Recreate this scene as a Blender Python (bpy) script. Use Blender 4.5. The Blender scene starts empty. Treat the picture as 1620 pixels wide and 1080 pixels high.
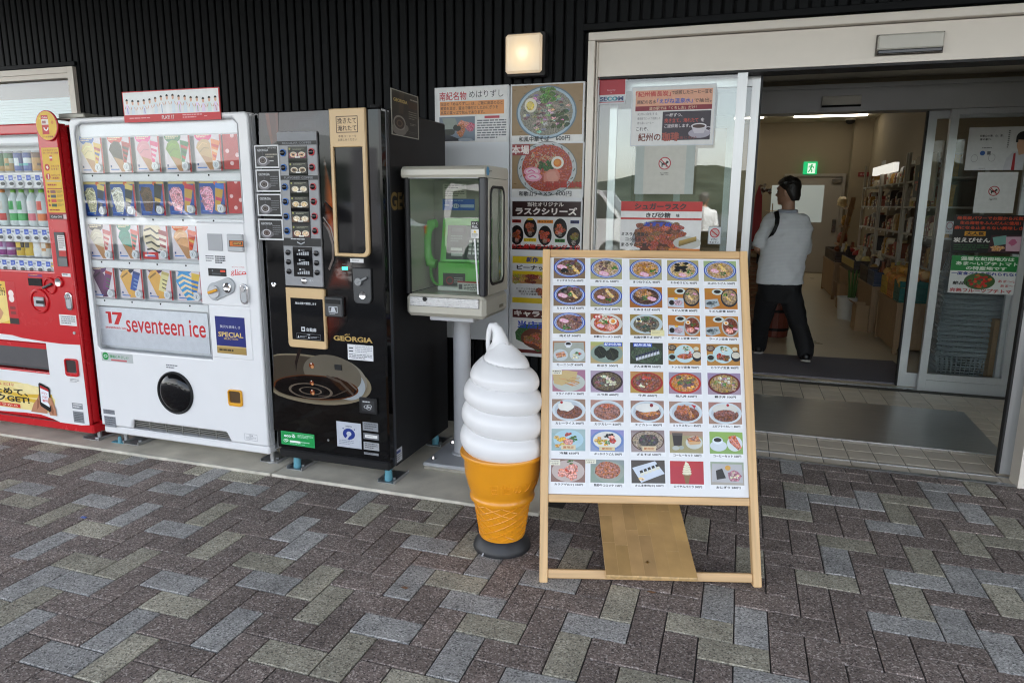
import bpy, bmesh, math, random
from math import sin, cos, pi, radians as RAD
from mathutils import Vector as V, Matrix
random.seed(7)
SC = bpy.context.scene
COL = SC.collection

# ------------------------------------------------------------------ camera, sky, sun, exposure
CAM_H = 1.40
FPX = 1097.2                       # focal length in pixels of the 1620 wide photograph
YAW, PITCH, ROLL = 0.31456, 0.19647, -0.00761
_f = V((-sin(YAW)*cos(PITCH), cos(YAW)*cos(PITCH), -sin(PITCH)))
_r = _f.cross(V((0, 0, 1))).normalized()
_d = _f.cross(_r)
CR = cos(ROLL)*_r + sin(ROLL)*_d
CD = -sin(ROLL)*_r + cos(ROLL)*_d
cam = bpy.data.cameras.new('camera')
cam.sensor_width = 36.0
cam.lens = FPX/1620*36
cam.clip_start = 0.02
cam.clip_end = 2000
camo = bpy.data.objects.new('camera', cam)
COL.objects.link(camo)
m3 = Matrix((CR, -CD, -_f)).transposed()
camo.matrix_world = Matrix.Translation((0, 0, CAM_H)) @ m3.to_4x4()
SC.camera = camo

SUN_EL, SUN_AZ = RAD(52), RAD(25)      # the sun stands high behind the shop, so the canopy side is in open shade
world = bpy.data.worlds.new('World')
SC.world = world
world.use_nodes = True
nt = world.node_tree
sky = nt.nodes.new('ShaderNodeTexSky')
sky.sky_type = 'NISHITA'
sky.sun_disc = False
sky.sun_elevation = SUN_EL
sky.sun_rotation = SUN_AZ
sky.dust_density = 1.6
sky.air_density = 1.2
bg = nt.nodes['Background']
bg.inputs['Strength'].default_value = 0.15
# broken cloud over the blue, as the door glass mirrors it
_tc = nt.nodes.new('ShaderNodeTexCoord'); _mp = nt.nodes.new('ShaderNodeMapping'); _mp.inputs['Scale'].default_value = (1, 1, 2.6)
_cn = nt.nodes.new('ShaderNodeTexNoise'); _cn.inputs['Scale'].default_value = 2.2; _cn.inputs['Detail'].default_value = 7
_cr = nt.nodes.new('ShaderNodeValToRGB'); _cr.color_ramp.elements[0].position = .36; _cr.color_ramp.elements[0].color = (.38, .38, .38, 1); _cr.color_ramp.elements[1].position = .62
_bw = nt.nodes.new('ShaderNodeRGBToBW'); _cx = nt.nodes.new('ShaderNodeMix'); _cx.data_type = 'RGBA'
_tn = nt.nodes.new('ShaderNodeMix'); _tn.data_type = 'RGBA'; _tn.blend_type = 'MULTIPLY'; _tn.inputs[0].default_value = 1; _tn.inputs[7].default_value = (1.0, 1.0, 1.01, 1)
nt.links.new(_tc.outputs['Generated'], _mp.inputs['Vector']); nt.links.new(_mp.outputs[0], _cn.inputs['Vector']); nt.links.new(_cn.outputs['Fac'], _cr.inputs['Fac'])
nt.links.new(sky.outputs['Color'], _bw.inputs[0]); nt.links.new(_bw.outputs[0], _tn.inputs[6])
nt.links.new(_cr.outputs['Color'], _cx.inputs[0]); nt.links.new(sky.outputs['Color'], _cx.inputs[6]); nt.links.new(_tn.outputs[2], _cx.inputs[7])
nt.links.new(_cx.outputs[2], bg.inputs['Color'])
sun = bpy.data.lights.new('sun', 'SUN')
sun.energy = 4.0
sun.angle = RAD(6)
sun.color = (1.0, 0.95, 0.88)
suno = bpy.data.objects.new('sun', sun)
COL.objects.link(suno)
# Nishita rotation is measured clockwise from +Y
sdir = V((sin(SUN_AZ)*cos(SUN_EL), cos(SUN_AZ)*cos(SUN_EL), sin(SUN_EL)))
suno.rotation_euler = (-sdir).to_track_quat('-Z', 'Y').to_euler()
SC.view_settings.view_transform = 'Standard'
SC.view_settings.look = 'None'
SC.view_settings.gamma = 1.0
SC.view_settings.use_curve_mapping = False
SC.view_settings.exposure = 2.82
SC.render.engine = 'CYCLES'
SC.cycles.use_denoising = True
SC.cycles.filter_width = 1.15
SC.cycles.max_bounces = 10
SC.cycles.transparent_max_bounces = 16
SC.cycles.caustics_reflective = False
SC.cycles.caustics_refractive = False
SC.cycles.sample_clamp_indirect = 8.0


# ------------------------------------------------------------------ measuring: where a sight line meets a real plane
CAMP = V((0, 0, CAM_H))
def ray(u, v):
    return CR*((u-810)/FPX) + CD*((v-540)/FPX) + _f
def onY(u, v, y):
    d = ray(u, v); return CAMP + d*(y/d.y)
def onX(u, v, x):
    d = ray(u, v); return CAMP + d*(x/d.x)
def onG(u, v, z=0.0):
    d = ray(u, v); return CAMP + d*((z-CAM_H)/d.z)
def onP(u, v, p, n):
    d = ray(u, v); return CAMP + d*((p-CAMP).dot(n)/d.dot(n))


# ------------------------------------------------------------------ colours and materials
def lin(c):
    return tuple((x/12.92 if x <= .04045 else ((x+.055)/1.055)**2.4) for x in c)
def rgb(h):
    h = h.lstrip('#')
    return lin(tuple(int(h[i:i+2], 16)/255 for i in (0, 2, 4)))

MATS = {}
def mat(name, col, rough=.5, metal=0.0, var=.06, vs=6.0, bump=0.0, bs=200.0, spec=.5, coat=0.0, rand=0.0, stretch=None):
    """procedural surface: base colour varied by noise, roughness varied, optional bump"""
    if name in MATS: return MATS[name]
    m = bpy.data.materials.new(name); m.use_nodes = True
    n = m.node_tree.nodes; l = m.node_tree.links
    b = n['Principled BSDF']
    b.inputs['Roughness'].default_value = rough
    b.inputs['Metallic'].default_value = metal
    b.inputs['Specular IOR Level'].default_value = spec
    b.inputs['Coat Weight'].default_value = coat
    tc = n.new('ShaderNodeTexCoord')
    src = tc.outputs['Object']
    if stretch:
        mp = n.new('ShaderNodeMapping'); mp.inputs['Scale'].default_value = stretch
        l.new(src, mp.inputs['Vector']); src = mp.outputs['Vector']
    no = n.new('ShaderNodeTexNoise'); no.inputs['Scale'].default_value = vs; no.inputs['Detail'].default_value = 6
    l.new(src, no.inputs['Vector'])
    hsv = n.new('ShaderNodeHueSaturation')
    hsv.inputs['Color'].default_value = (*col, 1)
    mr = n.new('ShaderNodeMapRange')
    mr.inputs['From Min'].default_value = .25; mr.inputs['From Max'].default_value = .75
    mr.inputs['To Min'].default_value = 1-var; mr.inputs['To Max'].default_value = 1+var
    l.new(no.outputs['Fac'], mr.inputs['Value'])
    val = mr.outputs['Result']
    if rand:
        oi = n.new('ShaderNodeObjectInfo')
        r2 = n.new('ShaderNodeMapRange'); r2.inputs['To Min'].default_value = 1-rand; r2.inputs['To Max'].default_value = 1+rand
        l.new(oi.outputs['Random'], r2.inputs['Value'])
        mu = n.new('ShaderNodeMath'); mu.operation = 'MULTIPLY'
        l.new(val, mu.inputs[0]); l.new(r2.outputs['Result'], mu.inputs[1]); val = mu.outputs[0]
    l.new(val, hsv.inputs['Value'])
    l.new(hsv.outputs['Color'], b.inputs['Base Color'])
    rr = n.new('ShaderNodeMapRange')
    rr.inputs['To Min'].default_value = max(0, rough-.07); rr.inputs['To Max'].default_value = min(1, rough+.07)
    l.new(no.outputs['Fac'], rr.inputs['Value']); l.new(rr.outputs['Result'], b.inputs['Roughness'])
    if bump:
        nb = n.new('ShaderNodeTexNoise'); nb.inputs['Scale'].default_value = bs; nb.inputs['Detail'].default_value = 3
        l.new(src, nb.inputs['Vector'])
        bp = n.new('ShaderNodeBump'); bp.inputs['Strength'].default_value = bump; bp.inputs['Distance'].default_value = .003
        l.new(nb.outputs['Fac'], bp.inputs['Height']); l.new(bp.outputs['Normal'], b.inputs['Normal'])
    MATS[name] = m
    return m

def emit(name, col, strength):
    if name in MATS: return MATS[name]
    m = bpy.data.materials.new(name); m.use_nodes = True
    b = m.node_tree.nodes['Principled BSDF']
    b.inputs['Base Color'].default_value = (*col, 1)
    b.inputs['Emission Color'].default_value = (*col, 1)
    b.inputs['Emission Strength'].default_value = strength
    b.inputs['Roughness'].default_value = .4
    MATS[name] = m
    return m

def glass(name, tint=(1, 1, 1), ior=1.5, rough=0.0, boost=1.0):
    """thin pane: clear with a Fresnel reflection"""
    if name in MATS: return MATS[name]
    m = bpy.data.materials.new(name); m.use_nodes = True
    n = m.node_tree.nodes; l = m.node_tree.links
    n.remove(n['Principled BSDF'])
    t = n.new('ShaderNodeBsdfTransparent'); t.inputs['Color'].default_value = (*tint, 1)
    g = n.new('ShaderNodeBsdfGlossy'); g.inputs['Roughness'].default_value = rough
    f = n.new('ShaderNodeFresnel'); f.inputs['IOR'].default_value = ior
    no = n.new('ShaderNodeTexNoise'); no.inputs['Scale'].default_value = 2.5
    bp = n.new('ShaderNodeBump'); bp.inputs['Strength'].default_value = .02; bp.inputs['Distance'].default_value = .02
    l.new(no.outputs['Fac'], bp.inputs['Height']); l.new(bp.outputs['Normal'], g.inputs['Normal'])
    mx = n.new('ShaderNodeMixShader')
    mu = n.new('ShaderNodeMath'); mu.operation = 'MULTIPLY'; mu.inputs[1].default_value = boost
    ge = n.new('ShaderNodeNewGeometry'); iv = n.new('ShaderNodeMath'); iv.operation = 'SUBTRACT'; iv.inputs[0].default_value = 1
    l.new(ge.outputs['Backfacing'], iv.inputs[1])
    m2 = n.new('ShaderNodeMath'); m2.operation = 'MULTIPLY'
    l.new(f.outputs['Fac'], mu.inputs[0]); l.new(mu.outputs[0], m2.inputs[0]); l.new(iv.outputs[0], m2.inputs[1]); l.new(m2.outputs[0], mx.inputs['Fac'])
    l.new(t.outputs[0], mx.inputs[1]); l.new(g.outputs[0], mx.inputs[2])
    l.new(mx.outputs[0], n['Material Output'].inputs['Surface'])
    MATS[name] = m
    return m

def printmat(name, rough=.3, mottled=.04, ms=30.0, coat=0.0, hue=0.0):
    """flat print: ink colour stored per face, with paper tone variation"""
    if name in MATS: return MATS[name]
    m = bpy.data.materials.new(name); m.use_nodes = True
    n = m.node_tree.nodes; l = m.node_tree.links
    b = n['Principled BSDF']; b.inputs['Roughness'].default_value = rough; b.inputs['Coat Weight'].default_value = coat
    b.inputs['Specular IOR Level'].default_value = .4
    at = n.new('ShaderNodeAttribute'); at.attribute_name = 'ink'
    tc = n.new('ShaderNodeTexCoord')
    no = n.new('ShaderNodeTexNoise'); no.inputs['Scale'].default_value = ms; no.inputs['Detail'].default_value = 5
    l.new(tc.outputs['Object'], no.inputs['Vector'])
    mr = n.new('ShaderNodeMapRange'); mr.inputs['From Min'].default_value = .3; mr.inputs['From Max'].default_value = .7
    mr.inputs['To Min'].default_value = 1-mottled; mr.inputs['To Max'].default_value = 1+mottled
    l.new(no.outputs['Fac'], mr.inputs['Value'])
    h = n.new('ShaderNodeHueSaturation')
    l.new(at.outputs['Color'], h.inputs['Color']); l.new(mr.outputs['Result'], h.inputs['Value'])
    if hue:
        n2 = n.new('ShaderNodeTexNoise'); n2.inputs['Scale'].default_value = ms*.6; n2.inputs['Detail'].default_value = 3
        ad = n.new('ShaderNodeVectorMath'); ad.operation = 'ADD'; ad.inputs[1].default_value = (7.3, 2.1, 5.5)
        l.new(tc.outputs['Object'], ad.inputs[0]); l.new(ad.outputs[0], n2.inputs['Vector'])
        m2 = n.new('ShaderNodeMapRange'); m2.inputs['From Min'].default_value = .3; m2.inputs['From Max'].default_value = .7
        m2.inputs['To Min'].default_value = .5-hue; m2.inputs['To Max'].default_value = .5+hue
        l.new(n2.outputs['Fac'], m2.inputs['Value']); l.new(m2.outputs[0], h.inputs['Hue'])
        m3_ = n.new('ShaderNodeMapRange'); m3_.inputs['From Min'].default_value = .3; m3_.inputs['From Max'].default_value = .7; m3_.inputs['To Min'].default_value = .6; m3_.inputs['To Max'].default_value = 1.25
        l.new(n2.outputs['Fac'], m3_.inputs['Value']); l.new(m3_.outputs[0], h.inputs['Saturation'])
    l.new(h.outputs['Color'], b.inputs['Base Color'])
    if rough < .45:
        wv = n.new('ShaderNodeTexNoise'); wv.inputs['Scale'].default_value = 7
        l.new(tc.outputs['Object'], wv.inputs['Vector'])
        bp = n.new('ShaderNodeBump'); bp.inputs['Strength'].default_value = .12; bp.inputs['Distance'].default_value = .02
        l.new(wv.outputs['Fac'], bp.inputs['Height']); l.new(bp.outputs['Normal'], b.inputs['Normal'])
    MATS[name] = m
    return m

PRINT = printmat('printed_paper', .38, .05)
FOOD = printmat('printed_photo', .38, .8, 170.0, hue=.02)


# ------------------------------------------------------------------ objects
ORG = {}
def thing(name, loc, label, cat, group=None, kind=None):
    o = bpy.data.objects.new(name, None)
    o.empty_display_size = .1
    COL.objects.link(o); o.location = loc; ORG[o.name] = V(loc)
    tag(o, label, cat, group, kind)
    return o
def tag(o, label=None, cat=None, group=None, kind=None):
    if label: o['label'] = label
    if cat: o['category'] = cat
    if group: o['group'] = group
    if kind: o['kind'] = kind
    return o

class MB:
    def __init__(s):
        s.v = []; s.f = []; s.m = []; s.c = []; s.nocalc = False
    def add(s, vs, fs, mi=0, col=None):
        o = len(s.v)
        s.v += [tuple(p) for p in vs]
        for f in fs:
            s.f.append(tuple(i+o for i in f)); s.m.append(mi); s.c.append(col)
        return s
    def box(s, x0, x1, y0, y1, z0, z1, bev=0.0, mi=0):
        x0, x1 = min(x0, x1), max(x0, x1); y0, y1 = min(y0, y1), max(y0, y1); z0, z1 = min(z0, z1), max(z0, z1)
        return s.obox(V((x0, y0, z0)), V((x1-x0, 0, 0)), V((0, y1-y0, 0)), V((0, 0, z1-z0)), bev, mi)
    def obox(s, o, a, b, c, bev=0.0, mi=0):
        """box from corner o along vectors a, b, c; bev chamfers every edge"""
        if bev <= 0:
            vs = [o+a*i+b*j+c*k for k in (0, 1) for j in (0, 1) for i in (0, 1)]
            return s.add(vs, [(0, 2, 3, 1), (4, 5, 7, 6), (0, 1, 5, 4), (2, 6, 7, 3), (0, 4, 6, 2), (1, 3, 7, 5)], mi)
        la, lb, lc = a.length, b.length, c.length
        e = (min(bev/la, .45), min(bev/lb, .45), min(bev/lc, .45))
        idx = {}; vs = []
        for i in (0, 1):
            for j in (0, 1):
                for k in (0, 1):
                    for ax in range(3):
                        t = [i, j, k]
                        for q in range(3):
                            if q != ax: t[q] = e[q] if t[q] == 0 else 1-e[q]
                        idx[i, j, k, ax] = len(vs); vs.append(o+a*t[0]+b*t[1]+c*t[2])
        F = []
        for ax in range(3):
            p, q = [r for r in range(3) if r != ax]
            for sd in (0, 1):
                cyc = []
                for (pi_, qi_) in ((0, 0), (1, 0), (1, 1), (0, 1)):
                    t = [0, 0, 0]; t[ax] = sd; t[p] = pi_; t[q] = qi_
                    cyc.append(idx[t[0], t[1], t[2], ax])
                F.append(tuple(cyc))
        for ax in range(3):          # edges along axis ax
            p, q = [r for r in range(3) if r != ax]
            for pi_ in (0, 1):
                for qi_ in (0, 1):
                    t0 = [0, 0, 0]; t0[p] = pi_; t0[q] = qi_
                    t1 = list(t0); t1[ax] = 1
                    F.append((idx[(*t0, p)], idx[(*t0, q)], idx[(*t1, q)], idx[(*t1, p)]))
        for i in (0, 1):
            for j in (0, 1):
                for k in (0, 1):
                    F.append((idx[i, j, k, 0], idx[i, j, k, 1], idx[i, j, k, 2]))
        return s.add(vs, F, mi)
    def cyl(s, p0, p1, r0, r1=None, n=16, mi=0, caps=True):
        p0, p1 = V(p0), V(p1); r1 = r0 if r1 is None else r1
        ax = (p1-p0).normalized()
        a = ax.orthogonal().normalized(); b = ax.cross(a)
        vs = []
        for p, r in ((p0, r0), (p1, r1)):
            for i in range(n):
                t = 2*pi*i/n; vs.append(p + a*(r*cos(t)) + b*(r*sin(t)))
        fs = [(i, (i+1) % n, n+(i+1) % n, n+i) for i in range(n)]
        if caps: fs += [tuple(range(n-1, -1, -1)), tuple(range(n, 2*n))]
        return s.add(vs, fs, mi)
    def lathe(s, c, prof, n=32, mi=0, axis=V((0, 0, 1))):
        """prof: (r, h) from one end to the other"""
        c = V(c); axis = V(axis).normalized()
        a = axis.orthogonal().normalized(); b = axis.cross(a)
        vs = []
        for r, h in prof:
            for i in range(n):
                t = 2*pi*i/n; vs.append(c + axis*h + a*(r*cos(t)) + b*(r*sin(t)))
        fs = []
        for k in range(len(prof)-1):
            for i in range(n):
                j = (i+1) % n
                fs.append((k*n+i, k*n+j, (k+1)*n+j, (k+1)*n+i))
        fs.append(tuple(range(n-1, -1, -1))); fs.append(tuple(range((len(prof)-1)*n, len(prof)*n)))
        return s.add(vs, fs, mi)
    def tube(s, pts, r, n=8, mi=0):
        pts = [V(p) for p in pts]
        rr = r if isinstance(r, (list, tuple)) else [r]*len(pts)
        vs = []; ref = None
        for i, p in enumerate(pts):
            t = (pts[min(i+1, len(pts)-1)] - pts[max(i-1, 0)]).normalized()
            if ref is None: ref = t.orthogonal().normalized()
            a = (ref - t*ref.dot(t)).normalized(); ref = a; b = t.cross(a)
            for k in range(n):
                q = 2*pi*k/n; vs.append(p + a*(rr[i]*cos(q)) + b*(rr[i]*sin(q)))
        fs = []
        for i in range(len(pts)-1):
            for k in range(n):
                j = (k+1) % n
                fs.append((i*n+k, i*n+j, (i+1)*n+j, (i+1)*n+k))
        fs.append(tuple(range(n-1, -1, -1))); fs.append(tuple(range((len(pts)-1)*n, len(pts)*n)))
        return s.add(vs, fs, mi)
    def prism(s, pts, d, mi=0):
        """closed polygon pts (3D) swept along vector d"""
        n = len(pts); d = V(d)
        vs = [V(p) for p in pts] + [V(p)+d for p in pts]
        return s.add(vs, [tuple(range(n-1, -1, -1)), tuple(range(n, 2*n))] + [(i, (i+1) % n, n+(i+1) % n, n+i) for i in range(n)], mi)
    def ball(s, c, rx, ry=None, rz=None, n=12, k=8, mi=0, jit=0.0):
        ry = rx if ry is None else ry; rz = rx if rz is None else rz
        c = V(c); vs = []
        for i in range(1, k):
            ph = pi*i/k
            for j in range(n):
                t = 2*pi*j/n; q = 1+random.uniform(-jit, jit)
                vs.append(c + V((rx*q*sin(ph)*cos(t), ry*q*sin(ph)*sin(t), rz*q*cos(ph))))
        top = len(vs); vs.append(c+V((0, 0, rz))); vs.append(c-V((0, 0, rz)))
        fs = [(i*n+j, i*n+(j+1) % n, (i+1)*n+(j+1) % n, (i+1)*n+j) for i in range(k-2) for j in range(n)]
        fs += [(top, (j+1) % n, j) for j in range(n)] + [(top+1, (k-2)*n+j, (k-2)*n+(j+1) % n) for j in range(n)]
        return s.add(vs, fs, mi)
    def build(s, name, mats, parent=None, smooth=35, label=None, cat=None, group=None, kind=None, loc=None):
        if not isinstance(mats, (list, tuple)): mats = [mats]
        org = ORG[parent.name] if parent else V(loc if loc else (0, 0, 0))
        me = bpy.data.meshes.new(name)
        me.from_pydata([(p[0]-org.x, p[1]-org.y, p[2]-org.z) for p in s.v], [], s.f)
        for m in mats: me.materials.append(m)
        if any(s.m): me.polygons.foreach_set('material_index', s.m)
        if not s.nocalc:
            bm = bmesh.new(); bm.from_mesh(me)
            bmesh.ops.recalc_face_normals(bm, faces=bm.faces)
            bm.to_mesh(me); bm.free()
        if smooth:
            me.polygons.foreach_set('use_smooth', [True]*len(me.polygons))
            me.set_sharp_from_angle(angle=RAD(smooth))
        if any(c is not None for c in s.c):
            at = me.color_attributes.new('ink', 'FLOAT_COLOR', 'CORNER')
            buf = []
            for p, c in zip(me.polygons, s.c):
                buf += [*(c or (.8, .8, .8)), 1.0]*p.loop_total
            at.data.foreach_set('color', buf)
        me.update()
        o = bpy.data.objects.new(name, me)
        COL.objects.link(o)
        if parent: o.parent = parent
        else: o.location = org
        ORG[o.name] = org
        tag(o, label, cat, group, kind)
        return o

def box(name, m, parent, x0, x1, y0, y1, z0, z1, bev=0.0, **k):
    return MB().box(x0, x1, y0, y1, z0, z1, bev).build(name, m, parent, **k)

def plate_mesh(outer, holes, y0, y1, bev, mb=None, mi=0):
    """flat panel in the XZ plane with rounded edges and holes, from y0 (front) to y1"""
    c = bpy.data.curves.new('plate', 'CURVE'); c.dimensions = '2D'; c.fill_mode = 'BOTH'
    t = abs(y1-y0); c.extrude = t/2-bev; c.bevel_depth = bev; c.bevel_resolution = 2; c.offset = -bev
    for pts in [outer]+holes:
        sp = c.splines.new('POLY'); sp.points.add(len(pts)-1); sp.use_cyclic_u = True
        for p, q in zip(sp.points, pts): p.co = (q[0], q[1], 0, 1)
    o = bpy.data.objects.new('plate', c); me = bpy.data.meshes.new_from_object(o)
    mb = mb or MB(); ym = (y0+y1)/2
    mb.add([(v.co.x, ym-v.co.z, v.co.y) for v in me.vertices], [tuple(p.vertices) for p in me.polygons], mi)
    bpy.data.objects.remove(o); bpy.data.curves.remove(c); bpy.data.meshes.remove(me)
    return mb
def rrect(x0, x1, z0, z1, r, n=5):
    x0, x1 = min(x0, x1), max(x0, x1); z0, z1 = min(z0, z1), max(z0, z1)
    rs = r if isinstance(r, (tuple, list)) else (r,)*4      # BL, BR, TR, TL
    out = []
    for (cx, cz, a0), q in zip((((x0, z0, pi), (x1, z0, 1.5*pi), (x1, z1, 0), (x0, z1, .5*pi))), rs):
        q = max(q, 1e-4)
        px = cx+q if cx == x0 else cx-q; pz = cz+q if cz == z0 else cz-q
        for i in range(n+1):
            a = a0+.5*pi*i/n; out.append((px+q*cos(a), pz+q*sin(a)))
    return out
def ell(cx, cz, rx, rz, n=28):
    return [(cx+rx*cos(2*pi*i/n), cz+rz*sin(2*pi*i/n)) for i in range(n)]

# ------------------------------------------------------------------ flat print: inks laid over one another on a sheet
TXT = {}
def glyphs(s, bold=0.0, res=2):
    k = (s, bold, res)
    if k not in TXT:
        c = bpy.data.curves.new('t', 'FONT'); c.body = s; c.resolution_u = res; c.offset = bold; c.size = 1
        o = bpy.data.objects.new('t', c); me = bpy.data.meshes.new_from_object(o)
        vs = [(v.co.x, v.co.y) for v in me.vertices]; fs = [tuple(p.vertices) for p in me.polygons]
        bpy.data.objects.remove(o); bpy.data.curves.remove(c); bpy.data.meshes.remove(me)
        if vs: bb = (min(p[0] for p in vs), max(p[0] for p in vs), min(p[1] for p in vs), max(p[1] for p in vs))
        else: bb = (0, 1, 0, 1)
        TXT[k] = (vs, fs, bb)
    return TXT[k]

class Sheet:
    """a flat sheet: O = top left corner, U = right edge vector, W = downward edge vector, N = towards the viewer; drawing in fractions 0..1"""
    def __init__(s, O, U, W, N=V((0, -1, 0)), step=.000012):
        s.O, s.U, s.W, s.N = V(O), V(U), V(W), V(N).normalized()
        s.w, s.h = s.U.length, s.W.length
        s.mb = MB(); s.mb.nocalc = True; s.k = 0; s.step = step
        s.d0 = 0.0; s.boxes = []
    def P(s, x, y, lift=None):
        return s.O + s.U*x + s.W*y + s.N*(s.d0 + (s.k if lift is None else lift)*s.step)
    def poly(s, pts, col, food=0):
        s.k += 1
        s.mb.add([s.P(x, y) for x, y in pts], [tuple(range(len(pts)))], food, col)
    def rect(s, x0, y0, x1, y1, col, food=0):
        s.poly([(x0, y0), (x0, y1), (x1, y1), (x1, y0)], col, food)
    def frame(s, x0, y0, x1, y1, t, col):
        ty = t*s.w/s.h
        s.rect(x0, y0, x1, y0+ty, col); s.rect(x0, y1-ty, x1, y1, col)
        s.rect(x0, y0+ty, x0+t, y1-ty, col); s.rect(x1-t, y0+ty, x1, y1-ty, col)
    def ell(s, cx, cy, rx, ry, col, food=0, n=22, a0=0, a1=2*pi, rot=0.0):
        full = abs(a1-a0-2*pi) < 1e-6
        pts = []
        for i in range(n if full else n+1):
            a = a0+(a1-a0)*i/n
            ex, ey = rx*cos(a), ry*sin(a)
            pts.append((cx+ex*cos(rot)-ey*sin(rot)*s.h/s.w, cy+ex*sin(rot)*s.w/s.h+ey*cos(rot)))
        s.poly(pts, col, food)
    def circ(s, cx, cy, r, col, food=0, n=20):
        s.ell(cx, cy, r, r*s.w/s.h, col, food, n)
    def ring(s, cx, cy, rx, ry, t, col, n=24, food=0):
        s.k += 1
        vs = []; fs = []
        for i in range(n):
            a = 2*pi*i/n
            vs.append(s.P(cx+rx*cos(a), cy+ry*sin(a))); vs.append(s.P(cx+rx*(1-t)*cos(a), cy+ry*(1-t)*sin(a)))
        for i in range(n):
            j = (i+1) % n; fs.append((2*i, 2*j, 2*j+1, 2*i+1))
        s.mb.add(vs, fs, food, col)
    def blob(s, cx, cy, rx, ry, col, food=1, n=11, j=.25, rng=random):
        s.poly([(cx+rx*cos(2*pi*i/n)*(q := 1+rng.uniform(-j, j)), cy+ry*sin(2*pi*i/n)*q) for i in range(n)], col, food)
    def line(s, pts, t, col, food=0):
        """t: width as a fraction of the sheet width"""
        s.k += 1
        vs = []; fs = []; T = t*s.w/2
        ps = [V((x*s.w, y*s.h)) for x, y in pts]
        for i, p in enumerate(ps):
            d = (ps[min(i+1, len(ps)-1)]-ps[max(i-1, 0)])
            d = d.normalized() if d.length else V((1, 0)); q = V((-d.y, d.x))*T
            for sg in (1, -1):
                e = p+q*sg; vs.append(s.P(e.x/s.w, e.y/s.h))
        for i in range(len(ps)-1): fs.append((2*i, 2*i+1, 2*i+3, 2*i+2))
        s.mb.add(vs, fs, food, col)
    def text(s, t, x, y, hgt, col, al='L', fit=None, bold=0.02, res=2, slant=0.0, outline=None):
        """x, y: left/centre/right and vertical middle; hgt: letter height as fraction of sheet height"""
        heavy = bold > .004 and any(ord(q) >= 0x4e00 for q in t)      # dense characters: embolden by doubling the stroke
        vs, fs, bb = glyphs(t, 0.0 if heavy else bold, res)
        sy = hgt*s.h/max(.3, bb[3]-bb[2]); wd = (bb[1]-bb[0])*sy
        sx = sy
        if fit and wd > 0: sx = sy*(fit*s.w)/wd; wd = fit*s.w
        x0 = {'L': x*s.w, 'C': x*s.w-wd/2, 'R': x*s.w-wd}[al]
        cy = (bb[2]+bb[3])/2
        if outline:
            for dx, dy in ((.05, .0), (-.05, 0), (0, .05), (0, -.05), (.036, .036), (-.036, .036), (.036, -.036), (-.036, -.036)):
                s.k += 1
                s.mb.add([s.P((x0+(p[0]+dx-bb[0])*sx)/s.w, y-(p[1]+dy-cy)*sy/s.h) for p in vs], fs, 0, outline)
        q = min(bold, .03)
        for dx, dy in (((q, q), (-q, q), (q, -q), (-q, -q)) if heavy else ((0, 0),)):
            s.k += 1
            s.mb.add([s.P((x0+(p[0]+dx-bb[0])*sx+slant*(p[1]-cy)*sy)/s.w, y-(p[1]+dy-cy)*sy/s.h) for p in vs], fs, 0, col)
    def lines(s, x0, y0, x1, y1, n, col, fill=.55, rng=random):
        """rows of fine print, each broken into word-like runs"""
        hh = (y1-y0)/n
        for i in range(n):
            x = x0; yy = y0+i*hh
            end = x1-(0 if i < n-1 else (x1-x0)*.3)
            while x < end-1e-6:
                w = min((x1-x0)*rng.uniform(.06, .22), end-x)
                s.rect(x, yy, x+w, yy+hh*fill, col); x += w+(x1-x0)*.025
    def back(s, t=.0015, col=None):
        """paper body under the print"""
        N = s.N*t
        s.mb.obox(s.O-N, s.U, s.W, N)
        for i in range(len(s.mb.c)-6, len(s.mb.c)): s.mb.c[i] = col or (.75, .75, .74)
        return s
    def build(s, name, parent=None, m=None, **k):
        s.mb.c = [None if c is None else tuple(min(.86, 1.07*x**1.2) for x in c) for c in s.mb.c]      # ink gain
        if parent is None and 'loc' not in k: k['loc'] = tuple(s.O + s.W)
        return s.mb.build(name, [m or PRINT, FOOD], parent, smooth=0, **k)

def sheetY(u0, v0, u1, v1, y, **k):
    """upright sheet facing the street in the plane y, from two opposite corners seen in the photograph"""
    a, b = onY(u0, v0, y), onY(u1, v1, y)
    return Sheet((a.x, y, a.z), (b.x-a.x, 0, 0), (0, 0, b.z-a.z), **k)

WHITE = rgb('dedede'); BLACK = rgb('161616'); RED = rgb('c4161c'); GREY = rgb('8d8f92')

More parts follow.
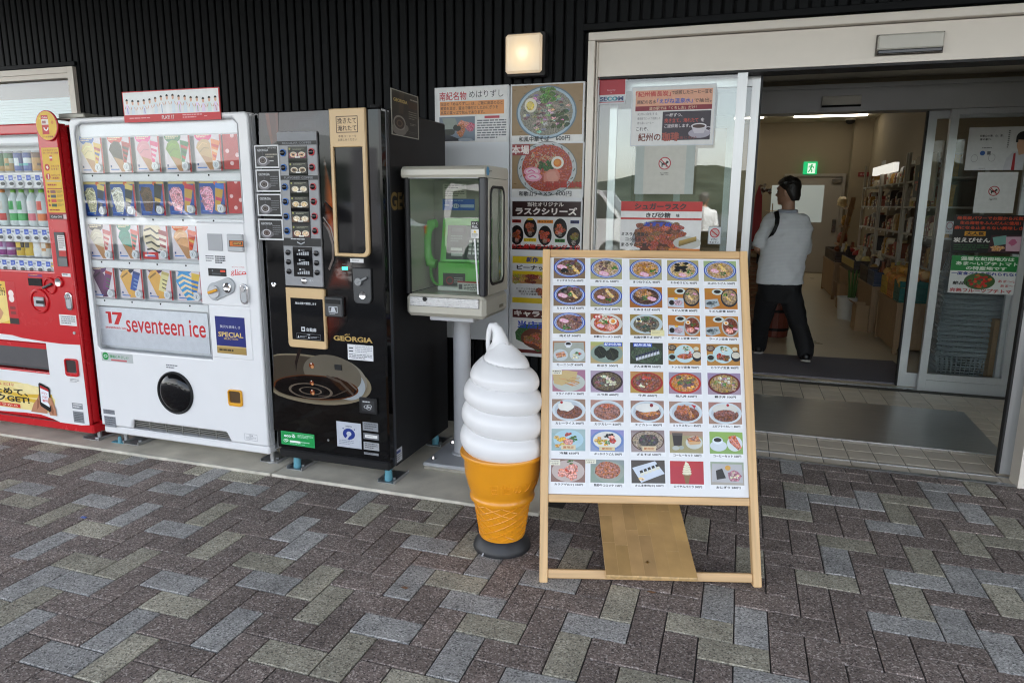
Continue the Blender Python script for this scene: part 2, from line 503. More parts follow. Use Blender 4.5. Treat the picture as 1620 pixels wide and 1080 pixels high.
# ------------------------------------------------------------------ materials used by the setting
def paver_mat(name, col, light, dark):
    m = bpy.data.materials.new(name); m.use_nodes = True
    n = m.node_tree.nodes; l = m.node_tree.links
    b = n['Principled BSDF']; b.inputs['Roughness'].default_value = .8; b.inputs['Specular IOR Level'].default_value = .35
    tc = n.new('ShaderNodeTexCoord'); oi = n.new('ShaderNodeObjectInfo')
    ad = n.new('ShaderNodeVectorMath'); ad.operation = 'ADD'
    mu = n.new('ShaderNodeVectorMath'); mu.operation = 'SCALE'; mu.inputs['Scale'].default_value = 37.0
    cmb = n.new('ShaderNodeCombineXYZ')
    for i in range(3): l.new(oi.outputs['Random'], cmb.inputs[i])
    l.new(cmb.outputs[0], mu.inputs[0]); l.new(tc.outputs['Object'], ad.inputs[0]); l.new(mu.outputs[0], ad.inputs[1])
    vo = n.new('ShaderNodeTexVoronoi'); vo.inputs['Scale'].default_value = 215; l.new(ad.outputs[0], vo.inputs['Vector'])
    sep = n.new('ShaderNodeSeparateColor'); l.new(vo.outputs['Color'], sep.inputs[0])
    rp = n.new('ShaderNodeValToRGB'); e = rp.color_ramp.elements
    e[0].position = .0; e[0].color = (*dark, 1); e[1].position = 1; e[1].color = (*light, 1)
    k = e.new(.25); k.color = (*[c*.85 for c in col], 1); k = e.new(.78); k.color = (*[c*1.15 for c in col], 1)
    l.new(sep.outputs[0], rp.inputs['Fac'])
    no = n.new('ShaderNodeTexNoise'); no.inputs['Scale'].default_value = 9; no.inputs['Detail'].default_value = 8
    l.new(ad.outputs[0], no.inputs['Vector'])
    mr = n.new('ShaderNodeMapRange'); mr.inputs['From Min'].default_value = .25; mr.inputs['From Max'].default_value = .75
    mr.inputs['To Min'].default_value = .78; mr.inputs['To Max'].default_value = 1.18
    l.new(no.outputs['Fac'], mr.inputs['Value'])
    r2 = n.new('ShaderNodeMapRange'); r2.inputs['To Min'].default_value = .86; r2.inputs['To Max'].default_value = 1.14
    l.new(oi.outputs['Random'], r2.inputs['Value'])
    mm = n.new('ShaderNodeMath'); mm.operation = 'MULTIPLY'
    l.new(mr.outputs[0], mm.inputs[0]); l.new(r2.outputs[0], mm.inputs[1])
    # broad scuffs and dirt over many pavers
    ge = n.new('ShaderNodeNewGeometry')
    n2 = n.new('ShaderNodeTexNoise'); n2.inputs['Scale'].default_value = 1.6; n2.inputs['Detail'].default_value = 5
    l.new(ge.outputs['Position'], n2.inputs['Vector'])
    r3 = n.new('ShaderNodeMapRange'); r3.inputs['From Min'].default_value = .3; r3.inputs['From Max'].default_value = .7
    r3.inputs['To Min'].default_value = .88; r3.inputs['To Max'].default_value = 1.1
    l.new(n2.outputs['Fac'], r3.inputs['Value'])
    m4 = n.new('ShaderNodeMath'); m4.operation = 'MULTIPLY'; l.new(mm.outputs[0], m4.inputs[0]); l.new(r3.outputs[0], m4.inputs[1])
    # old drips, gum and tyre marks: small dark blotches scattered over the paving
    n5 = n.new('ShaderNodeTexNoise'); n5.inputs['Scale'].default_value = 11; n5.inputs['Detail'].default_value = 3; n5.inputs['Distortion'].default_value = .4
    l.new(ge.outputs['Position'], n5.inputs['Vector'])
    r5 = n.new('ShaderNodeMapRange'); r5.inputs['From Min'].default_value = .63; r5.inputs['From Max'].default_value = .74
    r5.inputs['To Min'].default_value = 1.0; r5.inputs['To Max'].default_value = .66
    l.new(n5.outputs['Fac'], r5.inputs['Value'])
    m5 = n.new('ShaderNodeMath'); m5.operation = 'MULTIPLY'; l.new(m4.outputs[0], m5.inputs[0]); l.new(r5.outputs[0], m5.inputs[1]); m4 = m5
    h = n.new('ShaderNodeHueSaturation'); l.new(rp.outputs['Color'], h.inputs['Color']); l.new(m4.outputs[0], h.inputs['Value'])
    l.new(h.outputs['Color'], b.inputs['Base Color'])
    bp = n.new('ShaderNodeBump'); bp.inputs['Strength'].default_value = .55; bp.inputs['Distance'].default_value = .0015
    l.new(vo.outputs['Distance'], bp.inputs['Height']); l.new(bp.outputs['Normal'], b.inputs['Normal'])
    MATS[name] = m
    return m
PAV = {'n': paver_mat('paver_brown', (.215, .172, .152), (.52, .46, .42), (.06, .048, .044)),
       'g': paver_mat('paver_grey', (.365, .355, .34), (.60, .59, .57), (.12, .118, .115)),
       'b': paver_mat('paver_beige', (.38, .35, .275), (.60, .57, .47), (.12, .11, .088))}
JOINT = mat('joint_sand', (.055, .05, .046), .95, var=.3, vs=40, bump=.5, bs=300)
CONC = mat('concrete', (.62, .575, .48), .85, var=.3, vs=4, bump=.25, bs=120)
CONC_EDGE = mat('concrete_edge', (.55, .52, .445), .85, var=.3, vs=14, bump=.25, bs=150)
SIDING = mat('dark_siding', (.0038, .0045, .0055), .5, var=.25, vs=2.5, spec=.14, rand=.12)
SIDBACK = mat('siding_groove', (.002, .002, .0022), .8)
ALU = mat('champagne_aluminium', (.72, .665, .59), .45, .1, var=.04, vs=(5), stretch=(1, 1, 1))
ALU2 = mat('silver_aluminium', (.48, .485, .49), .35, .55, var=.04, stretch=(20, 20, 1))
RUBBER = mat('black_rubber', (.012, .012, .013), .6)
STEEL = mat('brushed_steel', (.55, .56, .57), .28, .95, var=.08, vs=20, stretch=(1, 30, 30))
ZINC = mat('zinc_steel', (.46, .47, .48), .4, .8, var=.15, vs=30)
GLASS = glass('door_glass', (.93, .96, .95), 1.5, 0.0, 2.0)
GLASS2 = glass('clear_pane', (.96, .97, .97), 1.45, 0.0, .75)
GLASS3 = glass('tinted_pane', (.80, .83, .80), 1.5, 0.0, 1.5)
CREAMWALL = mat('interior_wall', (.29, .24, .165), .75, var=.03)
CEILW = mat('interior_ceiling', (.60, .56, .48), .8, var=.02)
VINYL = mat('vinyl_floor', (.66, .57, .42), .3, var=.07, vs=2)
WOOD_L = mat('pine_wood', (.60, .385, .185), .5, var=.14, vs=4, stretch=(14, 14, 1.4), bump=.06, bs=12)
WOOD_M = mat('brown_wood', (.30, .17, .08), .5, var=.25, vs=4, stretch=(10, 10, 1.2))
WHITEP = mat('white_paint', (.74, .745, .76), .32, var=.015, spec=.5, coat=.2)
PLAST_W = mat('white_plastic', (.78, .78, .79), .35, var=.02)
BLACKG = mat('black_gloss', (.006, .006, .007), .04, var=.1, spec=.35)
BLACKM = mat('black_matt', (.010, .010, .011), .5, var=.15, spec=.28)
DARKGREY = mat('dark_grey_plastic', (.045, .047, .05), .4)
MIDGREY = mat('grey_plastic', (.26, .265, .28), .4)
LGREY = mat('light_grey_metal', (.42, .43, .45), .4)
REDP = mat('red_paint', (.52, .012, .018), .26, var=.03, coat=.1)
CHROME = mat('chrome', (.75, .75, .76), .12, 1.0)

# ------------------------------------------------------------------ the ground
pavement = thing('pavement', (0, 0, 0), 'herringbone pavement of brown pavers with scattered grey and beige ones', 'pavement', kind='structure')
SLAB_Y = 2.852
CXS, CYS = .111, .1155
OXC, OYC = .6, .66
light = []
def L(ox, oy, s, txt):
    for it in txt.split():
        k = it[0]; x, y = it[1:].split(',')
        p = onG(ox+float(x)/s, oy+float(y)/s); light.append((k, p.x, p.y))
L(0, 700, 2.843, 'g180,60 b215,18 b300,105 b465,55 g570,70 g455,150 g625,150 b865,112 g905,148 g740,195 b1060,145 g1080,198 g1265,255 g130,200 b40,180 b110,260 g430,255 b255,325 b430,388 g595,318 g780,385 b940,320 b960,460 g1320,385 g1345,455 b1190,535 g1215,622 b1410,628 b1445,730 g215,460 b400,545 b625,540 g380,628 g800,625 b810,720 g580,838 b580,965 g1050,838 b1330,960 g140,835 g35,640 b30,725 g130,1030 b870,1050')
L(500, 780, 3.0, 'g175,38 b222,95 b505,52 b460,160 b690,85 g520,240 b705,235 g790,340 b50,370 b90,510 g445,420 b670,415 g755,520 g355,638 b850,630 g685,765 g1110,415 b1450,515 g1345,628 b1210,760 b530,865 g1080,865 b20,795 b1540,850 b1180,95 g1125,240 b1230,305')
L(1080, 700, 2.843, 'b540,180 g495,235 g465,105 g655,235 g815,235 b970,235 b950,290 g935,350 g1135,230 g1150,175 b1315,195 g1285,285 b1435,340 b1265,415 g1420,405 b460,290 b730,425 g690,510 b645,590 g1045,580 b1065,495 g1250,585 b1030,685 b1430,670 g1230,775 g1000,785 g1430,890 g165,710 b110,800 g310,815 b240,930 g410,1030 b50,380 b275,515 g1525,640 b1520,470')
bricks = []
for I in range(-66, 40):
    for J in range(-20, 38):
        o = (I+J) % 4
        if o == 0: o, cx, cy = 'H', (I+1+OXC)*CXS, (J+.5+OYC)*CYS
        elif o == 2: o, cx, cy = 'V', (I+.5+OXC)*CXS, (J+1+OYC)*CYS
        else: continue
        bricks.append([o, cx, cy, 'n'])
for k, x, y in light:
    b = min(bricks, key=lambda b: (b[1]-x)**2+(b[2]-y)**2)
    b[3] = k
rp = random.Random(3)
camxy = None
def in_view(x, y, mg=40):
    c = V((x, y, 0))-CAMP
    zc = c.dot(_f)
    if zc < .2: return False
    u = 810+FPX*c.dot(CR)/zc; v = 540+FPX*c.dot(CD)/zc
    return -mg < u < 1620+mg and -mg < v < 1080+mg
def paver_box(o, cx, cy, z, mb=None):
    """clip against the slab and the threshold; returns a mesh builder or None"""
    hx, hy = (CXS, CYS/2) if o == 'H' else (CXS/2, CYS)
    g = .0022
    x0, x1, y0, y1 = cx-hx+g, cx+hx-g, cy-hy+g, cy+hy-g
    lim = SLAB_Y-.006 if cx < -.79 else 3.968
    if x1 > -.79 > x0 and y1 > SLAB_Y:      # beside the slab end
        if cx < -.79: pass
        else: x0 = max(x0, -.785)
    y1 = min(y1, lim)
    if y1-y0 < .012: return None
    m = mb or MB()
    m.box(x0, x1, y0, y1, z-.05, z, .0028)
    return m
vis = [b for b in bricks if in_view(b[1], b[2]) and b[2] > .3]
vis.sort(key=lambda b: b[1]**2+b[2]**2)
shared = {}
rest = {'n': MB(), 'g': MB(), 'b': MB()}
npv = 0
visset = set()
for b in vis:
    o, cx, cy, k = b
    if npv >= 300: break
    z = rp.uniform(-.0012, .0012)
    m = paver_box(o, cx, cy, 0)
    if m is None: visset.add(id(b)); continue
    visset.add(id(b)); npv += 1
    whole = (cx > -.5 or cy < SLAB_Y-.12) and cy < 3.8
    key = (o, k)
    if whole and key in shared:
        ob = bpy.data.objects.new('paver', shared[key]); COL.objects.link(ob); ob.parent = pavement; ob.location = (cx, cy, z)
    else:
        m.v = [(p[0]-cx, p[1]-cy, p[2]) for p in m.v]
        ob = m.build('paver', PAV[k], pavement, smooth=0); ob.location = (cx, cy, z)
        if whole: shared[key] = ob.data
    ob.rotation_euler = (rp.uniform(-.004, .004), rp.uniform(-.004, .004), 0)
for b in bricks:
    if id(b) in visset or b[2] < -1.6: continue
    k = b[3]
    if k == 'n' and not in_view(b[1], b[2], 0):
        k = rp.choices('ngb', (70, 15, 15))[0]
    paver_box(b[0], b[1], b[2], rp.uniform(-.001, .001), rest[k])
rest['n'].m = [0]*len(rest['n'].f)
al = MB()
for i, k in enumerate('ngb'): al.add(rest[k].v, rest[k].f, i)
al.build('outer_pavers', [PAV[k] for k in 'ngb'], pavement, smooth=0, kind='stuff')
box('sand_bed', JOINT, pavement, -7.3, 4.4, -1.7, 3.97, -.08, -.006)

slab = thing('concrete_slab', (-3, 3.4, 0), 'pale concrete slab strip under the vending machines', 'slab', kind='structure')
for x0, x1 in ((-7.3, -2.245), (-2.238, -.792)):
    MB().box(x0, x1, SLAB_Y, 3.99, -.05, .012, .006).build('slab_panel', CONC, slab, smooth=0)
    MB().box(x0+.001, x1-.001, SLAB_Y-.005, SLAB_Y+.012, -.05, .0135, .003).build('slab_nosing', CONC_EDGE, slab, smooth=0)
stain = Sheet((-2, 3, .0135), (1, 0, 0), (0, -.5, 0), (0, 0, 1))
ASPH = mat('asphalt', (.038, .038, .040), .9, var=.25, vs=3, bump=.3, bs=150)
g = MB(); R = 600
g.box(-R, R, -R, -1.7, -.3, -.06); g.build('car_park', ASPH, kind='structure', label='grey asphalt car park in front of the shop', cat='car park')
g = MB(); g.box(-R, R, -1.7, R, -.5, -.1); g.build('ground', ASPH, kind='structure', label='bare ground beneath and behind the shop', cat='ground')

# ------------------------------------------------------------------ the shop building
YW = 4.0
shop = thing('shop_building', (0, 4, 0), 'shop front clad in dark ribbed siding under a deep canopy', 'building')
PITCHB = .06
def board(x, z0, z1, share={}):
    k = (round(z0, 3), round(z1, 3))
    if k not in share:
        m = MB()
        w = PITCHB-.013
        m.prism([(-w/2, .03, z0), (-w/2, .004, z0), (-w/2+.005, 0, z0), (w/2-.005, 0, z0), (w/2, .004, z0), (w/2, .03, z0)], (0, 0, z1-z0))
        o = m.build('siding_board', SIDING, shop, smooth=0); share[k] = o.data
        o.data.transform(Matrix.Translation((0, ORG[shop.name].y, 0)))
    else:
        o = bpy.data.objects.new('siding_board', share[k]); COL.objects.link(o); o.parent = shop
    o.location = (x-ORG[shop.name].x, YW-ORG[shop.name].y, 0)
x = -5.9
while x < 2.0:
    if x < -4.60 or x > -.89: z0 = 2.365
    else: z0 = .02
    board(x, z0, 3.1)
    x += PITCHB
# sheathing behind the boards, with the window and the doorway left open
w = MB()
w.box(-9, -6.6, YW+.031, YW+.16, 0, 3.1); w.box(-4.56, -.87, YW+.031, YW+.16, 0, 3.1)
w.box(-6.6, -4.56, YW+.031, YW+.16, 2.34, 3.1); w.box(-6.6, -4.56, YW+.031, YW+.16, 0, .9)
w.box(-.87, 2.3, YW+.031, YW+.16, 2.34, 3.1); w.box(2.3, 7, YW+.031, YW+.16, 0, 3.1)
w.build('front_wall', SIDBACK, shop, smooth=0)
w = MB()
w.box(-9, -5.93, YW, YW+.03, 0, 3.1); w.box(2.02, 7, YW, YW+.03, 0, 3.1); w.build('end_cladding', SIDING, shop, smooth=0)
# head flashings over doorway and window
box('door_flashing', SIDING, shop, -.90, 2.02, YW-.022, YW+.03, 2.328, 2.364, .003)
box('window_flashing', SIDING, shop, -5.92, -4.57, YW-.022, YW+.03, 2.334, 2.364, .003)
CANM = mat('canopy_soffit', (.075, .075, .078), .7, var=.06)
c = MB(); c.box(-9, 7, -1.0, YW-.001, 3.1, 3.3); c.build('canopy', CANM, shop, smooth=0)
c = MB(); c.box(-9, 7, YW+.0, 16.4, 3.32, 3.5); c.build('roof', CANM, shop, smooth=0)
# shop interior shell
i = MB()
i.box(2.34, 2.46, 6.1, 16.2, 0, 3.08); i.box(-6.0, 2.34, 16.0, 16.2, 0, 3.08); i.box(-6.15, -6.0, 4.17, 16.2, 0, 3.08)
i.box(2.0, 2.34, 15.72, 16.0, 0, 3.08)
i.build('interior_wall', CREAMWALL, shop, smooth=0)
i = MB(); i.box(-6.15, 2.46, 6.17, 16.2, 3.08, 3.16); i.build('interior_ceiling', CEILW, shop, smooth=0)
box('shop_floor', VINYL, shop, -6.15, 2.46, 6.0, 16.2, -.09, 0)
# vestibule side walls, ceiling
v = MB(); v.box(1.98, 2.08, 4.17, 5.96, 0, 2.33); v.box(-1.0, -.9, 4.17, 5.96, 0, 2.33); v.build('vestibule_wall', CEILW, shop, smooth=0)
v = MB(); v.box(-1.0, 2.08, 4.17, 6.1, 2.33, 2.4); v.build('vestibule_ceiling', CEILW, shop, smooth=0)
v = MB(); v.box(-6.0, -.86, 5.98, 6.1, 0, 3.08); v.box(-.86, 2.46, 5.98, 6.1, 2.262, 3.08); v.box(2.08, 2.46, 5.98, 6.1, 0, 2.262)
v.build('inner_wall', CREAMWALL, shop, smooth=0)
BEAM = mat('larch_beam', (.42, .24, .09), .5, var=.15, stretch=(1, 12, 12))
MB().obox(V((.9, 9.0, 2.72)), V((1.4, -1.6, 0)), V((.1, .1, 0)), V((0, 0, .16)), .006).build('ceiling_beam', BEAM, shop, smooth=0)

# entrance floor tiles
ef = thing('entrance_floor', (.5, 5, 0), 'beige square tiled floor of the entrance lobby', 'floor', kind='structure')
TILE = mat('beige_tile', (.66, .585, .48), .38, var=.08, vs=12, rand=.07)
GROUT = mat('grout', (.09, .085, .075), .9)
box('tile_bed', GROUT, ef, -.9, 1.98, 3.985, 5.98, -.08, -.004)
TS = .1425
tshare = None; trest = MB()
MX1, MY0, MY1 = 1.52, 4.462, 5.372
for r in range(14):
    for cidx in range(-7, 14):
        x0 = cidx*TS-.045; y0 = 3.998+r*TS-.002
        x1, y1 = x0+TS, y0+TS
        if y1 > 5.99 or x0 < -.88 or x1 > 1.985: continue
        if y1 > MY0+.02 and y0 < MY1-.02 and x1 < MX1+.12 and x1 > -.9:
            if x0 < MX1-.01 and (y0 > MY0-.03 and y1 < MY1+.03): continue
        if x0 > 0 and x0 < 1.9:
            if tshare is None:
                m = MB(); m.box(-TS/2+.002, TS/2-.002, -TS/2+.002, TS/2-.002, -.02, 0, .0015)
                m.v = [(p[0]+ORG[ef.name].x, p[1]+ORG[ef.name].y, p[2]) for p in m.v]
                o = m.build('tile', TILE, ef, smooth=0); tshare = o.data
            else:
                o = bpy.data.objects.new('tile', tshare); COL.objects.link(o); o.parent = ef
            o.location = ((x0+x1)/2-ORG[ef.name].x, (y0+y1)/2-ORG[ef.name].y, 0)
        else:
            trest.box(x0+.002, x1-.002, y0+.002, y1-.002, -.02, 0, .0015)
trest.build('outer_tiles', TILE, ef, smooth=0, kind='stuff')
m = MB(); m.box(-.88, 1.975, 3.970, 3.996, -.03, .006, .002); m.box(-.88, 1.975, 4.09, 4.10, -.0038, .0035)
m.build('threshold_rail', STEEL, ef)
m = MB(); m.box(-.86, 1.975, 5.955, 5.985, -.03, .006, .002); m.build('threshold_rail', STEEL, ef)

MATM = bpy.data.materials.new('steel_mat'); MATM.use_nodes = True
_n = MATM.node_tree.nodes; _l = MATM.node_tree.links; _b = _n['Principled BSDF']
_b.inputs['Base Color'].default_value = (.36, .37, .38, 1); _b.inputs['Metallic'].default_value = .85; _b.inputs['Roughness'].default_value = .3
_tc = _n.new('ShaderNodeTexCoord'); _mp = _n.new('ShaderNodeMapping'); _mp.inputs['Scale'].default_value = (1.5, 70, 1)
_no = _n.new('ShaderNodeTexNoise'); _no.inputs['Scale'].default_value = 3; _no.inputs['Detail'].default_value = 5
_l.new(_tc.outputs['Object'], _mp.inputs['Vector']); _l.new(_mp.outputs[0], _no.inputs['Vector'])
_bp = _n.new('ShaderNodeBump'); _bp.inputs['Strength'].default_value = .35; _bp.inputs['Distance'].default_value = .004
_l.new(_no.outputs['Fac'], _bp.inputs['Height']); _l.new(_bp.outputs['Normal'], _b.inputs['Normal'])
_rp = _n.new('ShaderNodeValToRGB'); _rp.color_ramp.elements[0].color = (.3, .3, .3, 1); _rp.color_ramp.elements[1].color = (.72, .71, .7, 1)
_l.new(_no.outputs['Fac'], _rp.inputs['Fac']); _l.new(_rp.outputs['Color'], _b.inputs['Base Color'])
sm = MB()
sm.prism([(-.75, MY0, -.003), (MX1, MY0, -.003), (MX1+.03, MY1, -.003), (-.75, MY1, -.003)], (0, 0, .009))
sm.build('entrance_mat', MATM, smooth=0, loc=(.4, 4.9, 0), label='wide brushed metal mat sunk in the beige lobby tiles', cat='mat')
PURP = mat('purple_carpet', (.185, .172, .20), .95, var=.3, vs=90, bump=.5, bs=400)
pm = MB(); pm.prism([(-.6, 6.08, .0), (1.34, 6.08, .0), (1.44, 6.3, 0), (1.40, 6.98, .0), (-.6, 6.85, .0)], (0, 0, .012))
pm.build('carpet_mat', PURP, smooth=0, loc=(.4, 6.5, 0), label='dark purple carpet mat inside the inner doorway', cat='mat')

# ------------------------------------------------------------------ the outer automatic door
door = thing('automatic_door', (.3, 4, 0), 'open automatic sliding door in a champagne aluminium frame', 'door')
FY = 3.952
fr = MB()
xL = onY(931, 60, FY).x
fr.box(xL, xL+.036, FY, YW+.10, .0, 2.268)
fr.box(xL, 2.02, FY, YW+.10, 2.27, 2.312, .003)
fr.box(xL+.040, xL+.049, FY+.03, YW+.10, .0, 2.268)
fr.build('frame', ALU, door, smooth=0)
PZ0 = 2.088
tr = MB(); tr.box(xL+.0495, 2.02, YW-.006, YW+.16, PZ0, 2.266); tr.build('transom_panel', ALU, door, smooth=0)
box('transom_gasket', RUBBER, door, xL+.06, 2.02, YW, YW+.15, PZ0-.012, PZ0-.001)
s = MB()
a, b = onY(1390, 58, YW-.03), onY(1491, 80, YW-.03)
s.box(a.x, b.x, YW-.045, YW-.007, b.z+.014, a.z+.004, .006); so = s.build('sensor', MATS['light_grey_metal'] if 0 else mat('sensor_cover', (.56, .54, .48), .35), door)
box('sensor_lens', BLACKG, so, a.x+.002, b.x-.002, YW-.043, YW-.007, b.z-.004, b.z+.013, .003)
box('sensor_bezel', mat('bronze_trim', (.12, .10, .08), .4), so, a.x-.006, b.x+.006, YW-.012, YW-.0065, b.z-.008, a.z+.011)
# fixed light on the left
gx0 = xL+.0495; gx1 = onY(1168, 112, YW+.03).x; gx2 = onY(1184, 111, YW+.03).x
f = MB(); f.box(gx1, gx2, YW+.0, YW+.05, 0, PZ0-.013); f.box(gx0, gx1-.001, YW+.01, YW+.05, 0, .09); f.box(gx0, gx0+.006, YW+.01, YW+.05, .091, PZ0-.013)
f.build('fixed_frame', ALU2, door, smooth=0)
box('fixed_glass', GLASS, door, gx0+.0065, gx1-.001, YW+.026, YW+.032, .091, PZ0-.013)
# sliding leaves
def leaf(x0, x1, gasket_side, zt=2.075, y=4.115, sw=.042):
    m = MB(); m.box(x0, x0+sw, y, y+.035, .012, zt); m.box(x1-sw, x1, y, y+.035, .012, zt)
    m.box(x0+sw+.0005, x1-sw-.0005, y+.002, y+.033, .012, .115); m.box(x0+sw+.0005, x1-sw-.0005, y+.002, y+.033, zt-.05, zt)
    lf = m.build('sliding_leaf', ALU2, door, smooth=0)
    box('leaf_glass', GLASS, lf, x0+sw+.001, x1-sw-.001, y+.014, y+.020, .116, zt-.051)
    gx = x1 if gasket_side == 'R' else x0-.012
    box('leaf_gasket', RUBBER, lf, gx+.0005, gx+.0115, y-.004, y+.036, .012, zt)
    return lf
lx1 = onY(1205, 111, 4.115).x
leaf(-.76, lx1, 'R')
rx0 = onY(1577, 760, 4.115).x+.004
leaf(rx0, 2.15, 'L', sw=.09)
r = MB()
rfx = onY(1606, 770, FY).x+.01
r.box(rfx, rfx+.05, FY, YW+.07, 0, 2.268); r.build('side_post', ALU, door, smooth=0)
box('side_glass', GLASS, door, rfx+.051, 2.0, YW+.02, YW+.026, .06, PZ0-.013)
box('right_infill', SIDING, door, 2.0, 2.03, FY+.01, YW+.05, 0, 2.269)

# ------------------------------------------------------------------ the inner automatic door
idoor = thing('inner_door', (.5, 6, 0), 'inner automatic door with parked glass leaf and grey header', 'door')
IY = 5.97
ALU3 = mat('grey_aluminium', (.40, .40, .40), .4, .4, var=.04)
h = MB(); h.box(-.86, 1.98, IY-.05, IY+.14, 2.09, 2.255); h.box(-.86, 1.98, IY-.07, IY+.0, 2.2555, 2.285); h.build('header', ALU3, idoor, smooth=0)
a, b = onY(1301, 153, IY-.08), onY(1362, 167, IY-.08)
s = MB(); s.box(a.x, b.x, IY-.085, IY-.0505, b.z+.008, a.z, .004); so = s.build('sensor', MATS['sensor_cover'], idoor)
box('sensor_lens', BLACKG, so, a.x, b.x, IY-.083, IY-.0505, b.z-.006, b.z+.0075, .002)
lx0 = onY(1419, 609, IY+.03).x; lxa = onY(1432, 606, IY+.03).x
px0 = onY(1450, 611, IY).x; px1 = onY(1462, 612, IY).x
m = MB(); m.box(lx0, lxa, IY+.03, IY+.07, .01, 2.085); m.box(1.90, 1.96, IY+.03, IY+.07, .01, 2.085)
m.box(lxa+.0005, 1.8995, IY+.032, IY+.068, .01, .12); m.box(lxa+.0005, 1.8995, IY+.032, IY+.068, 2.03, 2.085)
lf = m.build('sliding_leaf', ALU2, idoor, smooth=0)
box('leaf_glass', GLASS2, lf, lxa+.001, 1.899, IY+.046, IY+.052, .121, 2.029)
box('leaf_gasket', RUBBER, lf, lx0-.013, lx0-.0005, IY+.026, IY+.072, .01, 2.085)
m = MB(); m.box(px0, px1, IY-.03, IY+.02, 0, 2.088); m.box(px1+.0005, 1.975, IY-.03, IY+.02, 0, .085); m.box(px1+.0005, 1.975, IY-.025, IY+.015, .0865, .135)
m.box(px1+.0005, 1.975, IY-.025, IY+.015, 2.05, 2.088); m.box(1.93, 1.975, IY-.026, IY+.016, .1365, 2.049)
m.build('fixed_frame', ALU2, idoor, smooth=0)
box('fixed_glass', GLASS2, idoor, px1+.001, 1.929, IY-.006, IY, .136, 2.049)
# left side of the inner wall: fixed light with a pale frame
m = MB()
for x0, x1 in ((-.86, -.80), (-.55, -.50), (-.16, -.11)): m.box(x0, x1, IY-.03, IY+.02, 0, 2.088)
m.box(-.7995, -.5505, IY-.02, IY+.015, 0, .12); m.box(-.4995, -.1605, IY-.02, IY+.015, 0, .12); m.box(-.4995, -.1605, IY-.02, IY+.015, 2.0, 2.088)
m.build('left_frame', ALU2, idoor, smooth=0)
box('left_glass', GLASS2, idoor, -.499, -.161, IY-.006, IY, .121, 1.999)

# ------------------------------------------------------------------ window with blind, far left
win = thing('window', (-5.3, 4, .9), 'beige framed window with half lowered pale blind', 'window')
WX1 = -4.585
m = MB()
m.box(WX1-.052, WX1, YW-.03, YW+.06, .9, 2.328); m.box(-5.9, WX1-.0525, YW-.03, YW+.06, 2.288, 2.328); m.box(-5.9, WX1-.0525, YW-.022, YW+.05, 2.255, 2.2865)
m.box(-5.9, WX1-.0525, YW-.03, YW+.06, .9, .96)
m.build('frame', ALU, win, smooth=0)
box('pane', GLASS, win, -5.9, WX1-.053, YW+.02, YW+.026, .961, 2.2545)
BLIND = mat('pale_blind', (.54, .68, .74), .6, var=.03)
zb = onY(40, 156, YW+.08).z
m = MB(); m.box(-5.9, WX1-.054, YW+.10, YW+.13, zb-.004, 2.25); m.build('blind_box', mat('beige_blind_cloth', (.10, .09, .065), .8, var=.05), win)
bl = None
z = zb-.012
while z > 1.55:
    if bl is None:
        m = MB(); m.obox(V((-5.9, YW+.085, z-.012)), V((1.26, 0, 0)), V((0, .018, .006)), V((0, -.001, .0165))); o = m.build('blind_slat', BLIND, win, smooth=0); bl = o.data; zref = z
    else:
        o = bpy.data.objects.new('blind_slat', bl); COL.objects.link(o); o.parent = win; o.location = (0, 0, z-zref)
    z -= .019
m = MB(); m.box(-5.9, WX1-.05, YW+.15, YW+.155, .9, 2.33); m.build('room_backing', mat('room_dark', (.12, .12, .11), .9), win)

# ------------------------------------------------------------------ wall lamp, lit
a, b = onY(799, 55, 3.9), onY(856, 114, 3.9)
lamp = thing('wall_lamp', ((a.x+b.x)/2, 4, (a.z+b.z)/2), 'square lit wall lamp glowing warm on dark siding', 'lamp')
m = MB(); m.box(a.x+.004, b.x+.012, 3.93, 3.998, b.z-.014, a.z+.012, .004); m.build('housing', RUBBER, lamp)
LM = bpy.data.materials.new('lamp_glass'); LM.use_nodes = True
_n = LM.node_tree.nodes; _l = LM.node_tree.links; _b = _n['Principled BSDF']
_b.inputs['Base Color'].default_value = (.8, .74, .62, 1); _b.inputs['Roughness'].default_value = .35
_tc = _n.new('ShaderNodeTexCoord'); _vl = _n.new('ShaderNodeVectorMath'); _vl.operation = 'DISTANCE'; _vl.inputs[1].default_value = (-.005, -.09, .0)
_l.new(_tc.outputs['Object'], _vl.inputs[0])
_rp = _n.new('ShaderNodeValToRGB'); e = _rp.color_ramp.elements
e[0].position = .015; e[0].color = (1, .86, .55, 1); e[1].position = .12; e[1].color = (.33, .22, .12, 1)
k = e.new(.05); k.color = (.70, .46, .20, 1)
_l.new(_vl.outputs['Value'], _rp.inputs['Fac']); _l.new(_rp.outputs['Color'], _b.inputs['Emission Color']); _b.inputs['Emission Strength'].default_value = .125
m = MB(); m.box(a.x, b.x, 3.9, 3.929, b.z, a.z, .012); m.build('diffuser', LM, lamp)

